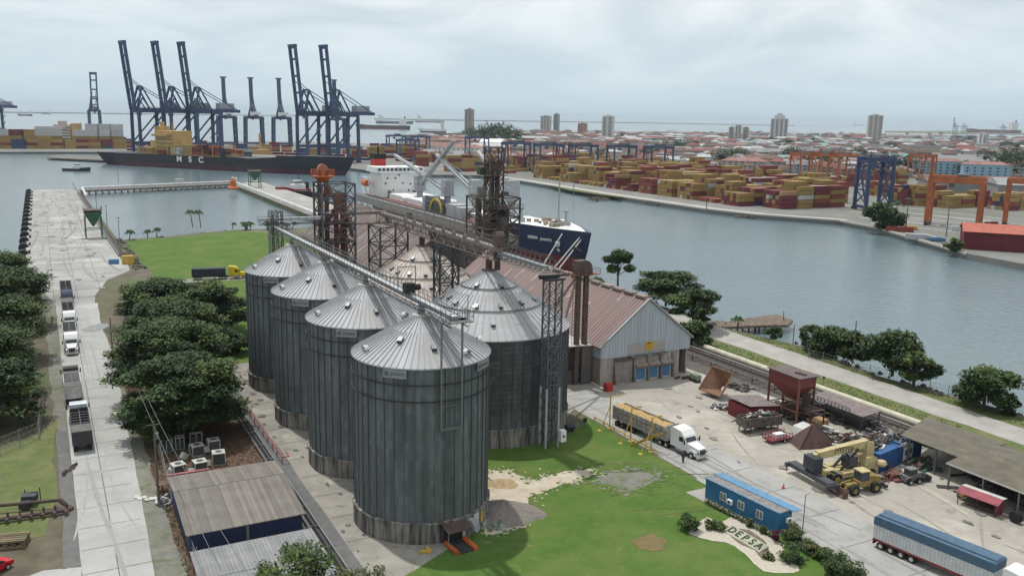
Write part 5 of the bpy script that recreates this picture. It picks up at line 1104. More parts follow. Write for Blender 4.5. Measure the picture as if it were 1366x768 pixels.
# red fire boxes etc
for (x, y, w, h, m, nm, lb, ct) in ((811, 521, 1.3, 1.5, RED, 'fire_box', 'red fire hose box at the warehouse corner', 'fire box'), (745, 567, .7, 1.7, RED, 'hydrant_box', 'narrow red box at the base of the grey-roofed silo', 'red box')):
    q = P(x, y); t = thing(nm, lb, ct, q, SR); b = MB(); b.bx(-w/2, w/2, -w/2, w/2, 0, h*.9); b.prof([(-w/2-.05, h*.9), (w/2+.05, h*.9), (0, h*1.1)], -w/2-.05, w/2+.05); b.build('cabinet', m, t)
q = P(928, 509); t = thing('green_pump', 'small green pump set beside the right corner of the warehouse', 'pump', q, SR); b = MB(); b.bx(-1.1, .9, -.6, .6, .5, 1.5); b.build('housing', mat('pale_green', (.20, .24, .17), .8, 0, .2), t); b = MB(); b.cyl((.4, -.7, .4), (.4, .7, .4), .4, 12); b.cyl((-.8, -.7, .35), (-.8, .7, .35), .35, 12); b.build('wheels', BLACK, t)
q = P(915, 505); b = MB(); b.cyl((-.9, 0, .3), (.9, 0, .3), .3, 10); b.box((-1.4, .9, .2), (1.6, .5, .3), .4); tag(b.build('rusty_drum', RUST, None, q, .5), 'rusty drum and plates lying by the warehouse corner', 'drum')
q = P(760, 575); t = thing('air_compressor', 'dark compressor tank standing at the wide silo foot by the lawn', 'compressor', q, .4); b = MB(); b.cyl((-.7, 0, .8), (.7, 0, .8), .5, 12); b.build('tank', DSTEEL, t); b = MB(); b.bx(-.6, -.4, -.4, .4, 0, .4); b.bx(.4, .6, -.4, .4, 0, .4); b.build('stand', DSTEEL, t)
q = P(780, 572); t = thing('notice_board', 'small dark notice board on a post by the truck lane', 'notice board', q, SR); b = MB(); b.beam((0, 0, 0), (0, 0, 1.2), .08); b.build('post', STEEL, t); b = MB(); b.bx(-.05, .05, -.35, .35, 1.2, 1.9); b.build('board', BLACK, t)

# ================================================================ pipes beside the yard
YPIPE = mat('cream_pipe', (0.56, 0.53, 0.42), .6, 0, .05, .5, .15)
t = thing('pipeline', 'thick cream pipeline running beside the coastal grass behind the yard', 'pipeline', S(-160, 126.9), SR)
b = MB(); b.cyl((-38, 0, 1.0), (72.5, 0, 1.0), .62, 14, var=.5); b.cyl((72.5, 0, 1.0), (73.8, 0, .95), .62, 14, .15); b.build('pipe', YPIPE, t)
for k in range(19):
    b = MB(); b.bx(-36+k*6-.2, -36+k*6+.2, -.7, .7, 0, .5); b.build('saddle', DCONC, t)
t = thing('pipe_rack', 'low rack of thin rusty pipes and rails beside the cream pipeline', 'pipe rack', S(-160, 122.5), SR)
for i, y in enumerate((-3.2, -2.4, -1.2, -.2, .8, 1.7, 2.6)):
    b = MB(); b.cyl((-30-i, y, .9+.15*(i % 2)), (71, y, .9+.15*(i % 2)), .11+.05*(i % 3), 8); b.build('pipe', (RUST, STEEL, WOOD, DSTEEL)[i % 4], t)
for k in range(17):
    b = MB(); x = -30+k*6; b.beam((x, -3.5, .7), (x, 3.2, .7), .18); b.beam((x, -3.4, 0), (x, -3.4, 1.5), .12); b.beam((x, 3.1, 0), (x, 3.1, .8), .12); b.build('bent', RUST, t)
t = thing('service_pipes', 'bundle of grey service pipes with red rail beside the silo pad', 'pipe rack', S(-118, 26.8), SR)
for i, y in enumerate((-1.1, -.5, .1)):
    b = MB(); b.cyl((-55, y, .6), (50, y, .6), .12, 8); b.build('pipe', (STEEL, DSTEEL, GALV)[i], t)
b = MB(); b.rail((-32, 1.0, 0), (-4, 1.0, 0), 1.1, 9, .11, 0); b.beam((-4, 1, 1.1), (-4, 2.0, 1.1), .11); b.beam((-4, 2, 1.1), (-6, 2, 1.1), .11); b.build('red_rail', mat('rail_red', (.42, .06, .06), .6), t)
for k in range(18):
    b = MB(); x = -54+k*6; b.bx(x-.1, x+.1, -1.4, .4, 0, .48); b.build('support', DCONC, t)

# ================================================================ lower left buildings and yard
t = thing('workshop', 'workshop with ribbed grey brown roof and navy wall beside the dock road', 'workshop', S(-106, 18.3), SR)
RR = mat('brown_grey_roof', (0.20, 0.185, 0.165), .9, 0, .22, .4, .2, col2=(.155, .14, .125))
b = MB(); n = 66
for sgn in (0, 1):
    for k in range(n//2*1):
        y0 = -6.8+13.6*k/(n//2); y1 = -6.8+13.6*(k+1)/(n//2)
        xa, xb, za, zb_ = ((-9.2, -3.0, 3.6, 4.1) if sgn == 0 else (-2.98, 7.3, 4.05, 2.9))
        slab(b, [(xa, y0, za), (xb, y0, zb_), (xb, y1, zb_), (xa, y1, za)], .1, None); b.beam((xa, y0, za+.03), (xb, y0, zb_+.03), .07, .07, .9)
b.build('roof', RR, t)
b = MB(); b.bx(-8.8, 7.0, -6.4, 6.4, 0, 2.8, .5)
for k in range(32): b.bx(7.0, 7.05, -6.3+k*.4, -6.15+k*.4, .1, 2.75, .2)
b.build('wall', mat('navy_wall', (0.02, 0.035, 0.10), .7, 0, .1), t)
b = MB(); b.bx(7.01, 7.1, -.15, .15, 0, 2.8); b.build('door_post', STEEL, t)
t = thing('store_building', 'low grey sheet-roofed store in front of the workshop', 'store building', S(-90.5, 18), SR)
GRR = mat('grey_sheet_roof', (0.265, 0.27, 0.275), .8, 0, .1, .4, .15)
b = MB()
for k in range(34):
    y0 = -6.7+13.4*k/34; y1 = -6.7+13.4*(k+1)/34; slab(b, [(-4.2, y0, 2.9), (2, y0, 2.7), (2, y1, 2.7), (-4.2, y1, 2.9)], .1, None); slab(b, [(2.02, y0, 2.65), (16, y0, 2.3), (16, y1, 2.3), (2.02, y1, 2.65)], .1, None); b.beam((-4.2, y0, 2.93), (2, y0, 2.73), .06, .06, .2); b.beam((2, y0, 2.68), (16, y0, 2.33), .06, .06, .2)
b.build('roof', GRR, t)
b = MB(); b.bx(-4.0, 15, -6.3, 6.3, 0, 2.15, .5); b.build('wall', mat('store_wall', (.25, .24, .22), .9), t)
b = MB(); b.bx(-5.6, -4.7, -6.4, 6.6, 0, 2.0, .5); b.build('gutter_wall', mat('faded_pink', (.30, .16, .15), .9, 0, 0, 1, .2), t)
heap('moss', S(-95.65, 15.5, 1.98), .4, 3.2, .2, mat('moss_green', (.10, .15, .02), .95), 'bright moss growing along the pink gutter wall', 'moss', SR)
# discarded air conditioners
ACW = mat('ac_casing', (0.52, 0.52, 0.48), .7, 0, .12, 1.5, .25); ACG = mat('ac_grille', (0.09, 0.10, 0.10), .7, 0, .2, 3, .2)
acs = [((238, 632), 1.0, 1.1, .2, 'with a round black fan on top, nearest the pole'), ((267, 628), 1.0, 1.1, .1, 'behind the pink beam'), ((292, 618), 1.0, 1.3, -.1, 'with a side flap, at the right end of the junk'), ((263, 606), 1.0, 1.1, .15, 'with an open dark front in the second row'), ((285, 600), .95, 1.2, 0, 'at the far right back of the junk')]
for (px, w, h, a, lb) in acs:
    t = thing('condenser_unit', 'discarded white condenser unit '+lb, 'condenser', P(*px), SR+math.pi/2+a, 'discarded condensers by the workshop')
    b = MB(); s = w*.85
    for (x, y) in ((-s, -s), (s, -s), (s, s), (-s, s)): b.bx(x-.06, x+.06, y-.06, y+.06, 0, h*1.35, .9)
    b.bx(-s-.04, s+.04, -s-.04, s+.04, h*1.35, h*1.35+.1, .9); b.bx(-s, s, -s, s, 0, .15, .7); b.build('casing', ACW, t)
    b = MB(); b.bx(-s+.07, s-.07, -s+.07, s-.07, .15, h*1.35, .5); b.build('coil', ACG, t)
    b = MB(); b.cyl((0, 0, h*1.35+.1), (0, 0, h*1.35+.16), s*.52, 14); b.build('fan_guard', ACG, t)
for i, (px, sz, lb) in enumerate((((222, 602), (1.6, 1.2, 2.0), 'pale green cabinet frame leaning at the left of the junk'), ((240, 598), (1.2, 1.0, 1.9), 'empty metal frame standing behind the left cabinet'), ((262, 592), (1.7, .5, 1.8), 'white two-opening frame at the back of the junk'))):
    t = thing('scrap_cabinet', lb, 'cabinet', P(*px), SR+math.pi/2); b = MB(); sx, sy, sz_ = sz[0]/2, sz[1]/2, sz[2]
    for x in (-sx, 0, sx):
        for y in (-sy, sy): b.beam((x, y, 0), (x, y, sz_), .12)
    for z in (.05, sz_):
        for y in (-sy, sy): b.beam((-sx, y, z), (sx, y, z), .14)
        for x in (-sx, sx): b.beam((x, -sy, z), (x, sy, z), .14)
    b.build('frame', mat('pale_green_metal', (.36, .40, .35), .8, 0, .2), t)
    b = MB(); b.bx(-sx+.1, sx-.1, -sy+.2, sy-.1, .1, sz_*.7); b.build('insert', ACG, t)
for i, (px, lb) in enumerate((((228, 633), 'small white drum motor at the pole end of the junk'), ((246, 612), 'cream drum motor between the condensers'), ((257, 633), 'white drum motor behind the pink beam'), ((276, 622), 'cream drum motor beside the right condensers'), ((274, 604), 'dented cream drum motor in the back row'))):
    q = P(*px); t = thing('drum_motor', lb, 'motor', q, i*.7); b = MB(); b.box((0, 0, .5), (.9, .9, .9), 0, .8, .5); b.build('casing', ACW, t); b = MB(); b.cyl((.3, -.1, .75), (.62, -.1, .9), .2, 10); b.build('port', BLACK, t)
b = MB(); b.bx(-.25, .25, -2.8, 2.8, .4, 1.0, .5); tag(b.build('pink_beam', mat('beam_pink', (.40, .14, .15), .85), None, P(251, 638), SR), 'faded pink beam lying along the workshop roof edge', 'beam')
# utility poles and wires
def pole(px, h, label, arm=True, lean=0):
    t = thing('utility_pole', label, 'utility pole', P(*px), SR, 'utility poles of the site')
    b = MB(); b.cyl((0, 0, 0), (lean, 0, h), .17, 10, .11); b.build('shaft', WOOD, t)
    if arm:
        b = MB(); b.beam((lean, -.9, h-.5), (lean, .9, h-.5), .12); b.build('crossarm', WOOD, t)
        b = MB(); b.cyl((lean*.9, .3, h-2.4), (lean*.9, .3, h-1.6), .22, 10); b.build('transformer', STEEL, t)
    return t
pole((212, 672), 11, 'leaning wooden utility pole beside the junk and the dock road', lean=-.8)
pole((160, 500), 9, 'slim utility pole at the road junction under the big trees')
pole((166, 488), 8.2, 'second slim pole at the road junction, just behind the first', False)
pole((1137, 486), 9.5, 'pale utility pole standing by the coastal fence', False)
pole((150, 470), 7.5, 'short pole with a box at the puddled verge', False)
def wire(a, c, sag, label, n=14, r=.03):
    b = MB(); a, c = Vector(a), Vector(c); pr = a
    for k in range(1, n+1):
        f = k/n; p = a.lerp(c, f)-Vector((0, 0, sag*4*f*(1-f))); b.cyl(pr, p, r, 5, cap=False, var=.5); pr = p
    tag(b.build('overhead_wire', STEEL), label, 'wire')
ph = P(212, 672)+Vector((0, 0, 10.5)); pn = P(160, 500)+Vector((0, 0, 8.5))
wire(pn, ph+UX*-.8, .8, 'overhead wire from the leaning pole back to the junction pole'); wire(pn+VX*.8, ph+VX*.8, 1.0, 'second overhead wire between the two roadside poles, nearer the trees')
wire(ph, S(-70, 12.5, 8), .6, 'overhead wire running forward from the leaning pole over the verge'); wire(ph+VX*.8, S(-70, 15.5, 7), .9, 'overhead wire running forward over the workshop roof edge')
q = P(214, 672); t = thing('round_table', 'round brown table under the leaning pole', 'table', P(217, 655)); b = MB(); b.cyl((0, 0, 1.1), (0, 0, 1.2), .95, 14); b.build('tabletop', mat('brown_top', (.14, .09, .07), .9), t); b = MB(); b.cyl((0, 0, 0), (0, 0, 1.1), .1, 8); b.build('leg', RUST, t)
scrap('rubble', 'white and grey rubble lying at the foot of the leaning pole', P(222, 668), 1.4, 2.0, .5, 40, [STEEL, OFFWHITE, DSTEEL], 'rubble', 41, 0, 0, 1.2)
b = MB()
for k in range(7): b.box((-1.5+k*.5+rnd.uniform(-.1, .1), rnd.uniform(-.5, .5), .13), (.6, .8, .05), rnd.random(), .9, .1)
tag(b.build('paper_litter', OFFWHITE, None, P(197, 665)), 'white torn sheets lying on the verge beside the road', 'litter')
scrap('road_debris', 'dark rags and branch bits on the asphalt shoulder', P(92, 628), .5, 2.6, .1, 14, [DSTEEL, RUST], 'debris', 43, 0, 0, .8)
# left yard: pipes, fence, timber
t = thing('rusty_pipework', 'rusty pipe bend and valve manifold lying on the roadside grass', 'pipework', P(35, 690), R(10))
b = MB(); b.cyl((-9, 1.2, 1.0), (3.2, 2.6, 1.0), .22, 10); b.cyl((3.2, 2.6, 1.0), (3.9, 2.3, .4), .3, 10); b.lathe([(.9, 0), (.8, .4), (.3, .6), (.2, .9)], 12, (4.2, 1.6)); b.build('pipe_bend', RUST, t)
b = MB(); b.cyl((-8, -2.6, .5), (4.6, .6, .5), .3, 10)
for k in range(11):
    f = k/10; x, y = -8+12.6*f, -2.6+3.2*f; b.cyl((x, y, .5), (x+.1, y-.9, .5), .22, 8); b.cyl((x, y, .5), (x, y, 1.3), .14, 8)
b.build('manifold', RUST, t)
b = MB(); b.box((-.8, 3.8, 1.0), (1.7, 1.4, .9), .1); b.box((-.9, 2.3, .7), (1.2, 1.0, .8), .1); b.beam((-1.6, 4.4, 1.4), (0, 4.4, 1.5), .12); b.beam((.2, 4.6, 0), (.2, 4.6, 2.0), .1); b.beam((-1.6, 4.6, 0), (-1.6, 4.6, 1.8), .1); b.build('pump_skid', DSTEEL, t)
t = thing('timber_pallet', 'stack of weathered timber at the lower left beside the concrete', 'timber stack', P(12, 727), R(15))
b = MB()
for k in range(3):
    for j in range(5): b.beam((-2, -1+j*.5, .2+k*.35), (2, -1+j*.5, .2+k*.35), .35, .25) if k % 2 == 0 else b.beam((-1.8+j*.9, -1.2, .2+k*.35), (-1.8+j*.9, 1.2, .2+k*.35), .3, .22)
b.build('planks', mat('old_timber', (.20, .165, .10), .9, 0, .4), t)
t = thing('red_car', 'red car just entering the frame at the lower left', 'car', P(-12, 765), R(70))
b = MB(); b.prof([(-2.2, .35), (2.2, .35), (2.25, .8), (1.3, 1.0), (.7, 1.45), (-1.1, 1.5), (-1.9, 1.05), (-2.25, .9)], -.85, .85, .5); b.build('body', mat('car_red', (.60, .01, .02), .25), t)
b = MB(); b.prof([(1.2, 1.0), (.7, 1.42), (-1.1, 1.46), (-1.8, 1.05)], -.87, .87, .5); b.build('windows', GLASS, t)
for x in (-1.4, 1.4):
    for y in (-.8, .8): wheel(t, x, y, .33, .22)
def fence(pts, h, label, post=2.6, m=None, thick=.06, top=True):
    m = m or mat('fence_mesh', (.30, .30, .29), .7, .2, .1)
    t = thing('wire_fence', label, 'fence', (0, 0, 0)); nm = MB()
    for a, c in zip(pts[:-1], pts[1:]):
        a, c = Vector(a), Vector(c); L = (c-a).length; n = max(1, int(L/post)); 
        for k in range(n+1):
            p = a.lerp(c, k/n)
            if k < n or c == Vector(pts[-1]):
                b = MB(); b.beam(p, p+Vector((0, 0, h)), .09); b.beam(p+Vector((0, 0, h)), p+Vector((.15, .15, h+.35)), .06); b.build('post', m, t)
        for z in (.1, h*.33, h*.66, h): nm.beam(a+Vector((0, 0, z)), c+Vector((0, 0, z)), .035)
        q = int(L/.9)
        for k in range(q): nm.beam(a.lerp(c, k/q)+Vector((0, 0, .1)), a.lerp(c, (k+1)/q)+Vector((0, 0, h)), .018); nm.beam(a.lerp(c, k/q)+Vector((0, 0, h)), a.lerp(c, (k+1)/q)+Vector((0, 0, .1)), .018)
    nm.build('wire_mesh', m, t); return t
fence([P(-40, 622), P(0, 607), P(52, 585), P(56, 560), P(60, 530)], 2.6, 'chain-link fence with angled posts at the left edge below the trees', 3.2)
fence([P(1078, 478), P(1160, 500), P(1240, 522), P(1290, 537), P(1345, 553), P(1420, 575)], 2.0, 'wire fence along the coast below the shore trees', 3.4)
fence([S(-176, 12.3), S(-128, 12.3), S(-117, 11.9), S(-92, 12.1)], 2.2, 'wire fence between the dock road verge and the tree yard', 4)
for i, (px, h, lb) in enumerate((((1098, 515), 1.6, 'small white sign on a short post by the coastal road'), ((1137, 498), 1.6, 'round white sign plate at the foot of the pale pole'))):
    t = thing('road_sign', lb, 'sign', P(*px), SR); b = MB(); b.beam((0, 0, 0), (0, 0, h), .06); b.build('post', STEEL, t); b = MB(); b.bx(-.03, .03, -.25, .25, h-.1, h+.4); b.build('plate', WHITE if i else DSTEEL, t)
for i, (px, h, lb) in enumerate((((905, 393), 4.5, 'thin shoreline post left of the broad tree'), ((1045, 425), 2, 'short pile in the water before the derelict pier'), ((1058, 455), 4, 'thin bare pole at the water edge by the shore trees'))):
    b = MB(); b.cyl((0, 0, -2), (0, 0, h), .1, 8); tag(b.build('thin_post', DSTEEL, None, P(*px)), lb, 'post')
# ================================================================ piers and the water between
def PV(x, y, v):
    """surveyed point: where the sight line through photo point (x, y) meets the upright plane at site v"""
    r = _fw + _rt*((x-683)/F_PX) + _up*((384-y)/F_PX); t = (v-Vector((0, 0, CAM_H)).dot(VX))/r.dot(VX)
    return Vector((r.x*t, r.y*t, CAM_H+r.z*t))
b = MB(); pts = [S(-617, 19.5), S(-606, 19.5), S(-640, 118), S(-652, 118)]; b.prism([(p.x, p.y) for p in pts], -.9, .25, .5); struct(b.build('pipe_pier', DCONC))
for k in range(26):
    f = (k+.5)/26
    b = MB(); p = S(-606, 19.5).lerp(S(-640, 118), f); b.cyl((p.x, p.y, -4), (p.x, p.y, -.9), .5, 6); tag(b.build('pier_pile', WOOD), 'dark pile standing in the water under the white pipe pier', 'pile', 'piles under the pipe pier')
WP = mat('white_pipe', (0.70, 0.71, 0.70), .5, 0, .05)
t = thing('white_pipeline', 'thick white pipeline running along the narrow pier and the long wharf edge', 'pipeline', (0, 0, 0))
path = [S(-560, 21.5, 1.2), S(-611, 21.5, 1.6), S(-644, 117.5, 1.6), S(-628, 119, 1.6), S(-380, 118.5, 1.3)]
b = MB()
for p, q in zip(path[:-1], path[1:]): b.cyl(p, q, .62, 10, var=.6)
b.build('pipe', WP, t)
for (p, q) in ((0.6, 2), (.62, 2), (.12, 3), (.45, 3), (.5, 3), (.7, 3)):
    a = path[q-1].lerp(path[q], p); b = MB(); d = Vector((0, 0, 3.0)); e_ = (path[q]-path[q-1]).normalized()*3
    b.cyl(a, a+d, .4, 8); b.cyl(a+d, a+d+e_, .4, 8); b.cyl(a+d+e_, a+e_-Vector((0, 0, 3)), .4, 8); b.build('pipe_loop', WP, t)
t = thing('wharf_pipes', 'brown pipe bundle running along the right edge of the broad wharf', 'pipe rack', (0, 0, 0))
for i in range(3):
    b = MB(); b.cyl(S(-590, 19.5-i*.8, .6), S(-330, 23.2-i*.8, .6), .3, 8); b.build('pipe', (RUST, WOOD, STEEL)[i], t)
for k in range(17):
    u = -612+k*17.5; b = MB(); b.cyl(S(u, -7.8, -.2), S(u+3.6, -7.8, -.2), 1.7, 12, var=.4); b.cyl(S(u+.5, -7.8, -1.9), S(u+3.1, -7.8, -1.9), 1.0, 8); tag(b.build('wharf_fender', BLACK), 'black tyre fender hanging on the outer edge of the broad wharf', 'fender', 'fenders along the wharf')
for k in range(13):
    u = -600+k*21; b = MB(); b.cyl(S(u, -5.8, 0), S(u, -5.8, .8), .35, 8); b.cyl(S(u, -5.8, .8), S(u, -5.8, 1.0), .55, 8); tag(b.build('bollard', DSTEEL), 'dark mooring bollard on the outer edge of the broad wharf', 'bollard', 'bollards along the wharf')
b = MB(); b.bx(-170, 125, -.25, .25, 0, .35); b2 = b.build('wharf_kerb', DCONC, None, S(-500, 19.9), SR+.012); struct(b2)
def hopper_frame(name, label, loc, rz, s, h, m, conveyor=True):
    t = thing(name, label, 'hopper', loc, rz)
    for x in (-s, s):
        for y in (-s, s):
            b = MB(); b.beam((x, y, 0), (x, y, h*.72), s*.14); b.build('leg', m, t)
    b = MB()
    for z in (h*.3, h*.7):
        for a, c in (((-s, -s), (s, -s)), ((s, -s), (s, s)), ((s, s), (-s, s)), ((-s, s), (-s, -s))): b.beam((*a, z), (*c, z), s*.1)
    b.build('frame', m, t)
    b = MB(); z = h*.72; c = s*1.1
    b.add([(-c,-c,z+h*.1),(c,-c,z+h*.1),(c,c,z+h*.1),(-c,c,z+h*.1),(-.3,-.3,h*.38),(.3,-.3,h*.38),(.3,.3,h*.38),(-.3,.3,h*.38)], [(0,4,5,1),(1,5,6,2),(2,6,7,3),(3,7,4,0),(7,6,5,4)], .5); b.bx(-c, c, -c, c, z+h*.1, z+h*.14); b.build('hopper_body', m, t)
    b = MB(); b.bx(-c*1.1, c*1.1, -c, c, h*.9, h*.94); b.rail((-c, -c, h*.94), (c, -c, h*.94), h*.08, 4, .12); b.rail((-c, c, h*.94), (c, c, h*.94), h*.08, 4, .12); b.build('top_platform', WOOD, t); return t
hopper_frame('dock_hopper', 'green four-legged hopper standing on the broad wharf', S(-383, 16.5), SR, 2.9, 12, GREEN)
hopper_frame('pier_hopper', 'dark green hopper frame on the far end of the long pier', P(340, 250), SR, 3.4, 12, GREEN)
t = thing('orange_buoy', 'orange buoy shape standing on the long pier', 'buoy', P(311, 253)); b = MB(); b.lathe([(0, 0), (3.2, .3), (3.6, 1.2), (2.4, 2.4), (1.8, 5.5), (.6, 7.4), (0, 7.6)], 12); b.build('body', ORANGE, t)
t = thing('dock_crane_parts', 'blue and yellow crates at the grass end of the wharf', 'crates', P(152, 352)); b = MB(); b.box((0, 0, .8), (3, 1.6, 1.5), .3, .5); b.build('crate', BLUED, t); b = MB(); b.box((4.5, .5, 1.4), (3.5, 2, 2.8), .2, .5); b.build('tank', YELLOW, t)
for i, (x, y, h, lb) in enumerate(((161, 345, 14, 'tall slim light mast at the grass end of the wharf'), (143, 302, 9, 'slim lamp post on the right edge of the broad wharf'), (129, 281, 8, 'small lamp post near the head of the broad wharf'), (18+300, 243, 12, 'lamp post at the corner of the white pipe pier'), (158, 244, 10, 'thin lamp post on the narrow pipe pier'), (265, 243, 10, 'second thin lamp post on the narrow pipe pier'))):
    t = thing('light_mast', lb, 'lamp post', P(x, y)); b = MB(); b.cyl((0, 0, 0), (0, 0, h), .16, 6, .1); b.build('pole', STEEL, t); b = MB(); b.beam((-.6, 0, h), (.6, 0, h), .25); b.build('lamp_head', STEEL, t)

# ================================================================ ships
def hull(t, L, B, zwl, zdeck, zband, mu, ml, bowrise=3.0, sternrise=0, name='hull', bowl=.16, rake=9, sternw=.8):
    """forward is +x; origin amidships on the waterline"""
    def st(x):
        f = (x+L/2)/L
        if f < .12: w = sternw+(1-sternw)*(f/.12)**.6; wl = .15+.85*(f/.12)
        elif f > 1-bowl: q = (f-(1-bowl))/bowl; w = (1-q**1.7); wl = (1-q**1.15)
        else: w = wl = 1
        rise = bowrise*max(0, min(1, (f-(1-bowl*1.25))/(bowl*.6)))+sternrise*max(0, min(1, (.1-f)/.05))
        return max(w, .02)*B/2, max(wl, .01)*B/2, rise, (rake*max(0, (f-.9)/.1))
    xs = [-L/2+L*k/40 for k in range(41)]
    zs = [zwl, zband, (zband+zdeck)/2, zdeck]
    for part, (i0, i1), mm in ((name+'_bottom', (0, 1), ml), (name, (1, 3), mu)):
        b = MB(); vs = []; nl = i1-i0+1
        for x in xs:
            w, wl, rise, rk = st(x)
            for s in (-1, 1):
                for i in range(i0, i1+1):
                    f = (zs[i]-zwl)/(zdeck-zwl); z = zs[i]+(rise if i == 3 else 0)
                    vs.append((x+rk*f*(1 if i < 3 else 1.15), s*(wl+(w-wl)*f**.7), z))
        fs = []; m = nl*2
        for k in range(40):
            for i in range(nl-1):
                a = k*m+i; fs.append((a, a+m, a+m+1, a+1)); a2 = k*m+nl+i; fs.append((a2, a2+1, a2+m+1, a2+m))
            if i1 == 3: fs.append((k*m+nl-1, k*m+m-1, (k+1)*m+m-1, (k+1)*m+nl-1)) if False else fs.append((k*m+nl-1, (k+1)*m+nl-1, (k+1)*m+m-1, k*m+m-1))
        fs.append(tuple(list(range(nl))+list(range(m-1, nl-1, -1)))); o = 40*m; fs.append(tuple([o+i for i in range(nl)][::-1]+[o+i for i in range(nl, m)]))
        b.add(vs, fs, .5); b.build(part, mm, t)
    return st
NAVY = mat('navy_hull', (0.018, 0.034, 0.085), .5, 0, .05, .05, .15, streak=(1, 1, 4)); BOOT = mat('antifouling_red', (0.20, 0.045, 0.05), .7, 0, .05, .08, .2, streak=(1, 1, 5)); BLKH = mat('black_hull', (0.018, 0.020, 0.030), .5, 0, .05, .05, .2); MAROON = mat('maroon_boot', (0.085, 0.03, 0.045), .7, 0, 0)
TANS = mat('tan_superstructure', (0.50, 0.33, 0.13), .7, 0, .08, .2, .15)
DECKR = mat('deck_red', (0.17, 0.07, 0.055), .8, 0, .15)
# bulk carrier alongside
SHIPV = 157.0
t = thing('bulk_carrier', 'bulk carrier with blue and red hull and white bridge moored behind the warehouses', 'cargo ship', S(-342, SHIPV, 0), SR)
hull(t, 190, 27, -2.5, 10.0, 4.2, NAVY, BOOT, 3.4, rake=5, bowl=.22)
b = MB(); b.bx(-93, 66, -13, 13, 10.0, 10.15, .5); b.build('deck', DECKR, t)
b = MB(); b.add([(64, -11.7, 13.42), (76, -8.3, 13.42), (86, -5.2, 13.42), (97, -.4, 13.42), (97, .4, 13.42), (86, 5.2, 13.42), (76, 8.3, 13.42), (64, 11.7, 13.42)], [(0,1,2,3,4,5,6,7)], .9); b.build('forecastle_deck', WHITE, t)
b = MB(); b.bx(-88, -71, -10.5, 9, 10, 22, .9); b.bx(-87, -72, -13, 12, 22, 24.6, .95); b.bx(-88.5, -70.5, -11, 9.5, 21.6, 22.1, .9); b.bx(-94, -88, -10, 10, 10, 13, .8)
b.build('bridge_house', WHITE, t)
for k in range(11):
    b = MB(); y = -12+k*2.15; b.bx(-71.98, -71.85, y, y+1.4, 22.9, 24.0, .3); b.build('bridge_window', GLASS, t)
for (y, z) in ((-8, 19), (-4, 19), (6, 19), (-9, 16.5), (0, 16.5), (4, 16), (7, 16), (-5, 13), (3, 13), (-2, 20.5)):
    b = MB(); b.bx(-70.98, -70.85, y, y+.8, z, z+.8, .3); b.build('porthole', GLASS, t)
for y in (-7.5, 5.5, 9):
    b = MB(); b.bx(-70.98, -70.8, y, y+1.8, 10.2, 13.4, .5); b.build('deck_door', STEEL, t)
b = MB(); b.bx(-92, -86, -9, -3, 12, 28, .9); b.build('funnel', RED, t); b = MB(); b.bx(-92.2, -85.8, -9.2, -2.8, 28, 30.5, .3); b.cyl((-89, -6, 30), (-89, -6, 34), .5, 6); b.build('funnel_top', BLACK, t)
b = MB(); b.cyl((-88, -14.0, 16.2), (-82, -14.0, 16.2), 1.6, 10); b.build('lifeboat', ORANGE, t)
b = MB(); b.beam((-88, -12.5, 11), (-89, -14.5, 19), .5); b.beam((-82, -12.5, 11), (-80, -14.5, 19), .5); b.beam((-89, -14.5, 19), (-80, -14.5, 19), .4); b.build('davit', WHITE, t)
for i, (x0, x1) in enumerate(((-66, -48), (-42, -24), (-14, 4), (14, 34), (42, 62))):
    b = MB(); b.bx(x0, x1, -8.5, 8.5, 9.6, 11.8, .8); b.prof([(x0, 11.8), (x1, 11.8), (x1-1, 12.5), (x0+1, 12.5)], -8.6, 8.6, .9); b.build('hatch_cover', WHITE if i != 2 else STEEL, t)
LG = GREYPAINT
for i, (px, tip) in enumerate((((560, 250), (606, 187)), ((597, 257), (527, 207)), ((634, 258), (582, 206)), ((683, 260), (637, 202)))):
    a = PV(*px, SHIPV); c = PV(*tip, SHIPV); ua = a.dot(UX)+342; uc = c.dot(UX)+342
    b = MB(); b.cyl((ua, 0, 9.6), (ua, 0, a.z-1), 1.5, 12); b.build('crane_pedestal', LG, t)
    b = MB(); b.bx(ua-2.0, ua+2.0, -2.2, 2.2, a.z-1, a.z+5.5, .6); b.bx(ua-2.6, ua+2.6, -2.8, 2.8, a.z-1.4, a.z-1, .4); b.bx(ua+1, ua+3, -3.4, -2.2, a.z+.5, a.z+3); b.build('crane_house', LG, t)
    b = MB()
    for y in (-1.1, 1.1): b.beam((ua, y, a.z+.5), (uc, y*.3, c.z), .8, 1.1)
    for k in range(7):
        f = (k+.5)/7; b.beam((ua+(uc-ua)*f, -1.1*(1-f*.7), a.z+.5+(c.z-a.z-.5)*f), (ua+(uc-ua)*f, 1.1*(1-f*.7), a.z+.5+(c.z-a.z-.5)*f), .4)
    b.beam((uc, 0, c.z), (ua+(uc-ua)*.02, 0, a.z+5.5), .12)
    b.build('crane_jib', mat('jib_grey', (0.42, 0.44, 0.46), .6, 0, .1), t)
b = MB(); b.bx(-9, 11, -13.2, -12.4, 10, 16.5, .3); b.bx(-9, 11, -13.6, -13.2, 12, 12.4); b.bx(-9, 11, -13.6, -13.2, 14, 14.4); hp = b.build('raised_hatch', mat('dark_grey_green', (.14, .15, .15), .8, 0, .1), t)
b = MB(); pr = None
for k in range(13):
    q = math.pi*k/12; p = Vector((4+6*math.cos(q), -13.7, 11+5*math.sin(q)))
    if pr is not None: b.beam(pr, p, .5, 1.1, .8)
    pr = p
b.build('yellow_arc', mat('arc_yellow', (.52, .40, .08), .7), hp)
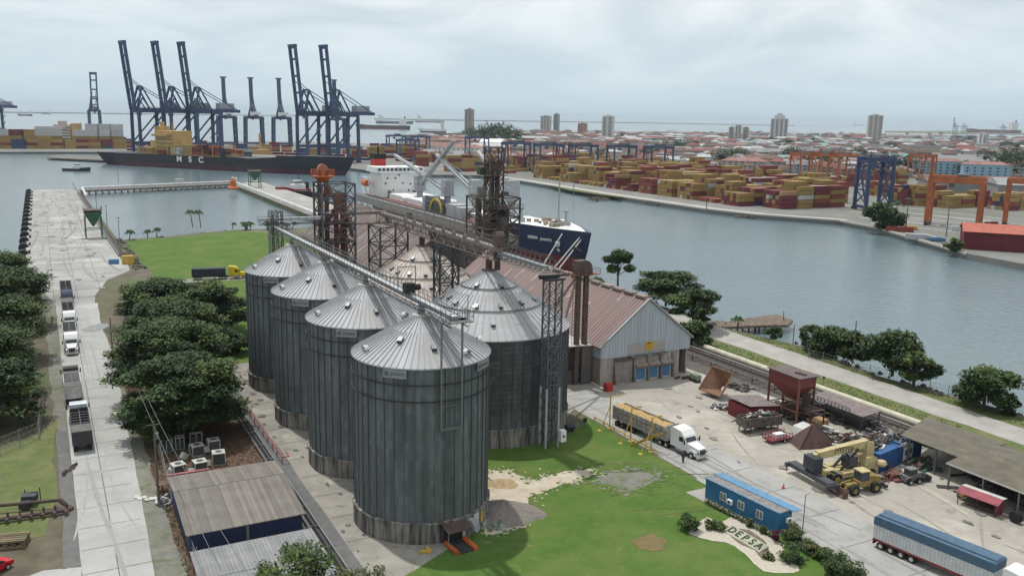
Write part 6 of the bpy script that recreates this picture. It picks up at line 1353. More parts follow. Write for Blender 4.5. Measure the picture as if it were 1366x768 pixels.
for (x0, x1, z1) in ((12, 20, 15), (20.5, 26, 14.5), (-14, -9.5, 16), (50, 55, 14.5)):
    b = MB(); b.bx(x0, x1, -12.5, -6, 9.6, z1, .5); b.build('deck_house', LG, t)
b = MB()
for (x, y) in ((66, -7), (80, 3)): b.bx(x-1, x+1, y-1, y+1, 12, 15); b.cyl((x, y, 15), (x, y, 18), .5, 8); b.cyl((x, y, 18), (x, y, 18.6), 1.1, 8)
b.build('deck_ventilator', LG, t)
b = MB(); b.cyl((80, 0, 12.6), (80, 0, 29), .35, 8, .2); b.beam((80, -2, 24), (80, 2, 24), .25); b.cyl((80, 0, 29), (80, 0, 31), .12, 6); b.build('foremast', LG, t)
r = random.Random(17)
for k in range(20):
    b = MB(); b.box((r.uniform(65, 84), r.uniform(-5, 5), 13.9), (r.uniform(.6, 2), r.uniform(.6, 1.6), r.uniform(.6, 1.8)), r.random()); b.build('winch', mat('winch_tan', (.32, .27, .22), .9, 0, .3), t)
b = MB(); b.cyl((96, -3.2, 8.5), (98.5, -3.6, 7.2), .6, 8); b.beam((97.5, -4.2, 8.2), (101, -3.4, 7.2), .7); b.build('anchor', BLACK, t)
for p0, p1 in (((90, -4.4, 12), (91, -13.6, -.5)), ((96.5, -1, 12), (96, -13.4, -1)), ((97, -1, 11), (98.5, -13.4, -1.5))):
    b = MB(); b.cyl(p0, p1, .22, 5, var=.8); b.build('mooring_rope', OFFWHITE, t)
Mx = lambda x, y, z, az: Matrix.Translation((x, y, z)) @ Matrix.Rotation(az, 4, 'Z') @ Matrix.Rotation(R(90), 4, 'X')
NAMEW = mat('name_white', (.55, .56, .58), .6)
text_mesh('JENNIFER', 1.25, NAMEW, t, Mx(83.6, -6.9, 9.2, R(21)), 'ship_name', .05, 1.0, .03)
b = MB()
for k in range(9): b.box((75.4+k*.48, -9.25+k*.165, 9.4), (.3, .3, .95), R(19), .9)
b.build('name_marks', NAMEW, t)
b = MB(); b.cyl((88.2, -4.2, 8.2), (87.7, -5.5, 8.2), 1.0, 14, var=.9); b.box((88.2, -4.6, 6.3), (1.2, .5, .6), R(24), .9, .6); b.build('bow_emblem', NAMEW, t)

# container ship
p0, p1 = P(128, 219, -2.5), P(447, 235.5, -2.5); d = p1-p0; MAZ = math.atan2(d.y, d.x); ML = d.length; MC = (p0+p1)/2+Vector((-math.sin(MAZ), math.cos(MAZ), 0))*16; MC.z = 0
t = thing('container_ship', 'long black container ship with white MSC letters along its hull and tan deckhouse', 'container ship', MC, MAZ)
hull(t, ML, 32, -2.5, 9.3, 1.4, BLKH, MAROON, 4.0, 0, bowl=.25, rake=8, sternw=.85)
xs_ = lambda px: (P(px, 224, -2.5)-MC).dot(Vector((math.cos(MAZ), math.sin(MAZ), 0)))
for ch, px in (('M', 253), ('S', 279), ('C', 304)): text_mesh(ch, 7.0, WHITE, t, Mx(xs_(px), -16.4, 6.0, 0), 'letter', .05, 1.15, .25)
xb = xs_(208); b = MB(); b.bx(xb-9, xb+12, -12, 12, 9.3, 31, .8); b.bx(xb-11, xb+7, -15.5, 15.5, 26, 28, .7); b.bx(xb-16, xb-9, -6, 6, 9.3, 35, .5); b.bx(xb-16, xb-9, -12, 12, 9.3, 22, .9); b.build('deckhouse', TANS, t)
b = MB(); b.cyl((xb-12, 0, 35), (xb-12, 0, 39), 2, 8); b.cyl((xb, 0, 31), (xb, 0, 39), .4, 6); b.build('mast', TANS, t)
for k in range(5):
    b = MB(); b.bx(xb-8.5, xb+11.5, -12.1, -12.0, 12+k*3.6, 13+k*3.6, .3); b.build('window_row', mat('tan_shade', (.28, .19, .09), .7), t)
b = MB(); r = random.Random(2)
for px in list(range(142, 186, 4)): x = xs_(px); b.beam((x, -13, 9), (x, -13, 15), .7); b.beam((x, 13, 9), (x, 13, 15), .7); b.beam((x, -13, 14.8), (x, 13, 14.8), .8)
for px in (225, 231, 237, 243, 270, 276, 282, 330): x = xs_(px); b.beam((x, -15.5, 9), (x, -15.5, 18), .8); b.beam((x, 15, 9), (x, 15, 18), .8); b.beam((x, -15, 18), (x, 15, 18), .9); b.beam((x, -15, 13.5), (x, 15, 13.5), .6)
b.bx(xs_(140), xs_(186), -14, 14, 14.8, 15.2, .8); b.bx(xs_(232), xs_(345), -15, 15, 9.4, 10.3, .6)
b.build('lashing_bridge', TANS, t)
b = MB(); b.bx(xs_(402), xs_(420), -6, 6, 13, 17, .7); b.cyl((xs_(408), 0, 17), (xs_(408), 0, 31), 1.1, 8); b.build('foremast', TANS, t)

# ---------------------------------------------------------------- containers, gathered first, built below
CCOL = {'mustard': mat('box_mustard', (0.30, 0.205, 0.065), .7, 0, .12, .3, .1), 'dark red': mat('box_dark_red', (0.15, 0.03, 0.035), .7, 0, .15, .3, .1), 'rust red': mat('box_rust_red', (0.24, 0.06, 0.045), .7, 0, .15, .3, .1),
        'navy blue': mat('box_navy', (0.035, 0.055, 0.13), .7, 0, .15, .3, .1), 'pale grey': mat('box_grey', (0.46, 0.48, 0.49), .6, 0, .1, .3, .1), 'tan': mat('box_tan', (0.36, 0.22, 0.11), .7, 0, .12, .3, .1)}
BOXES = []
def box_at(p, az, col, zone, layer, L=12.2, s=1.0): BOXES.append((Vector(p), az, col, zone, layer, L, s))
mdir = Vector((math.cos(MAZ), math.sin(MAZ), 0)); mn = Vector((-mdir.y, mdir.x, 0))
for px, lays in ((209, ('dark red', 'mustard')), (247, ('pale grey', 'pale grey')), (266, ('mustard', 'mustard', 'mustard')), (292, ('rust red', 'dark red')), (307, ('mustard', 'mustard', 'dark red')), (321, ('dark red', 'rust red', 'rust red')), (333, ('rust red', 'dark red')), (345, ('navy blue', 'navy blue')), (357, ('tan', 'tan')), (370, ('tan', 'rust red'))):
    for j in range(3):
        for i, c in enumerate(lays):
            q = MC+mdir*xs_(px)+mn*(-14+j*3.1); box_at((q.x, q.y, 10.4+i*3.1), MAZ, c if j == 0 else rnd.choice(('mustard', 'dark red', c)), 'deck of the black container ship', i, 13.5, 1.18)
# left quay stacks: two tiers of bays facing the water
rows = [('mustard','rust red','mustard'), ('navy blue','navy blue','navy blue'), ('mustard','dark red','mustard'), ('mustard','mustard','mustard','mustard'), ('mustard','dark red','mustard'), ('mustard','mustard','mustard'), ('dark red','tan','dark red'), ('mustard','mustard','rust red'), ('navy blue','dark red','dark red'), ('mustard','mustard','mustard')]
tops = ['pale grey', 'dark red', 'mustard', 'pale grey', 'pale grey', None, 'pale grey', 'pale grey', 'pale grey', 'pale grey']
a0, a1 = P(8, 198.5), P(160, 198.5); dq = (a1-a0); qaz = math.atan2(dq.y, dq.x); dq.normalize(); nq = Vector((-dq.y, dq.x, 0)); step = (a1-a0).length/9
for i in range(-3, 10):
    for j, c in enumerate(rows[i % 10]): q = a0+dq*step*i; box_at((q.x, q.y, j*3.88), qaz, c, 'left quay front stacks', j, 16.1, 1.6)
    if tops[i % 10]:
        for j in range(6+(2 if i % 10 > 6 else (1 if i % 10 in (3, 4) else 0))): q = a0+dq*(step*i-2)+nq*9; box_at((q.x, q.y, j*3.88), qaz, tops[i % 10] if j > 3 else 'mustard', 'left quay rear stacks', j, 16.1, 1.6)
rq = random.Random(44)
for i in range(25):
    for row, (yy, lo, hi) in enumerate(((197, 1, 4), (201, 0, 4), (205.5, 0, 2))):
        q = P(172+i*16.2+row*5, yy+i*.45); n_ = rq.randint(lo, hi); c = rq.choice(('dark red', 'rust red', 'navy blue', 'mustard', 'dark red', 'tan'))
        for j in range(n_): box_at((q.x, q.y, j*3.0), R(-3), c if rq.random() < .6 else rq.choice(('dark red', 'mustard', 'rust red', 'pale grey')), 'stacks under the raised blue cranes', j, 13.5, 1.15)
# terminal stacks opposite
r = random.Random(23)
cols = ['mustard']*50+['dark red']*22+['rust red']*14+['tan']*6+['navy blue']*4+['pale grey']*4
H = {}
for i in range(22):
    for j in range(12):
        u0 = -772+i*21.5; v0 = 374+j*13.4
        if j < 1 and u0 < -725: pass
        base = r.choice((3, 4, 4, 5, 5, 5, 6)); 
        if j == 0: base = r.choice((1, 2, 3, 4, 4))
        if r.random() < .07: base = 0
        main = r.choice(cols[:76]); stp = r.choice((0, 0, -1, 1)); br = r.choice((2, 3, 4))
        q = S(u0, v0); X, Y = proj(q)
        if X > 1132 and Y > 240: continue
        if X > 1500 or X < 480: continue
        if (X > 985 and j > 8) or (X > 1150): continue
        if 668 < X < 722 and j < 3: base = r.choice((0, 0, 1, 2))
        if u0 > -372: continue
        for k in range(6): H[(i, j, k)] = (max(0, base+(stp if k >= br else 0)+r.choice((0, 0, 0, 0, -1))), main)
def zone_of(X):
    return ('stacks left of the white bridge' if X < 560 else 'stacks above the white bridge' if X < 665 else 'stacks by the blue gantries' if X < 760 else 'stacks opposite the blue bow' if X < 860 else 'stacks at the middle of the far quay' if X < 960 else 'stacks right of the quay middle' if X < 1060 else 'stacks left of the blue quay crane' if X < 1150 else 'stacks behind the orange gantry')
def hh(i, j, k):
    if k < 0: return 0
    return H.get((i, j, k), (0, 0))[0] if k < 6 else 0
for (i, j, k), (h, main) in H.items():
    u0 = -772+i*21.5-k*2.6; v0 = 374+j*13.4
    for l in range(h):
        if l < h-1 and hh(i, j, k-1) > l and hh(i, j-1, k) > l: continue
        c = main if r.random() < .55 else r.choice(cols); q = S(u0, v0, l*2.62); X, Y = proj(q); box_at(q, SR+math.pi/2, c, zone_of(X), l)
# right-hand blocks behind the orange gantry
for (px, py, nb, nr, hs) in ((1172, 262, 2, 5, (3, 4)), (1207, 274, 1, 5, (4, 5)), (1222, 275, 2, 5, (4, 5)), (1262, 278, 3, 5, (3, 4)), (1340, 281, 3, 5, (3, 4)), (1130, 249, 1, 4, (3, 4)), (1166, 247, 3, 4, (4, 5)), (1150, 240, 4, 4, (4, 5)), (493, 214, 1, 3, (5, 5)), (514, 211, 3, 3, (4, 5)), (556, 222, 1, 4, (4, 5)), (577, 217, 2, 3, (3, 4)), (532, 204, 3, 3, (3, 4)), (598, 229, 3, 4, (4, 5)), (496, 203, 3, 3, (3, 4)), (470, 208, 1, 3, (3, 4))):
    u0, v0 = UV(px, py)
    for bb in range(nb):
        main = r.choice(('mustard', 'mustard', 'dark red', 'rust red'))
        for k in range(nr):
            h = r.choice(hs)
            for l in range(h):
                if k and l < h-1 and bb: continue
                q = S(u0-k*2.6, v0+6+bb*13.6, l*(2.6 if px > 700 else 2.95)); box_at(q, SR+math.pi/2, main if r.random() < .5 else r.choice(cols), 'stacks behind the orange gantry' if px > 700 else 'stacks between black bow and white bridge', l, 12.2 if px > 700 else 13.2, 1.0 if px > 700 else 1.13)
for (px, py, az, c, L_) in ((1200, 309, R(-25), 'rust red', 12.2), (1222, 319, R(-25), 'pale grey', 9), (1284, 309, R(-20), 'pale grey', 10), (1322, 302, R(20), 'dark red', 6.5)):
    q = P(px, py); box_at(q, az, c, 'open yard by the red warehouse', 0, L_)

# ---------------------------------------------------------------- far land
FARL = [P(*q) for q in ((-500,204),(-200,202),(0,202.5),(166,202.5),(170,207),(300,213),(446,221),(506,229),(560,232.5),(640,233.5),(690,240),(800,258),(945,279),(1010,286),(1120,294),(1168,303),(1290,338),(1366,352),(1600,400),(3200,760))]
back = [P(*q) for q in ((3600,250),(1900,195),(1366,185),(1290,181),(1180,178.5),(1000,177),(800,174),(640,173.5),(618,177),(598,184),(572,192),(545,195),(480,191),(400,189),(165,188),(0,189),(-300,190),(-500,190))]
TERM = mat('terminal_ground', (0.22, 0.215, 0.205), .95, 0, 0, .03, .15, col2=(.16, .16, .155), coord='World', n2=[(.006, .55, .15, (.14, .145, .12)), (.08, .64, .1, (.28, .27, .255))])
b = MB(); pts = FARL+back; vs = [(p.x, p.y, 0) for p in pts]; 
import mathutils.geometry as mg
tris = mg.tessellate_polygon([[Vector(v) for v in vs]])
b.add(vs+[(x, y, -7) for x, y, _ in vs], [tuple(tr) for tr in tris]+[(i, (i+1) % len(vs), len(vs)+(i+1) % len(vs), len(vs)+i) for i in range(len(FARL)-1)], .5)
o = b.build('far_ground', TERM); struct(o)
for pl in o.data.polygons:
    pass
QE = mat('quay_edge', (0.42, 0.40, 0.37), .9, 0, .05, .05, .1)
b = MB()
for a, c in zip(FARL[2:16], FARL[3:17]): b.beam((a.x, a.y, -.15), (c.x, c.y, -.15), 1.4, .9, .7)
struct(b.build('quay_edge', QE))
def inset(px, off): 
    p = P(*px); return p+VX*off
b = MB(); ss = [P(*q) for q in ((640,233.5),(690,240),(800,258),(945,279),(1010,286),(1120,294))]
pts = ss+[p+VX*9+Vector((0, 0, 0)) for p in ss[::-1]]; b.add([(p.x, p.y, .05) for p in pts], [tuple(range(len(pts)))], .6); o = b.build('quay_road', mat('quay_road', (0.42, 0.41, 0.38), .9, 0, 0, .1, .1, coord='World')); struct(o)
if o.data.polygons[0].normal.z < 0: o.data.flip_normals()
rocks('far_shore_rocks', [P(x, y, -1) for x, y in ((690,241),(800,259),(945,280),(1010,287),(1120,295),(1168,304),(1230,321),(1290,339),(1366,353),(1420,365))], .8, 1.3, zr=(-2.7, -1.2), spread=1.2, seed=12)
pxsheet('far_bank_grass', [(722,245),(800,257.5),(830,262),(828,263.5),(800,260),(760,254)], .1, GRASS2)
# yard lanes between the stacks behind the far shore
for k in range(5):
    a, c = P(1105+k*14, 266+k*8), P(1340+k*30, 292+k*9)
    b = MB(); b.beam((a.x, a.y, .07), (c.x, c.y, .07), 1.2+.6*(k % 2), .05, .9); struct(b.build('yard_stripe', OFFWHITE))
b = MB(); pts = [S(-1085, -5), S(-1085, 12), S(-985, 70), S(-985, 55)]; pts = [P(62, 210), P(75, 206.5), P(170, 208.5), P(170, 215)]; b.prism([(p.x, p.y) for p in pts], -1.4, -.2, .5); o = b.build('mooring_jetty', DCONC); tag(o, 'low concrete jetty in the water left of the container ship stern', 'jetty')

# ---------------------------------------------------------------- cranes
class FatMB(MB):
    K = 1.3
    def beam(s_, a, b, w, h=None, var=None): return MB.beam(s_, a, b, w*s_.K, (h or w)*s_.K, var)
def sts(label, loc, rz, raised=True, m=BLUESTEEL, s=1.0, gz=48, H=116, group='ship to shore cranes', yb=5.0, w=9.5):
    t = thing('quay_crane', label, 'quay crane', loc, rz, group); g = 26
    for x in (0, g):
        for y in (-w, w):
            b = FatMB(); b.beam((x, y, 1.5), (x, y*.92, gz), 1.7, 2.2); b.build('leg', m, t)
    b = FatMB()
    for y in (-w, w):
        b.beam((0, y, 3), (g, y, 3), 1.6); b.beam((0, y*.98, 16), (g, y*.98, 16), 1.5, 2); b.beam((0, y*.97, 17), (g, y*.93, gz-2), 1.0); b.beam((0, y*.92, gz), (g, y*.92, gz), 1.6)
    for x in (0, g): b.beam((x, -w, gz), (x, w, gz), 1.8, 2.2); b.beam((x, -w, 3), (x, w, 3), 1.4)
    b.build('portal_frame', m, t)
    b = FatMB()
    for y in (-yb, yb): b.beam((-3, y, gz+2), (g+24, y, gz+2), 1.4, 2.4)
    for k in range(9): b.beam((-2+k*6, -yb, gz+2), (-2+k*6, yb, gz+2), .9)
    b.build('girder', m, t)
    b = FatMB()
    for y in (-yb, yb):
        b.beam((-1, y/yb*6.5, gz), (6, y, gz+25), 1.2, 1.4); b.beam((g*.75, y/yb*6.5, gz), (6, y, gz+25), .9, 1.0); b.beam((6, y, gz+25), (g+22, y, gz+3), .5)
    b.beam((6, -yb, gz+25), (6, yb, gz+25), 1.3); b.beam((1, -5, gz+11), (1, 5, gz+11), .9)
    b.beam((6, -yb, gz+14), (g*.5, -yb, gz+3), .7); b.beam((6, yb, gz+14), (g*.5, yb, gz+3), .7); b.beam((1, -yb, gz+2), (6, -yb, gz+14), .8); b.beam((1, yb, gz+2), (6, yb, gz+14), .8)
    for k in range(5): b.rail((0+k*9, -yb-1, gz+3), (8+k*9, -yb-1, gz+3), 1.6, 4, .2)
    b.build('apex_frame', m, t)
    b = FatMB()
    for k in range(9): b.beam((g+1.4, w+.6, 3+k*5), (g-2.6, w+.6, 8+k*5) if k % 2 else (g+4, w+.6, 8+k*5), .5)
    b.build('stair', m, t)
    b = FatMB()
    if raised:
        L = H-gz; lean = 7
        for y in (-yb, yb):
            for k in range(1): b.beam((-2, y, gz+2), (-2-lean, y, H), 1.5, 2.2)
        for f in (.05, .3, .55, .8, .97): b.beam((-2-lean*f, -yb, gz+2+(L-2)*f), (-2-lean*f, yb, gz+2+(L-2)*f), 1.3, 1.6)
        b.box((-2-lean, 0, H), (3, max(11, yb*2+3), 2.2)); b.beam((-2-lean*.5, -3, gz+L*.5), (6, -3, gz+25), .4); b.beam((-2-lean*.5, 3, gz+L*.5), (6, 3, gz+25), .4)
    else:
        for y in (-yb, yb): b.beam((-2, y, gz+2), (-48, y, gz+2), 1.4, 2.2); b.beam((-30, y, gz+3), (6, y, gz+25), .4)
        for k in range(8): b.beam((-4-k*6, -yb, gz+2), (-4-k*6, yb, gz+2), .9)
    b.build('boom', m, t)
    b = FatMB(); b.bx(g+2, g+18, -w*.5, w*.5, gz+3.5, gz+10, .5); b.build('machinery_house', WHITE if s != 1 else LG, t)
    b = FatMB(); b.box((4, 0, gz-2.5), (4, 3.5, 3)); b.build('operator_cabin', LG, t)
    for x in (0, g):
        for y in (-w, w):
            b = FatMB(); b.bx(x-1.2, x+1.2, y-3.5, y+3.5, 0, 1.6); b.build('bogie', DSTEEL, t)
    t.scale = (s, s, s)
    return t
names = ['leftmost tall blue crane with boom up, behind the black ship stern', 'middle one of the left trio of tall blue cranes with raised booms', 'right one of the left trio of tall blue cranes with raised booms', 'left one of the pair of tall blue cranes above the black bow', 'right one of the pair of tall blue cranes above the black bow']
for nme, (x, y) in zip(names, ((184, 212), (226, 213), (260, 213.5), (404, 216), (444, 217))):
    sts(nme, P(x, y), R(46))
NB = ('between the two tall groups, nearest the left trio', 'second from left between the tall groups', 'third from left, just left of the tall pair', 'peeking out behind the rightmost tall crane')
FatMB.K = 2.1
for nme, (x, y) in zip(NB, ((302, 193), (338, 193.5), (375, 194), (448, 195))):
    q = P(x, y-.3); v = math.atan2(q.y, q.x); sts('end-on blue crane with single boom, '+nme, q, v+math.pi+R(8), m=BLUESTEEL, s=.86, H=117, yb=1.6, w=15)
FatMB.K = 1.6
q = P(129, 183); sts('distant quay crane facing out with raised boom above the left grey containers', q, math.atan2(q.y, q.x)+R(6), s=.96)
q = P(-22, 186); sts('quay crane with lowered boom cut by the left edge of the frame', q, R(10), raised=False)
PALE = mat('crane_haze_tint', (.30, .36, .38), .7)  # distance haze mixed into the crane colour, not a paler paint
for nme, x, y, ra in (('with boom raised, leftmost on the right horizon', 1272, 178.3, True), ('with boom lowered, second on the right horizon', 1284, 178.0, False), ('with boom lowered, rightmost on the right horizon', 1336, 179, False)):
    sts('tiny pale quay crane '+nme, P(x, y), R(25), ra, PALE, .9, group='cranes on the right horizon')
def gantry(label, loc, rz, span, depth, h, m, name='yard_gantry', cat='gantry crane', w=1.1, group='yard gantry cranes', mast=0):
    t = thing(name, label, cat, loc, rz, group)
    for x in (-span/2, span/2):
        for y in (-depth/2, depth/2):
            b = MB(); b.beam((x, y, 1.2), (x, y*.9, h), w*.9, w*1.2); b.build('leg', m, t)
            b = MB(); b.bx(x-.8, x+.8, y-2, y+2, 0, 1.6); b.build('bogie', DSTEEL, t)
    for x in (-span/2, span/2): b = MB(); b.beam((x, -depth/2, 2.2), (x, depth/2, 2.2), w); b.beam((x, -depth*.45, h*.98), (x, depth*.45, h*.98), w); b.beam((x, -depth/2, 2.2), (x, depth*.45, h*.98), w*.5); b.build('end_frame', m, t)
    b = MB()
    for y in (-depth*.45, depth*.45): b.beam((-span/2-1, y, h+.8), (span/2+1, y, h+.8), w, w*1.6); b.rail((-span/2, y, h+1.7), (span/2, y, h+1.7), 1.3, 8, .18)
    b.build('main_beam', m, t)
    b = MB(); b.box((span*.1, 0, h+2.6), (5, depth*.8, 2.4)); b.box((-span*.1, 0, h-1.8), (2.4, 2.6, 2.6)); b.build('trolley', STEEL, t)
    if mast:
        b = MB(); b.beam((-span/2, -depth/2, h), (-span/2, -depth/2, h+mast), w*.8); b.build('mast', m, t)
    return t
gl = ((688, 228, 'blue', 'first from the left behind the black tower'), (731, 231, 'blue', 'second from the left by the tan stack'), (777, 232, 'blue', 'third from the left'), (828, 233, 'blue', 'fourth from the left'), (877, 234, 'blue', 'fifth and rightmost of its row'), (636, 214, 'blue', 'above the white bridge by the white hangar'))
for x, y, c, lb in gl: gantry('blue grey yard gantry crane, '+lb, P(x, y), SR+math.pi/2, 24, 13, 25, BLUESTEEL)
for x, y, lb in ((528, 205, 'far one before the sea, left'), (560, 207, 'far one before the sea, right'), (544, 215, 'nearer one between the two before the sea')): gantry('blue grey yard gantry crane, '+lb, P(x, y), SR+math.pi/2, 22, 12, 22, BLUESTEEL)
DORG = mat('gantry_orange', (.42, .13, .045), .7, 0, .15, .3, .2)
for x, y, lb in ((690, 218, 'behind the first blue gantry'), (754, 222, 'between second and third blue gantries'), (1072, 240, 'left one of the row before the town'), (1097, 241, 'second one of the row before the town'), (1122, 242, 'third one of the row before the town'), (1228, 240, 'in front of the pale blue flats')): gantry('orange yard gantry crane, '+lb, P(x, y), SR+math.pi/2, 23, 13, 22, DORG)
for x, y, lb in ((1100, 236.5, 'rear left of the orange row before the town'),): gantry('orange yard gantry crane, '+lb, P(x, y), SR+math.pi/2, 23, 13, 22, DORG)
p0, p1 = P(1237, 299), P(1305, 304); d = p1-p0
gantry('large orange gantry crane spanning the open yard near the red warehouse', (p0+p1)/2, math.atan2(d.y, d.x), d.length, 11, 22.5, DORG, w=1.9, mast=13)
gantry('orange gantry leg rising at the right edge of the frame', P(1378, 302), math.atan2(d.y, d.x), 26, 10, 22, DORG, w=1.6)
gantry('bright blue quayside crane with four legs beside the dark trees', P(1163, 280), R(12), 16, 12, 29, mat('royal_blue', (.045, .07, .165), .6, 0, .15), w=1.5, mast=4)

# ---------------------------------------------------------------- now the boxes
def box_mesh(col):
    b = MB(); b.bx(-6.1, 6.1, -1.2, 1.2, .02, 2.42, .5)
    for k in range(20):
        for s in (-1, 1): b.bx(-5.9+k*.6, -5.65+k*.6, s*1.22-.03, s*1.22+.03, .1, 2.3, .35)
    for s in (-1, 1): b.bx(-.42, .42, s*1.25-.02, s*1.25+.02, .8, 1.6, 0)
    o = b.build('shipping_container', CCOL[col]); me = o.data; bpy.data.objects.remove(o); return me
BM = {c: box_mesh(c) for c in CCOL}
BOXES.sort(key=lambda q: (q[0]-Vector((0, 0, 50))).length/q[6])
front = [q for q in BOXES if -20 < proj(q[0])[0] < 1386]; NB_ = 296
NB_ = 290
LAY = ('bottom layer', 'second layer', 'third layer', 'fourth layer', 'fifth layer', 'sixth layer', 'top layer')
indiv = front[:NB_]; stuffb = front[NB_:]
for p, az, c, zn, l, L_, s_ in indiv:
    o = bpy.data.objects.new('shipping_container', BM[c]); COL.objects.link(o); o.location = p; o.rotation_euler.z = az; o.scale = (L_/12.2, s_, s_)
    tag(o, f'{c} container, {LAY[min(l, 6)]} of the {zn}', 'container', f'{c} containers, {LAY[min(l, 6)]}, {zn}')
b = MB(); order = list(CCOL)
for p, az, c, zn, l, L_, s_ in stuffb:
    b.cur = order.index(c); b.box((p.x, p.y, p.z+1.2*s_), (L_, 2.4*s_, 2.37*s_), az, None)
if stuffb: o = b.build('stacked_containers', [CCOL[c] for c in order]); struct(o, 'stuff')

# ---------------------------------------------------------------- small craft and far ships
def boat(label, loc, rz, L, B, mh, cat='tug boat', name='tug_boat', house=WHITE, mast=True):
    t = thing(name, label, cat, loc, rz); hull(t, L, B, -2.5+0*L, -2.5+L*.085, -2.5+L*.03, mh, BLACK, L*.05, bowl=.3, rake=L*.03, sternw=.8); z = -2.5+L*.085
    b = MB(); b.bx(-L*.12, L*.18, -B*.28, B*.28, z, z+L*.10); b.bx(-L*.05, L*.12, -B*.2, B*.2, z+L*.10, z+L*.19); b.build('wheelhouse', house, t)
    b = MB(); b.bx(-L*.052, L*.125, -B*.205, B*.205, z+L*.135, z+L*.165, .2); b.build('windows', GLASS, t)
    if mast:
        b = MB(); b.cyl((0, 0, z+L*.19), (-L*.01, 0, z+L*.36), .25, 6); b.build('mast', DSTEEL, t)
        b = MB(); b.cyl((-L*.18, -B*.2, z), (-L*.18, -B*.2, z+L*.15), .8, 8); b.cyl((-L*.18, B*.2, z), (-L*.18, B*.2, z+L*.15), .8, 8); b.build('exhaust', DSTEEL, t)
    return t
boat('white and red tug moored at the far side of the long pier', P(399, 252, 0)+Vector((0, 0, 0)), R(-150), 30, 10, mat('tug_red', (.25, .04, .04), .6))
boat('white tug with dark hull moored nearer on the long pier', P(428, 257, 0), R(-150), 30, 10, BLKH)
boat('small dark motor boat under way left of the pier', P(102, 229, -2.5).xyz*1.0 if False else Vector((P(102, 228, -2.5).x, P(102, 228, -2.5).y, 0)), R(2), 23, 6, BLKH, 'boat', 'motor_boat', mast=False)
def seaship(label, x, y, L, H, m, rz=0, house=WHITE):
    p = P(x, y, -2.5); p.z = 0; t = thing('distant_ship', label, 'ship', p, R(rz)); hull(t, L, L*.13, -2.5, H, H*.2, m, BOOT, H*.2); b = MB(); b.bx(-L*.42, -L*.3, -L*.055, L*.055, H, H*3.2); b.build('bridge', house, t); b = MB(); b.cyl((-L*.4, 0, H*3), (-L*.4, 0, H*4), L*.012, 6); b.build('funnel', DSTEEL, t); return t
seaship('distant grey ship at anchor on the upper left sea', 34, 154.6, 85, 8, STEEL, 180); seaship('smaller distant ship right of the grey one on the left sea', 62, 152.6, 70, 6, OFFWHITE, 180)
seaship('long grey ship at anchor, upper of the two left of the cape', 526, 165.0, 215, 12, STEEL, 0); seaship('long dark ship at anchor, lower of the two left of the cape', 512, 172.3, 190, 11, mat('rusty_hull', (.12, .08, .07), .8), 180)
seaship('white passenger ship beside the cape', 578, 177, 80, 9, WHITE, 175); seaship('pale ship far out above the cape', 572, 163.4, 200, 14, OFFWHITE, 0); seaship('grey coaster at the shore below the cape', 606, 182, 95, 5, STEEL, 178)
seaship('faint ship on the horizon left of the right-hand tower block', 1145, 167.8, 330, 25, STEEL, 0); seaship('dark red loaded ship before the horizon cranes', 1325, 178.0, 420, 26, BOOT, 180)
def breakwater(name, pts, w, h):
    b = MB(); ps = [P(x, y, -2.5) for x, y in pts]
    for a, c in zip(ps[:-1], ps[1:]): b.beam((a.x, a.y, -3+h/2), (c.x, c.y, -3+h/2), w, h)
    tag(b.build(name, ROCK), 'long thin breakwater crossing the sea '+('left of the cranes' if pts[0][0] < 400 else 'behind the town'), 'breakwater')
breakwater('breakwater', ((-200, 147.5), (0, 150.4), (180, 152.6), (470, 156.0)), 30, 9)
breakwater('breakwater', ((500, 159.3), (640, 161.5), (860, 164.6), (1060, 168.2)), 30, 9)
land('outer_shoal', [P(x, y, 0) for x, y in ((1180, 174.6), (1290, 174.5), (1366, 177), (1500, 178), (1500, 181), (1290, 178.6), (1180, 176.4))], MATS['scrub'], world=True)
land('far_cape', [P(x, y, 0) for x, y in ((590, 183), (600, 178), (640, 174), (700, 174), (720, 180), (700, 190), (600, 190))], GRASS2, z=.4, world=True)
# derelict timber pier and old piles in the basin
t = thing('derelict_pier', 'broken brown timber pier sagging into the water near the shore', 'pier', (0, 0, 0))
for pp, z in (([(962,436),(975,427),(1035,419),(1058,427),(1052,433),(1010,434)], -.3), ([(920,431),(962,427),(975,430),(962,437),(930,436)], -1.2)):
    b = MB(); pts = [P(x, y, z) for x, y in pp]; ar = sum(pts[i].x*pts[(i+1) % len(pts)].y-pts[(i+1) % len(pts)].x*pts[i].y for i in range(len(pts)))
    pts = pts if ar > 0 else pts[::-1]; b.prism([(p.x, p.y) for p in pts], z-.6, z, .5); b.build('deck', mat('pier_planks', (.20, .155, .12), .95, 0, 0, .8, .3, coord='World'), t)
r = random.Random(6)
for k in range(16):
    x, y = r.uniform(968, 1052), r.uniform(422, 435); b = MB(); p = P(x, y+1.5, -.9); b.cyl((p.x, p.y, -4), (p.x, p.y, -.5), .22, 6); b.build('pile', WOOD, t)
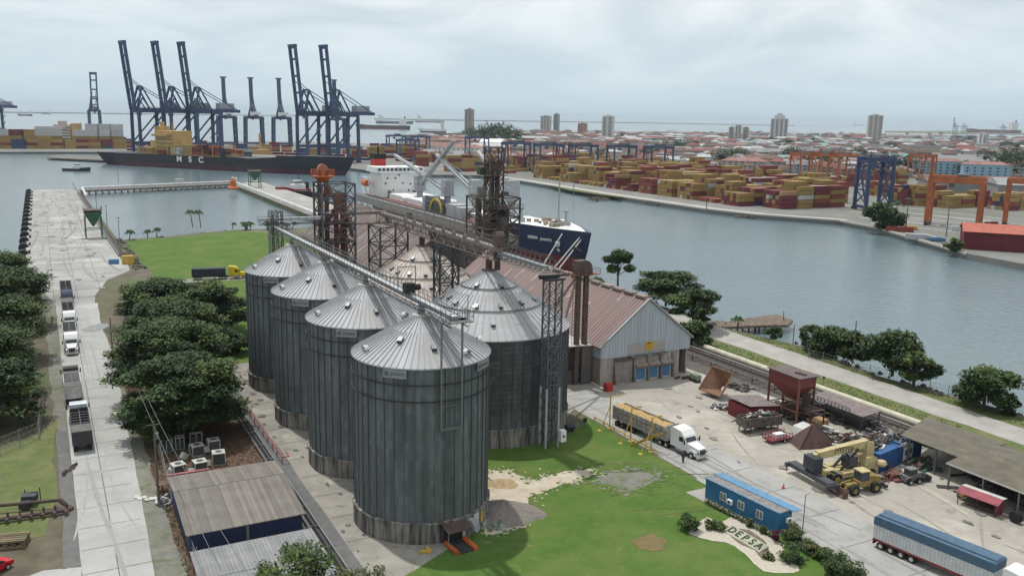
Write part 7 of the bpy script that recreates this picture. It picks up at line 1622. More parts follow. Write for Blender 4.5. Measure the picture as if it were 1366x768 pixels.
def piles(label, pts, n, seed, deck=True):
    r = random.Random(seed); t = thing('old_pier_piles', label, 'pier piles', (0, 0, 0)); b = MB(); d_ = MB()
    for k in range(n):
        f = r.random()*(len(pts)-1); i = int(f); p = P(*pts[i], -2.5).lerp(P(*pts[i+1], -2.5), f-i)+Vector((r.uniform(-3, 3), r.uniform(-8, 8), 0)); b.cyl((p.x, p.y, -4), (p.x+r.uniform(-.3, .3), p.y, r.uniform(-1.9, -.3)), .5, 5)
        if deck and k % 2: a = r.choice((r.uniform(-.4, .4), r.uniform(1.0, 1.9))); L = r.uniform(3, 9); d_.beam((p.x-L*math.cos(a), p.y-L*math.sin(a), -1.5), (p.x+L*math.cos(a), p.y+L*math.sin(a), -1.5), 1.0, .5)
    b.build('pile', WOOD, t); 
    if deck: d_.build('beam', WOOD, t)
piles('ruined pier frames standing in the basin before the mustard stacks', ((792, 267), (848, 262)), 46, 1); piles('line of old piles in the basin, second ruin from left', ((868, 273), (935, 274)), 30, 2); piles('ruined pier frames in the basin, rightmost ruin', ((990, 289), (1042, 286)), 34, 3); piles('short stumps beside the dark trees on the far shore', ((1115, 299), (1140, 296)), 12, 4)

# ================================================================ town
RC = {'red': mat('roof_red', (.22, .08, .07), .9, 0, .2, .1, .2), 'pink': mat('roof_pink', (.30, .165, .15), .9, 0, .15, .1, .2), 'brown': mat('roof_brown', (.17, .10, .08), .9, 0, .2, .1, .2), 'grey': mat('roof_grey2', (.27, .27, .28), .9, 0, .2, .1, .2), 'white': mat('roof_white', (.40, .41, .41), .8, 0, .1, .1, .1), 'dark': mat('roof_dark', (.10, .10, .105), .9, 0, .2), 'green': mat('roof_teal', (.20, .38, .35), .8, 0, .1)}
WC = [mat('wall_'+n, c, .9, 0, .08, .2, .1) for n, c in (('cream', (.38, .35, .29)), ('white', (.48, .48, .47)), ('pale_orange', (.36, .22, .16)), ('grey', (.24, .24, .24)), ('pale_blue', (.25, .31, .35)))]
def town_house(p, w, d, h, rz, rc, wm, hip=True, windows=False, name='town_house', label='', group=None, cat='house'):
    t = thing(name, label, cat, p, rz, group)
    b = MB(); b.bx(-w/2, w/2, -d/2, d/2, 0, h, .5); b.build('wall', wm, t)
    b = MB(); e = .6; rr = min(d*.22, 4)
    i = d*.45 if hip else 0
    b.add([(-w/2-e, -d/2-e, h), (w/2+e, -d/2-e, h), (w/2+e, d/2+e, h), (-w/2-e, d/2+e, h), (-w/2+i, 0, h+rr), (w/2-i, 0, h+rr)], [(0,1,5,4),(2,3,4,5),(1,2,5),(3,0,4),(0,3,2,1)]); b.build('roof', RC[rc], t)
    if windows:
        n = max(2, int(w/6))
        for lv in range(int(h/3)):
            for k in range(n):
                for s in (-1, 1):
                    b = MB(); x = -w/2+(k+.5)*w/n; b.bx(x-1.0, x+1.0, s*d/2-.05, s*d/2+.05, 1+lv*3, 2.3+lv*3, .3); b.build('window', GLASS, t)
    return t
r = random.Random(77)
cand = []
k = 0
while len(cand) < 1300 and k < 60000:
    k += 1
    dist = 50*F_PX/r.uniform(10, 88)
    X = r.uniform(-2600, 2600)+0; X = dist*r.uniform(-.12, .62); p = Vector((X, math.sqrt(max(1, dist*dist-X*X)), 0))
    x, y = proj(p)
    if not (560 < x < 1400): continue
    u, v = p.dot(UX), p.dot(VX)
    yb = 196+ (x-600)*.055
    if x < 640 and y < 185: continue
    if y < 176.5+(x-640)*.006 or y > 213+(x-600)*.04: continue
    if x > 1180 and y < 183: continue
    if x > 1200 and 207 < y < 262 : continue
    if any((p-q[0]).length < (16+dist*.009) for q in cand[-400:]): continue
    cand.append((p, x, y))
cand.sort(key=lambda q: q[0].length)
sb = MB(); SMATS = WC+list(RC.values())
rk = ['red']*16+['pink']*11+['brown']*28+['grey']*30+['white']*15+['dark']*16+['green']*1
for i, (p, x, y) in enumerate(cand):
    big = r.random() < .22; sc = .8+p.length/2600
    w = (r.uniform(22, 50) if big else r.uniform(9, 18))*sc; d = (r.uniform(12, 20) if big else r.uniform(7, 11))*sc; h = r.choice((3.2, 3.4, 6, 6, 6.5, 9)); rz = r.choice((R(-25), R(-25), R(65), R(-10))); rc = r.choice(rk); wm = r.choice(WC)
    pos = 'behind the container stacks' if y > 205 else 'in the middle of the town' if y > 190 else 'near the sea horizon'
    sec = 'left' if x < 760 else 'centre' if x < 1000 else 'right'
    if i < 285: town_house(p, w, d, h, rz, rc, wm, True, windows=(i < 36), label=f'{"long" if w > 26 else "small"} {h:.0f} metre high town building with {rc} roof, {sec} part, {pos}'.replace('3 metre high', 'low').replace('6 metre high', 'two-storey').replace('9 metre high', 'three-storey').replace('7 metre high', 'two-storey'), group=f'{rc} roofed town buildings {sec} {pos}', cat='building')
    else:
        sb.cur = WC.index(wm); sb.box((p.x, p.y, h/2), (w, d, h), rz); sb.cur = len(WC)+list(RC).index(rc); M = Matrix.Translation(p) @ Matrix.Rotation(rz, 4, 'Z'); rr = min(d*.22, 4); i_ = d*.45
        sb.add([M @ Vector(q) for q in ((-w/2-.6, -d/2-.6, h), (w/2+.6, -d/2-.6, h), (w/2+.6, d/2+.6, h), (-w/2-.6, d/2+.6, h), (-w/2+i_, 0, h+rr), (w/2-i_, 0, h+rr))], [(0,1,5,4),(2,3,4,5),(1,2,5),(3,0,4)])
struct(sb.build('distant_town', SMATS), 'stuff')
def tower_block(label, x, ybase, ytop, wpx, m, setback=0, stripes=3, depth=1.0, rz=R(-15)):
    p = P(x, ybase); D = p.length; h = (ybase-ytop)/F_PX*D*1.0; w = wpx/F_PX*D; t = thing('tower_block', label, 'tower block', p, rz)
    b = MB(); hh_ = h if not setback else h*.78; b.bx(-w/2, w/2, -w/2*depth, w/2*depth, 0, hh_, .6)
    if setback: b.bx(-w*.3, w*.3, -w*.3, w*.3, hh_, h*.92); b.bx(-w*.15, w*.15, -w*.15, w*.15, h*.92, h)
    else: b.bx(-w*.2, w*.2, -w*.2, w*.2, h, h*1.05)
    b.build('wall', m, t); n = int(h/3.2)
    for s in range(stripes):
        xx = -w/2+(s+.5)*w/stripes; b = MB()
        for k in range(n): b.bx(xx-w/stripes*.28, xx+w/stripes*.28, -w/2*depth-.15, -w/2*depth, 1.2+k*3.2*hh_/h, 2.8+k*3.2*hh_/h, .3)
        b.build('window_column', mat('tower_window', (.12, .13, .15), .4, 0, .2), t)
    return t
W1, W2, W3 = mat('tower_cream', (.50, .46, .42), .9, 0, .05), mat('tower_white', (.60, .60, .60), .9, 0, .05), mat('tower_grey', (.34, .36, .38), .9, 0, .05)
tower_block('tall narrow pinkish tower block on the cape at the left end of the town', 626, 177, 147, 10, mat('tower_pink', (.40, .31, .29), .9), stripes=2)
tower_block('pale tower block, wider of the close pair left of centre', 728, 176, 155.5, 12, W1, stripes=3); tower_block('thin grey tower block right beside the wider pale one', 742, 176, 153, 7, W3, stripes=1)
tower_block('low brown block right of the close pair of towers', 777, 178, 165, 11, MATS['wall_pale_orange'], stripes=3); tower_block('twin-fronted white and grey tower block at the town centre', 810.5, 186, 156, 14, W2, stripes=2)
tower_block('left one of three pale slabs in the row right of centre', 975, 188, 170.5, 7, W1, stripes=1); tower_block('middle one of three pale slabs in the row right of centre', 984, 188.5, 168.5, 8, W1, stripes=2); tower_block('right one of three pale slabs in the row right of centre', 994, 188.5, 171, 8, W1, stripes=1)
tower_block('stepped pale tower block with pointed top right of the three slabs', 1038, 185, 153.5, 21, W2, setback=1, stripes=4); tower_block('square striped tower block at the right, alone above the houses', 1165, 187, 157.5, 16, W1, stripes=3)
tower_block('small white slab tower at the far right of the town', 1310, 196, 180, 10, W2, stripes=3); tower_block('thin white tower right behind the far town trees', 1208+104, 197, 182, 5, W2, stripes=1)
# white hangar, flats, long sheds, red warehouse
p = P(656, 203); t = thing('white_hangar', 'white arched-roof hangar left of the blue gantries', 'hangar', p, R(-20)); b = MB(); b.profx([(-13, 0), (13, 0), (13, 13)]+[(13*math.cos(math.pi*k/12), 13+6*math.sin(math.pi*k/12)) for k in range(13)]+[(-13, 13)], -14, 20, .9); b.build('shell', WHITE, t); b = MB(); b.bx(-14.2, -14.05, -6, 6, 0, 9, .4); b.build('door', LG, t)
town_house(P(615, 211), 55, 18, 13, R(-20), 'pink', WHITE, windows=True, name='harbour_office', label='long white two-row-windowed building with red roof above the white bridge', cat='building')
town_house(P(1012, 221), 42, 16, 9, R(-15), 'pink', WHITE, windows=True, name='port_office', label='white office with pink roof behind the stacks near the orange gantries', cat='building')
for i, (x, y, w, lb) in enumerate(((1248, 233, 48, 'left one of the pale blue flats with red roof'), (1312, 239, 40, 'right one of the pale blue flats with red roof'))):
    town_house(P(x, y), w, 13, 14, R(-14), 'pink', mat('flat_blue', (.26, .42, .55), .9, 0, .05), windows=True, name='block_of_flats', label=lb, cat='flats')
town_house(P(1345, 236), 50, 14, 13, R(-14), 'pink', WC[1], windows=True, name='block_of_flats', label='white flats behind the blue ones at the right edge', cat='flats')
for x, y, w, d, h, rc, lb in ((1298, 262, 70, 34, 11, 'brown', 'long dark brown roofed shed behind the orange gantry'), (1385, 270, 60, 34, 12, 'grey', 'grey roofed shed at the right edge behind the containers'), (938, 224, 14, 12, 12, 'white', 'white block store among the stacks at centre'), (1215, 215, 60, 14, 7, 'green', 'long building with pale green roof above the stacks'), (890, 222, 26, 16, 8, 'white', 'low white store behind the central gantries'), (1150, 225, 46, 18, 8, 'grey', 'grey roofed store behind the orange row')):
    town_house(P(x, y), w, d, h, R(-14), rc, WC[1] if rc == 'white' else WC[3], False, name='shed_building', label=lb, cat='shed')
p0, p1 = P(1284, 332), P(1325, 341); t = thing('red_warehouse', 'dark red walled warehouse with orange red roof at the far shore, right edge', 'warehouse', p0, R(-22))
b = MB(); b.bx(0, 34, 0, 18, 0, 7.2, .5)
for k in range(40): b.bx(.3+k*.85, .6+k*.85, -.06, 0, .1, 7.1, .2)
b.build('wall', mat('warehouse_red', (.15, .022, .035), .8, 0, .08), t)
b = MB(); slab(b, [(-.6, -.6, 7.4), (34.6, -.6, 7.4), (34.6, 9, 10.2), (-.6, 9, 10.2)], .2); slab(b, [(-.6, 9, 10.2), (34.6, 9, 10.2), (34.6, 18.6, 7.4), (-.6, 18.6, 7.4)], .2); b.build('roof', mat('orange_red_roof', (.46, .14, .10), .8, 0, .05), t)
for i, (x, y, c, lb) in enumerate(((1250, 322, BLUED, 'small blue covered boat on the far shore bank'), (1236, 319, OFFWHITE, 'white plank stack on the far shore bank'), (1214, 306, YELLOW, 'small yellow loader behind the red container on the far shore'))):
    p = P(x, y); t = thing('shore_item', lb, 'boat' if i == 0 else 'stack' if i == 1 else 'loader', p, R(-20)); b = MB()
    b.prof([(-3, .3), (3, .3), (3.6, 1.4), (1, 1.9), (-3.2, 1.6)], -1.2, 1.2, .5); b.build('body', c, t); b = MB(); b.bx(-2, 2, -.8, .8, 0, .4); b.build('base', DSTEEL, t)
for i, (x, y) in enumerate(((1062, 214+2), (1064, 222), (1058, 240), (1032, 238))): 
    pass
t = thing('storage_tank', 'two white tank containers lying stacked among the mustard stacks', 'tank', P(862, 246), R(-62))
for z in (1.5, 5.5, 9.5, 13.5):
    if z in (1.5, 5.5, 13.5):
        b = MB(); b.cyl((-4, 0, z), (4, 0, z), 1.5, 12); b.build('tank_shell', WHITE, t)
for (x, y, h) in ((1062, 262, 22), (1180, 242, 26), (942, 285, 14), (652, 243, 16), (765, 262, 14), (1208, 306, 15), (1262, 316, 15), (1240, 196, 30), (880, 250, 20)):
    p = P(x, y); t = thing('yard_mast', 'slim light mast rising over the far container yard', 'light mast', p, 0, 'light masts of the far terminal'); b = MB(); b.cyl((0, 0, 0), (0, 0, h), .3, 6, .2); b.build('pole', STEEL, t); b = MB(); b.box((0, 0, h), (2.4, .5, .5)); b.build('lamp_head', STEEL, t)

# ship loader gallery and clutter on the quay by the bulk carrier
t = thing('quay_conveyor', 'low grey conveyor gallery running along the quay beside the bulk carrier', 'conveyor', S(-335, 139.5), SR)
b = MB(); b.bx(-95, 74, -1.3, 1.3, 7.4, 10.6, .5); b.build('gallery', mat('gallery_grey', (.24, .235, .225), .8, 0, .1), t)
for k in range(17):
    b = MB(); x = -93+k*10; b.beam((x, -1.2, 0), (x, -1.2, 7.4), .3); b.beam((x, 1.2, 0), (x, 1.2, 7.4), .3); b.beam((x, -1.2, .5), (x+9, -1.2, 6), .25) if k < 17 else None; b.beam((x, -1.2, 10.6), (x, -1.2, 11.4), .2); b.build('trestle', STEEL, t)
b = MB(); b.rail((-95, -1.3, 10.6), (74, -1.3, 10.6), 1.2, 40, .12); b.rail((-95, -1.3, 5.2), (74, -1.3, 5.2), 1.2, 40, .14); b.build('handrail', STEEL, t)
for i, (x, y, sz, c, lb) in enumerate(((585, 288, (7, 3, 3), RUSTR, 'small red hopper box on the bulk carrier quay'), (575, 292, (3, 2, 2), BLUED, 'blue box by the red hopper on the quay'), (540, 280, (9, 3, 2.6), DSTEEL, 'dark low shed on the quay beside the bulk carrier'), (600, 296, (10, 3, 3), RUST, 'brown flatbed box on the quay apron'), (618, 300, (6, 5, 4), OFFWHITE, 'pale box shed on the quay near the dark tower'))):
    q = P(x, y); t = thing('quay_box', lb, 'box', q, SR); b = MB(); b.bx(-sz[0]/2, sz[0]/2, -sz[1]/2, sz[1]/2, .3, sz[2]); b.build('body', c, t); b = MB(); b.bx(-sz[0]/2-.2, sz[0]/2+.2, -sz[1]/2-.2, sz[1]/2+.2, sz[2], sz[2]+.2); b.build('lid', STEEL, t)
# second ship behind the left stacks: only its bridge shows
p = P(88, 190); t = thing('moored_ship', 'tan and white ship bridge rising behind the left quay containers', 'ship', p, R(10)); hull(t, 150, 26, -2.5, 6, 1, BLKH, MAROON, 3); b = MB(); b.bx(-12, 10, -11, 11, 6, 26, .8); b.bx(-14, 6, -13, 13, 20, 22); b.bx(-8, 2, -5, 5, 26, 31); b.build('bridge_house', mat('peach_white', (.52, .44, .38), .8, 0, .1), t); b = MB(); b.bx(11, 21, -9, 9, 6, 28, .8); b.build('funnel', TANS, t)
for k in range(4):
    b = MB(); b.bx(-11.5, 9.5, -11.15, -11.0, 9+k*4, 10.2+k*4, .2); b.build('window_row', GLASS, t)
# haze over everything, sky outside it
b = MB(); b.bx(-32000, 32000, -3000, 32000, -9, 160, .5); hz_o = b.build('haze', mat('unused', (.5, .5, .5))); struct(hz_o, 'stuff')
hm = bpy.data.materials.new('haze_air'); hm.use_nodes = True; ht = hm.node_tree; ht.nodes.clear(); ho = N(ht, 'ShaderNodeOutputMaterial'); pv = N(ht, 'ShaderNodeVolumePrincipled')
pv.inputs['Color'].default_value = (.74, .86, .95, 1); pv.inputs['Density'].default_value = HAZE_D; pv.inputs['Anisotropy'].default_value = 0.2
ht.links.new(pv.outputs[0], ho.inputs['Volume']); hz_o.data.materials.clear(); hz_o.data.materials.append(hm); hz_o.display_type = 'WIRE'

t = [o for o in bpy.data.objects if o.name.startswith('yard_gantry') and str(o.get('label', '')).startswith('bright blue')][0]
b = MB()
for x in (-8, 8):
    for (z0, z1) in ((3, 12), (12, 21), (21, 28)): b.beam((x, -6, z0), (x, 5.6, z1), .6); b.beam((x, 6, z0), (x, -5.6, z1), .6)
    for z in (12, 21): b.beam((x, -5.8, z), (x, 5.8, z), .9)
for y in (-5.4, 5.4): b.beam((-8, y, 21), (8, y, 28), .6); b.beam((8, y, 21), (-8, y, 28), .6)
b.build('cross_brace', MATS['royal_blue'], t)
# ================================================================ vegetation
def leafmat(name, c, c2, var=.45):
    m = mat(name, c, .65, 0, var, .25, .2, col2=c2, spec=.25)
    return m
LF_D = leafmat('leaf_dark', (.034, .062, .020), (.022, .044, .015)); LF_M = leafmat('leaf_mid', (.055, .090, .024), (.034, .064, .019)); LF_L = leafmat('leaf_light', (.085, .120, .028), (.05, .085, .022))
LF_P = leafmat('leaf_palm', (.055, .085, .03), (.04, .065, .025)); BARK = mat('bark', (.12, .10, .08), .95, 0, .2, 1, .3); LF_O = leafmat('leaf_olive', (.10, .11, .04), (.07, .08, .03)); LF_R = leafmat('leaf_maroon', (.10, .015, .02), (.06, .012, .016))
def leaves(b, c, R3, n, size, r, flat=1.0, shell=.55):
    """n leaf sprays scattered through an ellipsoid, denser toward its skin"""
    for _ in range(n):
        z = r.uniform(-1, 1); a = r.uniform(0, 2*math.pi); q = math.sqrt(1-z*z); k = shell+(1-shell)*r.random()
        k *= r.uniform(.86, 1.1)
        p = (c[0]+R3[0]*q*math.cos(a)*k, c[1]+R3[1]*q*math.sin(a)*k, c[2]+R3[2]*z*k)
        s = size*r.uniform(.6, 1.4); a2 = r.uniform(0, 6.283); t1 = r.gauss(0, .45)*flat; t2 = r.gauss(0, .45)*flat
        dx, dy = math.cos(a2)*s, math.sin(a2)*s; w = r.uniform(.35, .6)
        e = (-dy*w, dx*w)
        b.add([(p[0]-dx, p[1]-dy, p[2]-t1*s), (p[0]+e[0], p[1]+e[1], p[2]+t2*s*w), (p[0]+dx, p[1]+dy, p[2]+t1*s-.2*s), (p[0]-e[0], p[1]-e[1], p[2]-t2*s*w)], [(0, 1, 2, 3)])
def tree_parts(kind, h, R0, seed, nl, leaf, mats, layered=True, trunk=.35, nclump=26, low=.35):
    """returns (trunk mesh builder, crown mesh builder)"""
    r = random.Random(seed); tb = MB(); cb = MB()
    tb.cyl((0, 0, -.1), (r.uniform(-.3, .3), r.uniform(-.3, .3), h*.45), trunk, 8, trunk*.65)
    cl = []
    for i in range(nclump):
        f = i/max(1, nclump-1)
        if layered: z = h*(low+(.92-low)*r.random()**.8); rad = R0*math.sqrt(max(.05, 1-((z/h-.42)/.62)**2))
        else: z = h*(low+(.9-low)*r.random()); rad = R0*math.sqrt(max(.05, 1-((z/h-.6)/.48)**2))
        a = i*2.399+r.uniform(-.4, .4); d = rad*math.sqrt(r.random())*.85 if r.random() < .55 else rad*r.uniform(.6, .98)
        s = R0*(r.uniform(.13, .30) if nclump > 40 else r.uniform(.20, .36)); cl.append((d*math.cos(a), d*math.sin(a), z, s))
    cl.append((0, 0, h*.86, R0*.4))
    for (x, y, z, s) in cl:
        tb.cyl((0, 0, h*.42*r.uniform(.7, 1)), (x*.8, y*.8, z-s*.2), trunk*.32, 5, trunk*.08, cap=False)
    tot = sum(c[3]**2 for c in cl)
    for (x, y, z, s) in cl:
        cb.cur = r.choices(range(len(mats)), [3, 3, 1.4][:len(mats)])[0]
        leaves(cb, (x, y, z), (s*1.3, s*1.3, s*(.40 if layered else .85)), int(nl*s*s/tot), leaf, r, .8 if layered else 1.2, .35)
    return tb, cb
TREE_LIB = {}
def tree(label, loc, h, R0, seed, nl=6000, leaf=.42, mats=(LF_D, LF_M, LF_L), layered=True, group=None, nclump=26, key=None, low=.35, cat='tree', name='broadleaf_tree', trunk=.35, rz=None):
    rz = seed*1.3 if rz is None else rz
    t = thing(name, label, cat, loc, rz, group)
    k = key or (h, R0, seed)
    if k not in TREE_LIB:
        tb, cb = tree_parts('', h, R0, seed, nl, leaf, mats, layered, trunk, nclump, low)
        a = tb.build('trunk', BARK, t); c = cb.build('crown', list(mats), t); TREE_LIB[k] = (a.data, c.data, h, R0)
    else:
        A, B_, h0, r0 = TREE_LIB[k]
        for nm, d in (('trunk', A), ('crown', B_)):
            o = bpy.data.objects.new(nm, d); COL.objects.link(o); o.parent = t
        t.scale = (R0/r0, R0/r0, h/h0)
    return t
BIG = 'big shade trees around the dock road'
tree('large spreading dark tree nearest the workshop in the central clump', S(-140, 16.8), 13.2, 8.9, 1, 43500, 0.288, group=BIG, nclump=102, low=.16)
tree('tall layered tree in the middle of the central clump', S(-158, 17.0), 15.0, 9.8, 2, 43500, 0.288, group=BIG, nclump=105, low=.16)
tree('lighter green tree behind the middle one, beside the field', S(-180, 20.5), 14.0, 9.8, 3, 34800, 0.304, (LF_M, LF_D, LF_L), group=BIG, nclump=95, low=.2)
tree('left rear tree of the central clump, overhanging the dock road', S(-211, 21.5), 12.5, 8.8, 4, 23200, 0.336, group=BIG, nclump=78, low=.25)
tree('right rear tree of the central clump, before the yellow truck', S(-207, 31), 12, 8.8, 5, 24650, 0.336, group=BIG, nclump=78, low=.25)
tree('rearmost dark tree at the left edge, beside the wharf', S(-262, -13), 14, 12, 6, 24650, 0.352, group=BIG, nclump=81, low=.2)
tree('mid green tree at the left edge beside the truck queue', S(-230, -11), 14.5, 11.5, 7, 29000, 0.336, (LF_M, LF_D, LF_L), group=BIG, nclump=88, low=.16)
tree('dark tree at the left edge above the wire fence', S(-200, -13), 14, 11, 8, 29000, 0.320, group=BIG, nclump=88, low=.14)
tree('nearest dark tree at the left edge, beside the white cab truck', S(-176, -12.5), 12.5, 10, 9, 29000, 0.304, group=BIG, nclump=85, low=.14)
tree('low dark tree at the lower left edge beyond the wire fence', S(-157, -10.5), 10.5, 8, 26, 16000, .32, group=BIG, nclump=74, low=.14)
tree('wide dark tree beyond the left edge trees, cut by the frame', S(-222, -32), 15, 13, 10, 23200, 0.384, group=BIG, nclump=74, low=.2)
SH = 'trees along the shore'
tree('broad flat-topped tree at the shore beside the warehouse gable', P(888, 408), 9.5, 8.4, 11, 12800, .42, group=SH, nclump=34, low=.3)
tree('lighter broad tree overhanging the coastal road end by the gable', P(924, 438), 10, 6.8, 12, 11200, .4, (LF_M, LF_D, LF_L), group=SH, nclump=30, low=.3)
tree('round bush tree at the right corner of the warehouse', P(928, 462), 5.6, 4.2, 13, 7200, .32, (LF_M, LF_D), False, SH, 20, low=.1)
tree('slender tall tree over the red roof ridge', P(824, 385), 12.2, 4.8, 14, 5760, .42, (LF_M, LF_D, LF_L), False, SH, 16, low=.45)
tree('small dark tree at the left of the shore group by the pale pole', P(1083, 466), 5.5, 3.2, 15, 2600, .34, (LF_D, LF_M), False, SH, 14, low=.2)
tree('wide low tree behind the pale utility pole', P(1108, 474), 6.0, 5.0, 16, 6720, .34, (LF_M, LF_D), False, SH, 20, low=.15)
tree('low bushy tree right beside the pale utility pole', P(1136, 481), 6.0, 4.6, 17, 6720, .34, (LF_M, LF_D), False, SH, 18, low=.15)
tree('tall rounded tree right of the pale utility pole', P(1190, 501), 9.2, 5.8, 18, 10400, .34, (LF_D, LF_M), False, SH, 26, low=.3)
tree('rounded lighter tree in front of the tall one by the fence', P(1218, 516), 6.8, 4.0, 19, 8000, .3, (LF_M, LF_L, LF_D), False, SH, 22, low=.3)
tree('spreading tree behind the fence at the right edge of the shore', P(1312, 545), 7.2, 5.6, 20, 10400, .32, (LF_M, LF_L, LF_D), False, SH, 24, low=.25)
tree('low bush at the water edge right of the spreading tree', P(1345, 553), 3.4, 2.6, 21, 2200, .3, (LF_M, LF_D), False, SH, 12, low=.1)
tree('small grey green shrub at the water edge below the derelict pier', P(1032, 451), 2.6, 2.0, 22, 1400, .28, (LF_O, LF_M), False, SH, 10, low=.1)
tree('dark bush between the clump and the field road', P(305, 470), 4, 5, 23, 3500, .36, (LF_D, LF_M), False, None, 14, low=.1)
# near leaves at the lower frame edge
tree('light green treetop poking into the bottom of the frame', P(398, 826), 7.6, 4.2, 24, 5200, .20, (LF_L, LF_M), False, None, 26, low=.3)
tree('olive bush top at the bottom edge by the silo pad', P(478, 822), 5.0, 3.6, 25, 4600, .16, (LF_O, LF_M), False, None, 22, low=.2)
def palm(label, loc, h, L, seed, group='palms of the port', nf=15, multi=1):
    r = random.Random(seed); t = thing('palm_tree', label, 'palm', loc, seed, group)
    tb = MB(); cb = MB()
    for m in range(multi):
        ox, oy = (r.uniform(-2, 2), r.uniform(-2, 2)) if multi > 1 else (0, 0); hh_ = h*r.uniform(.6, 1.0) if multi > 1 else h
        lx, ly = r.uniform(-.8, .8), r.uniform(-.8, .8)
        tb.cyl((ox, oy, -.1), (ox+lx*.4, oy+ly*.4, hh_*.5), .22, 7, .18); tb.cyl((ox+lx*.4, oy+ly*.4, hh_*.5), (ox+lx, oy+ly, hh_), .18, 7, .14)
        for k in range(nf):
            a = 2*math.pi*k/nf+r.uniform(-.2, .2); up = r.choice((r.uniform(.9, 1.5), r.uniform(.2, .9), r.uniform(-.1, .5))); n = 7; LL = L*r.uniform(.8, 1.1); pr = None
            for i in range(n+1):
                f = i/n; rad = LL*f*(1-.25*f)/(1+.35*max(0, up)); z = hh_+LL*(up*.85*f-(up*.75+.45)*f*f)
                p = (ox+lx+rad*math.cos(a), oy+ly+rad*math.sin(a), z)
                if pr is not None:
                    wd = LL*.12*math.sin(math.pi*min(1, f*.9+.1))+.04
                    for s in (-1, 1):
                        nx, ny = -math.sin(a)*wd*s, math.cos(a)*wd*s
                        cb.add([pr, p, (p[0]+nx, p[1]+ny, p[2]-wd*1.1), (pr[0]+nx*.9, pr[1]+ny*.9, pr[2]-wd*1.1)], [(0, 1, 2, 3) if s > 0 else (0, 3, 2, 1)])
                pr = p
    tb.build('trunk', BARK, t); cb.build('fronds', LF_P, t); return t
for i, (x, y, h, L, lb, mu) in enumerate(((257, 303, 7.0, 3.6, 'left one of the two tall palms on the field edge', 1), (268, 303, 6.8, 3.8, 'right one of the two tall palms on the field edge', 1), (173, 320, 3.4, 3.4, 'short palm at the left end of the field edge', 1), (197, 317, 2.6, 2.9, 'short palm second from the left on the field edge', 1), (209, 316, 3.2, 3.3, 'short palm third from the left on the field edge', 1), (310, 305, 2.2, 2.2, 'tiny palm left of the palm thicket', 1), (331, 306, 3.4, 3.2, 'dark palm thicket on the far field edge', 5), (362, 306, 3.8, 3.2, 'palm thicket behind the row conveyor end', 5), (382, 306, 3.0, 2.8, 'second palm thicket behind the row conveyor', 4), (773, 405, 8.5, 4.4, 'tall palm behind the twin leg elevator head', 1), (797, 400, 6.0, 3.2, 'lower palm right of the twin leg elevator', 1), (984, 438, 2.6, 2.6, 'small palm beside the derelict timber pier', 1), (1195, 306, 13, 6, 'tall palm in the dark tree group by the blue quayside crane', 1))):
    palm(lb, P(x, y), h, L, i+1, multi=mu, nf=15 if mu == 1 else 11)
FS = 'trees on the far shore'
tree('dark round tree on the far shore below the blue quayside crane', P(1172, 305), 12, 8.5, 31, 2600, .8, (LF_D, LF_M), False, FS, 18, low=.1)
tree('second dark tree on the far shore beside the tall palm', P(1186, 306), 10, 7, 32, 2200, .8, (LF_M, LF_D), False, FS, 16, low=.1)
tree('round bush on the far bank left of the red warehouse', P(1272, 334), 4.6, 3.6, 33, 1200, .6, (LF_M, LF_L), False, FS, 12, low=.05)
# trees of the town: two crowns shared by all
r = random.Random(5); TT = [(648,192,26),(660,189,24),(672,190,26),(684,191,22),(636,186,18),(626,183,14),(700,188,12),(690,183,10),(575+60,190,14),(1347,236,20),(1362,232,18),(1180,231,16),(1292,236,11),(1215,232,13),(1100,224,14),(1060,216,14),(1052,196,13),(1066,197,12),(1030,190,10),(905,200,12),(925,197,10),(830,186,12),(795,181,11),(1190,200,12),(1222,190,13),(1275,188,14),(1290,190,15),(1300,187,12),(1345,198,14),(1358,200,13),(1130,186,10),(1100,184,10),(1018,186,10),(960,184,9),(880,186,9),(1143,212,12),(982,215,12),(960,222,13),(1315,212,11),(1240,181,9),(1210,180,9),(1255,180,10),(1085,190,10)]
for k in range(46): x = r.uniform(650, 1400); TT.append((x, r.uniform(180+(x-640)*.006, 206+(x-600)*.03), r.uniform(6, 11)))
for i, (x, y, h) in enumerate(TT):
    p = P(x, y); sec = 'left' if x < 760 else 'central' if x < 1000 else 'right'; near = 'near the container stacks' if y > 205 else 'among the roofs' if y > 190 else 'toward the horizon'
    tree(f'dark green tree of the {sec} town, {near}', p, h*1.35, h*(1.15+.4*r.random()), 41, 900, 2.4, (LF_D, LF_M), False, f'dark trees {sec} town {near}', 16, key='town', low=.05, rz=r.uniform(0, 6))
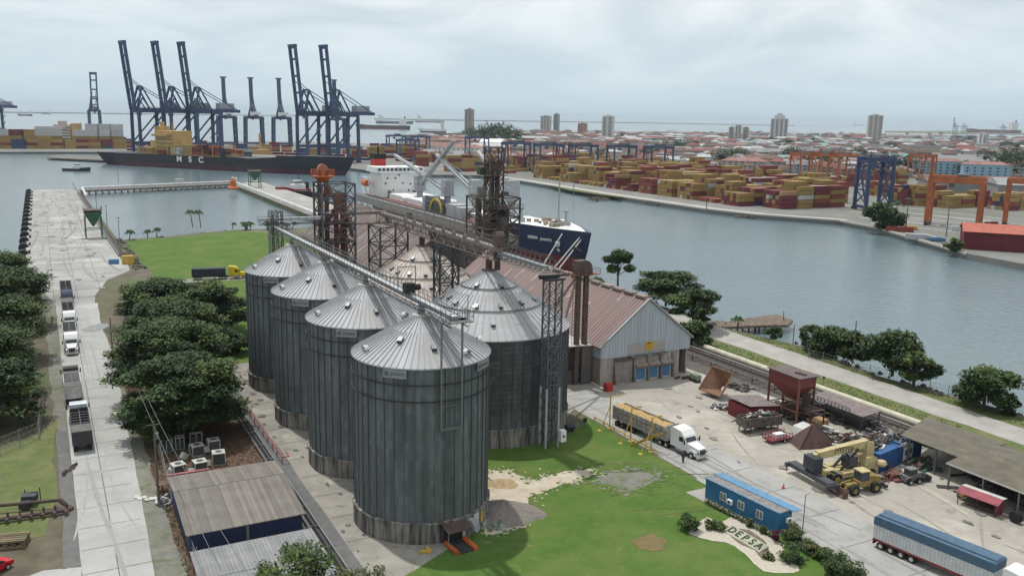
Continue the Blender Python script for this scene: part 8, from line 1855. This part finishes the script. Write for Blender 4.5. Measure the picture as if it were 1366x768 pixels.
# garden
GD = 'garden shrubs near the office'
for (x, y, h, R0, m, lb) in ((920, 707, 1.9, 1.4, (LF_D, LF_M), 'dark round shrub at the left end of the gravel bed'), (951, 705, .9, 1.2, (LF_L, LF_M), 'light green low hedge, left piece, on the gravel bed'), (961, 706, .7, .9, (LF_L, LF_M), 'light green low hedge, right piece, on the gravel bed'), (1058, 722, 2.0, 1.6, (LF_O, LF_M, LF_D), 'flowering grey green shrub at the post foot'), (1056, 747, 2.0, 1.7, (LF_D, LF_M), 'dark shrub with pale leaves on the gravel tip'), (1076, 733, 1.3, 1.3, (LF_O, LF_L), 'yellow green shrub on the kerb bed'), (1088, 741, 1.2, 1.5, (LF_O, LF_M), 'low olive shrub in the kerb bed'), (1106, 750, 1.3, 1.6, (LF_M, LF_L), 'broad-leaved plant in the kerb bed'), (1130, 772, 2.2, 2.2, (LF_D, LF_M), 'big dark shrub with red blooms at the bottom edge'), (1113, 766, 1.5, 1.5, (LF_M, LF_D), 'medium shrub left of the big one at the bottom edge'), (1034, 722, 1.4, .7, (LF_R,), 'small dark red shrub at the office corner'), (1025, 745, .7, .8, (LF_L, LF_O), 'lime green shrub at the end of the letters'), (1000, 703, 1.2, .5, (LF_O,), 'spindly pale shrub behind the letters, left'), (1018, 712, 1.2, .5, (LF_O,), 'spindly pale shrub behind the letters, right')):
    tree(lb, P(x, y), h, R0, int(x) % 97, int(900*R0), .13, m, False, GD, 14, low=.1, cat='shrub', name='garden_shrub', trunk=.06)
b = MB(); r = random.Random(3)
for k in range(24):
    f = k/23; p = P(943, 672).lerp(P(1032, 718), f); leaves(b, (p.x, p.y, .45), (.45, .35, .4), 60, .11, r, 1.2)
tag(b.build('office_hedge', LF_M), 'narrow green hedge along the foot of the office wall', 'hedge')
for i in range(7):
    pass
# weeds and grass tufts scattered on verges and lawns as loose ground cover
def tufts(name, regions, n, m, h=.25, seed=1, w=.05):
    r = random.Random(seed); b = MB()
    for pts in regions:
        us = [p[0] for p in pts]; vs_ = [p[1] for p in pts]
        k = 0
        while k < n:
            u, v = r.uniform(min(us), max(us)), r.uniform(min(vs_), max(vs_)); k += 1
            ins = False; j = len(pts)-1
            for i in range(len(pts)):
                if (pts[i][1] > v) != (pts[j][1] > v) and u < (pts[j][0]-pts[i][0])*(v-pts[i][1])/(pts[j][1]-pts[i][1])+pts[i][0]: ins = not ins
                j = i
            if not ins: continue
            c = S(u, v, .06)
            for q in range(3):
                a = r.uniform(0, 6.28); hh_ = h*r.uniform(.5, 1.3); dx, dy = math.cos(a)*w, math.sin(a)*w; lx, ly = r.uniform(-.15, .15), r.uniform(-.15, .15)
                b.add([(c.x-dx, c.y-dy, c.z), (c.x+dx, c.y+dy, c.z), (c.x+lx, c.y+ly, c.z+hh_)], [(0, 1, 2)])
    return struct(b.build(name, m), 'stuff')
tufts('verge_weeds', [[(-205,10.8),(-60,10.8),(-60,12.8),(-205,12.5)]], 1500, leafmat('weed_blade', (.12, .15, .05), (.09, .12, .04), .3), .2, 4, .08)
tufts('shore_weeds', [[(-165,144.5),(-140,150),(-118,146),(-95,149),(-60,151),(-60,144.5)], [(-190,128),(-90,128),(-90,135),(-190,135)]], 2500, leafmat('dry_blade', (.15, .16, .06), (.10, .12, .045), .3), .2, 6, .07)
tufts('litter_leaves', [[(-176,11),(-105,12.5),(-122,13),(-123,25.5),(-176,25.5)]], 5000, mat('dead_leaf', (.20, .10, .06), .9, 0, .5, 1, .2), .08, 8, .16)
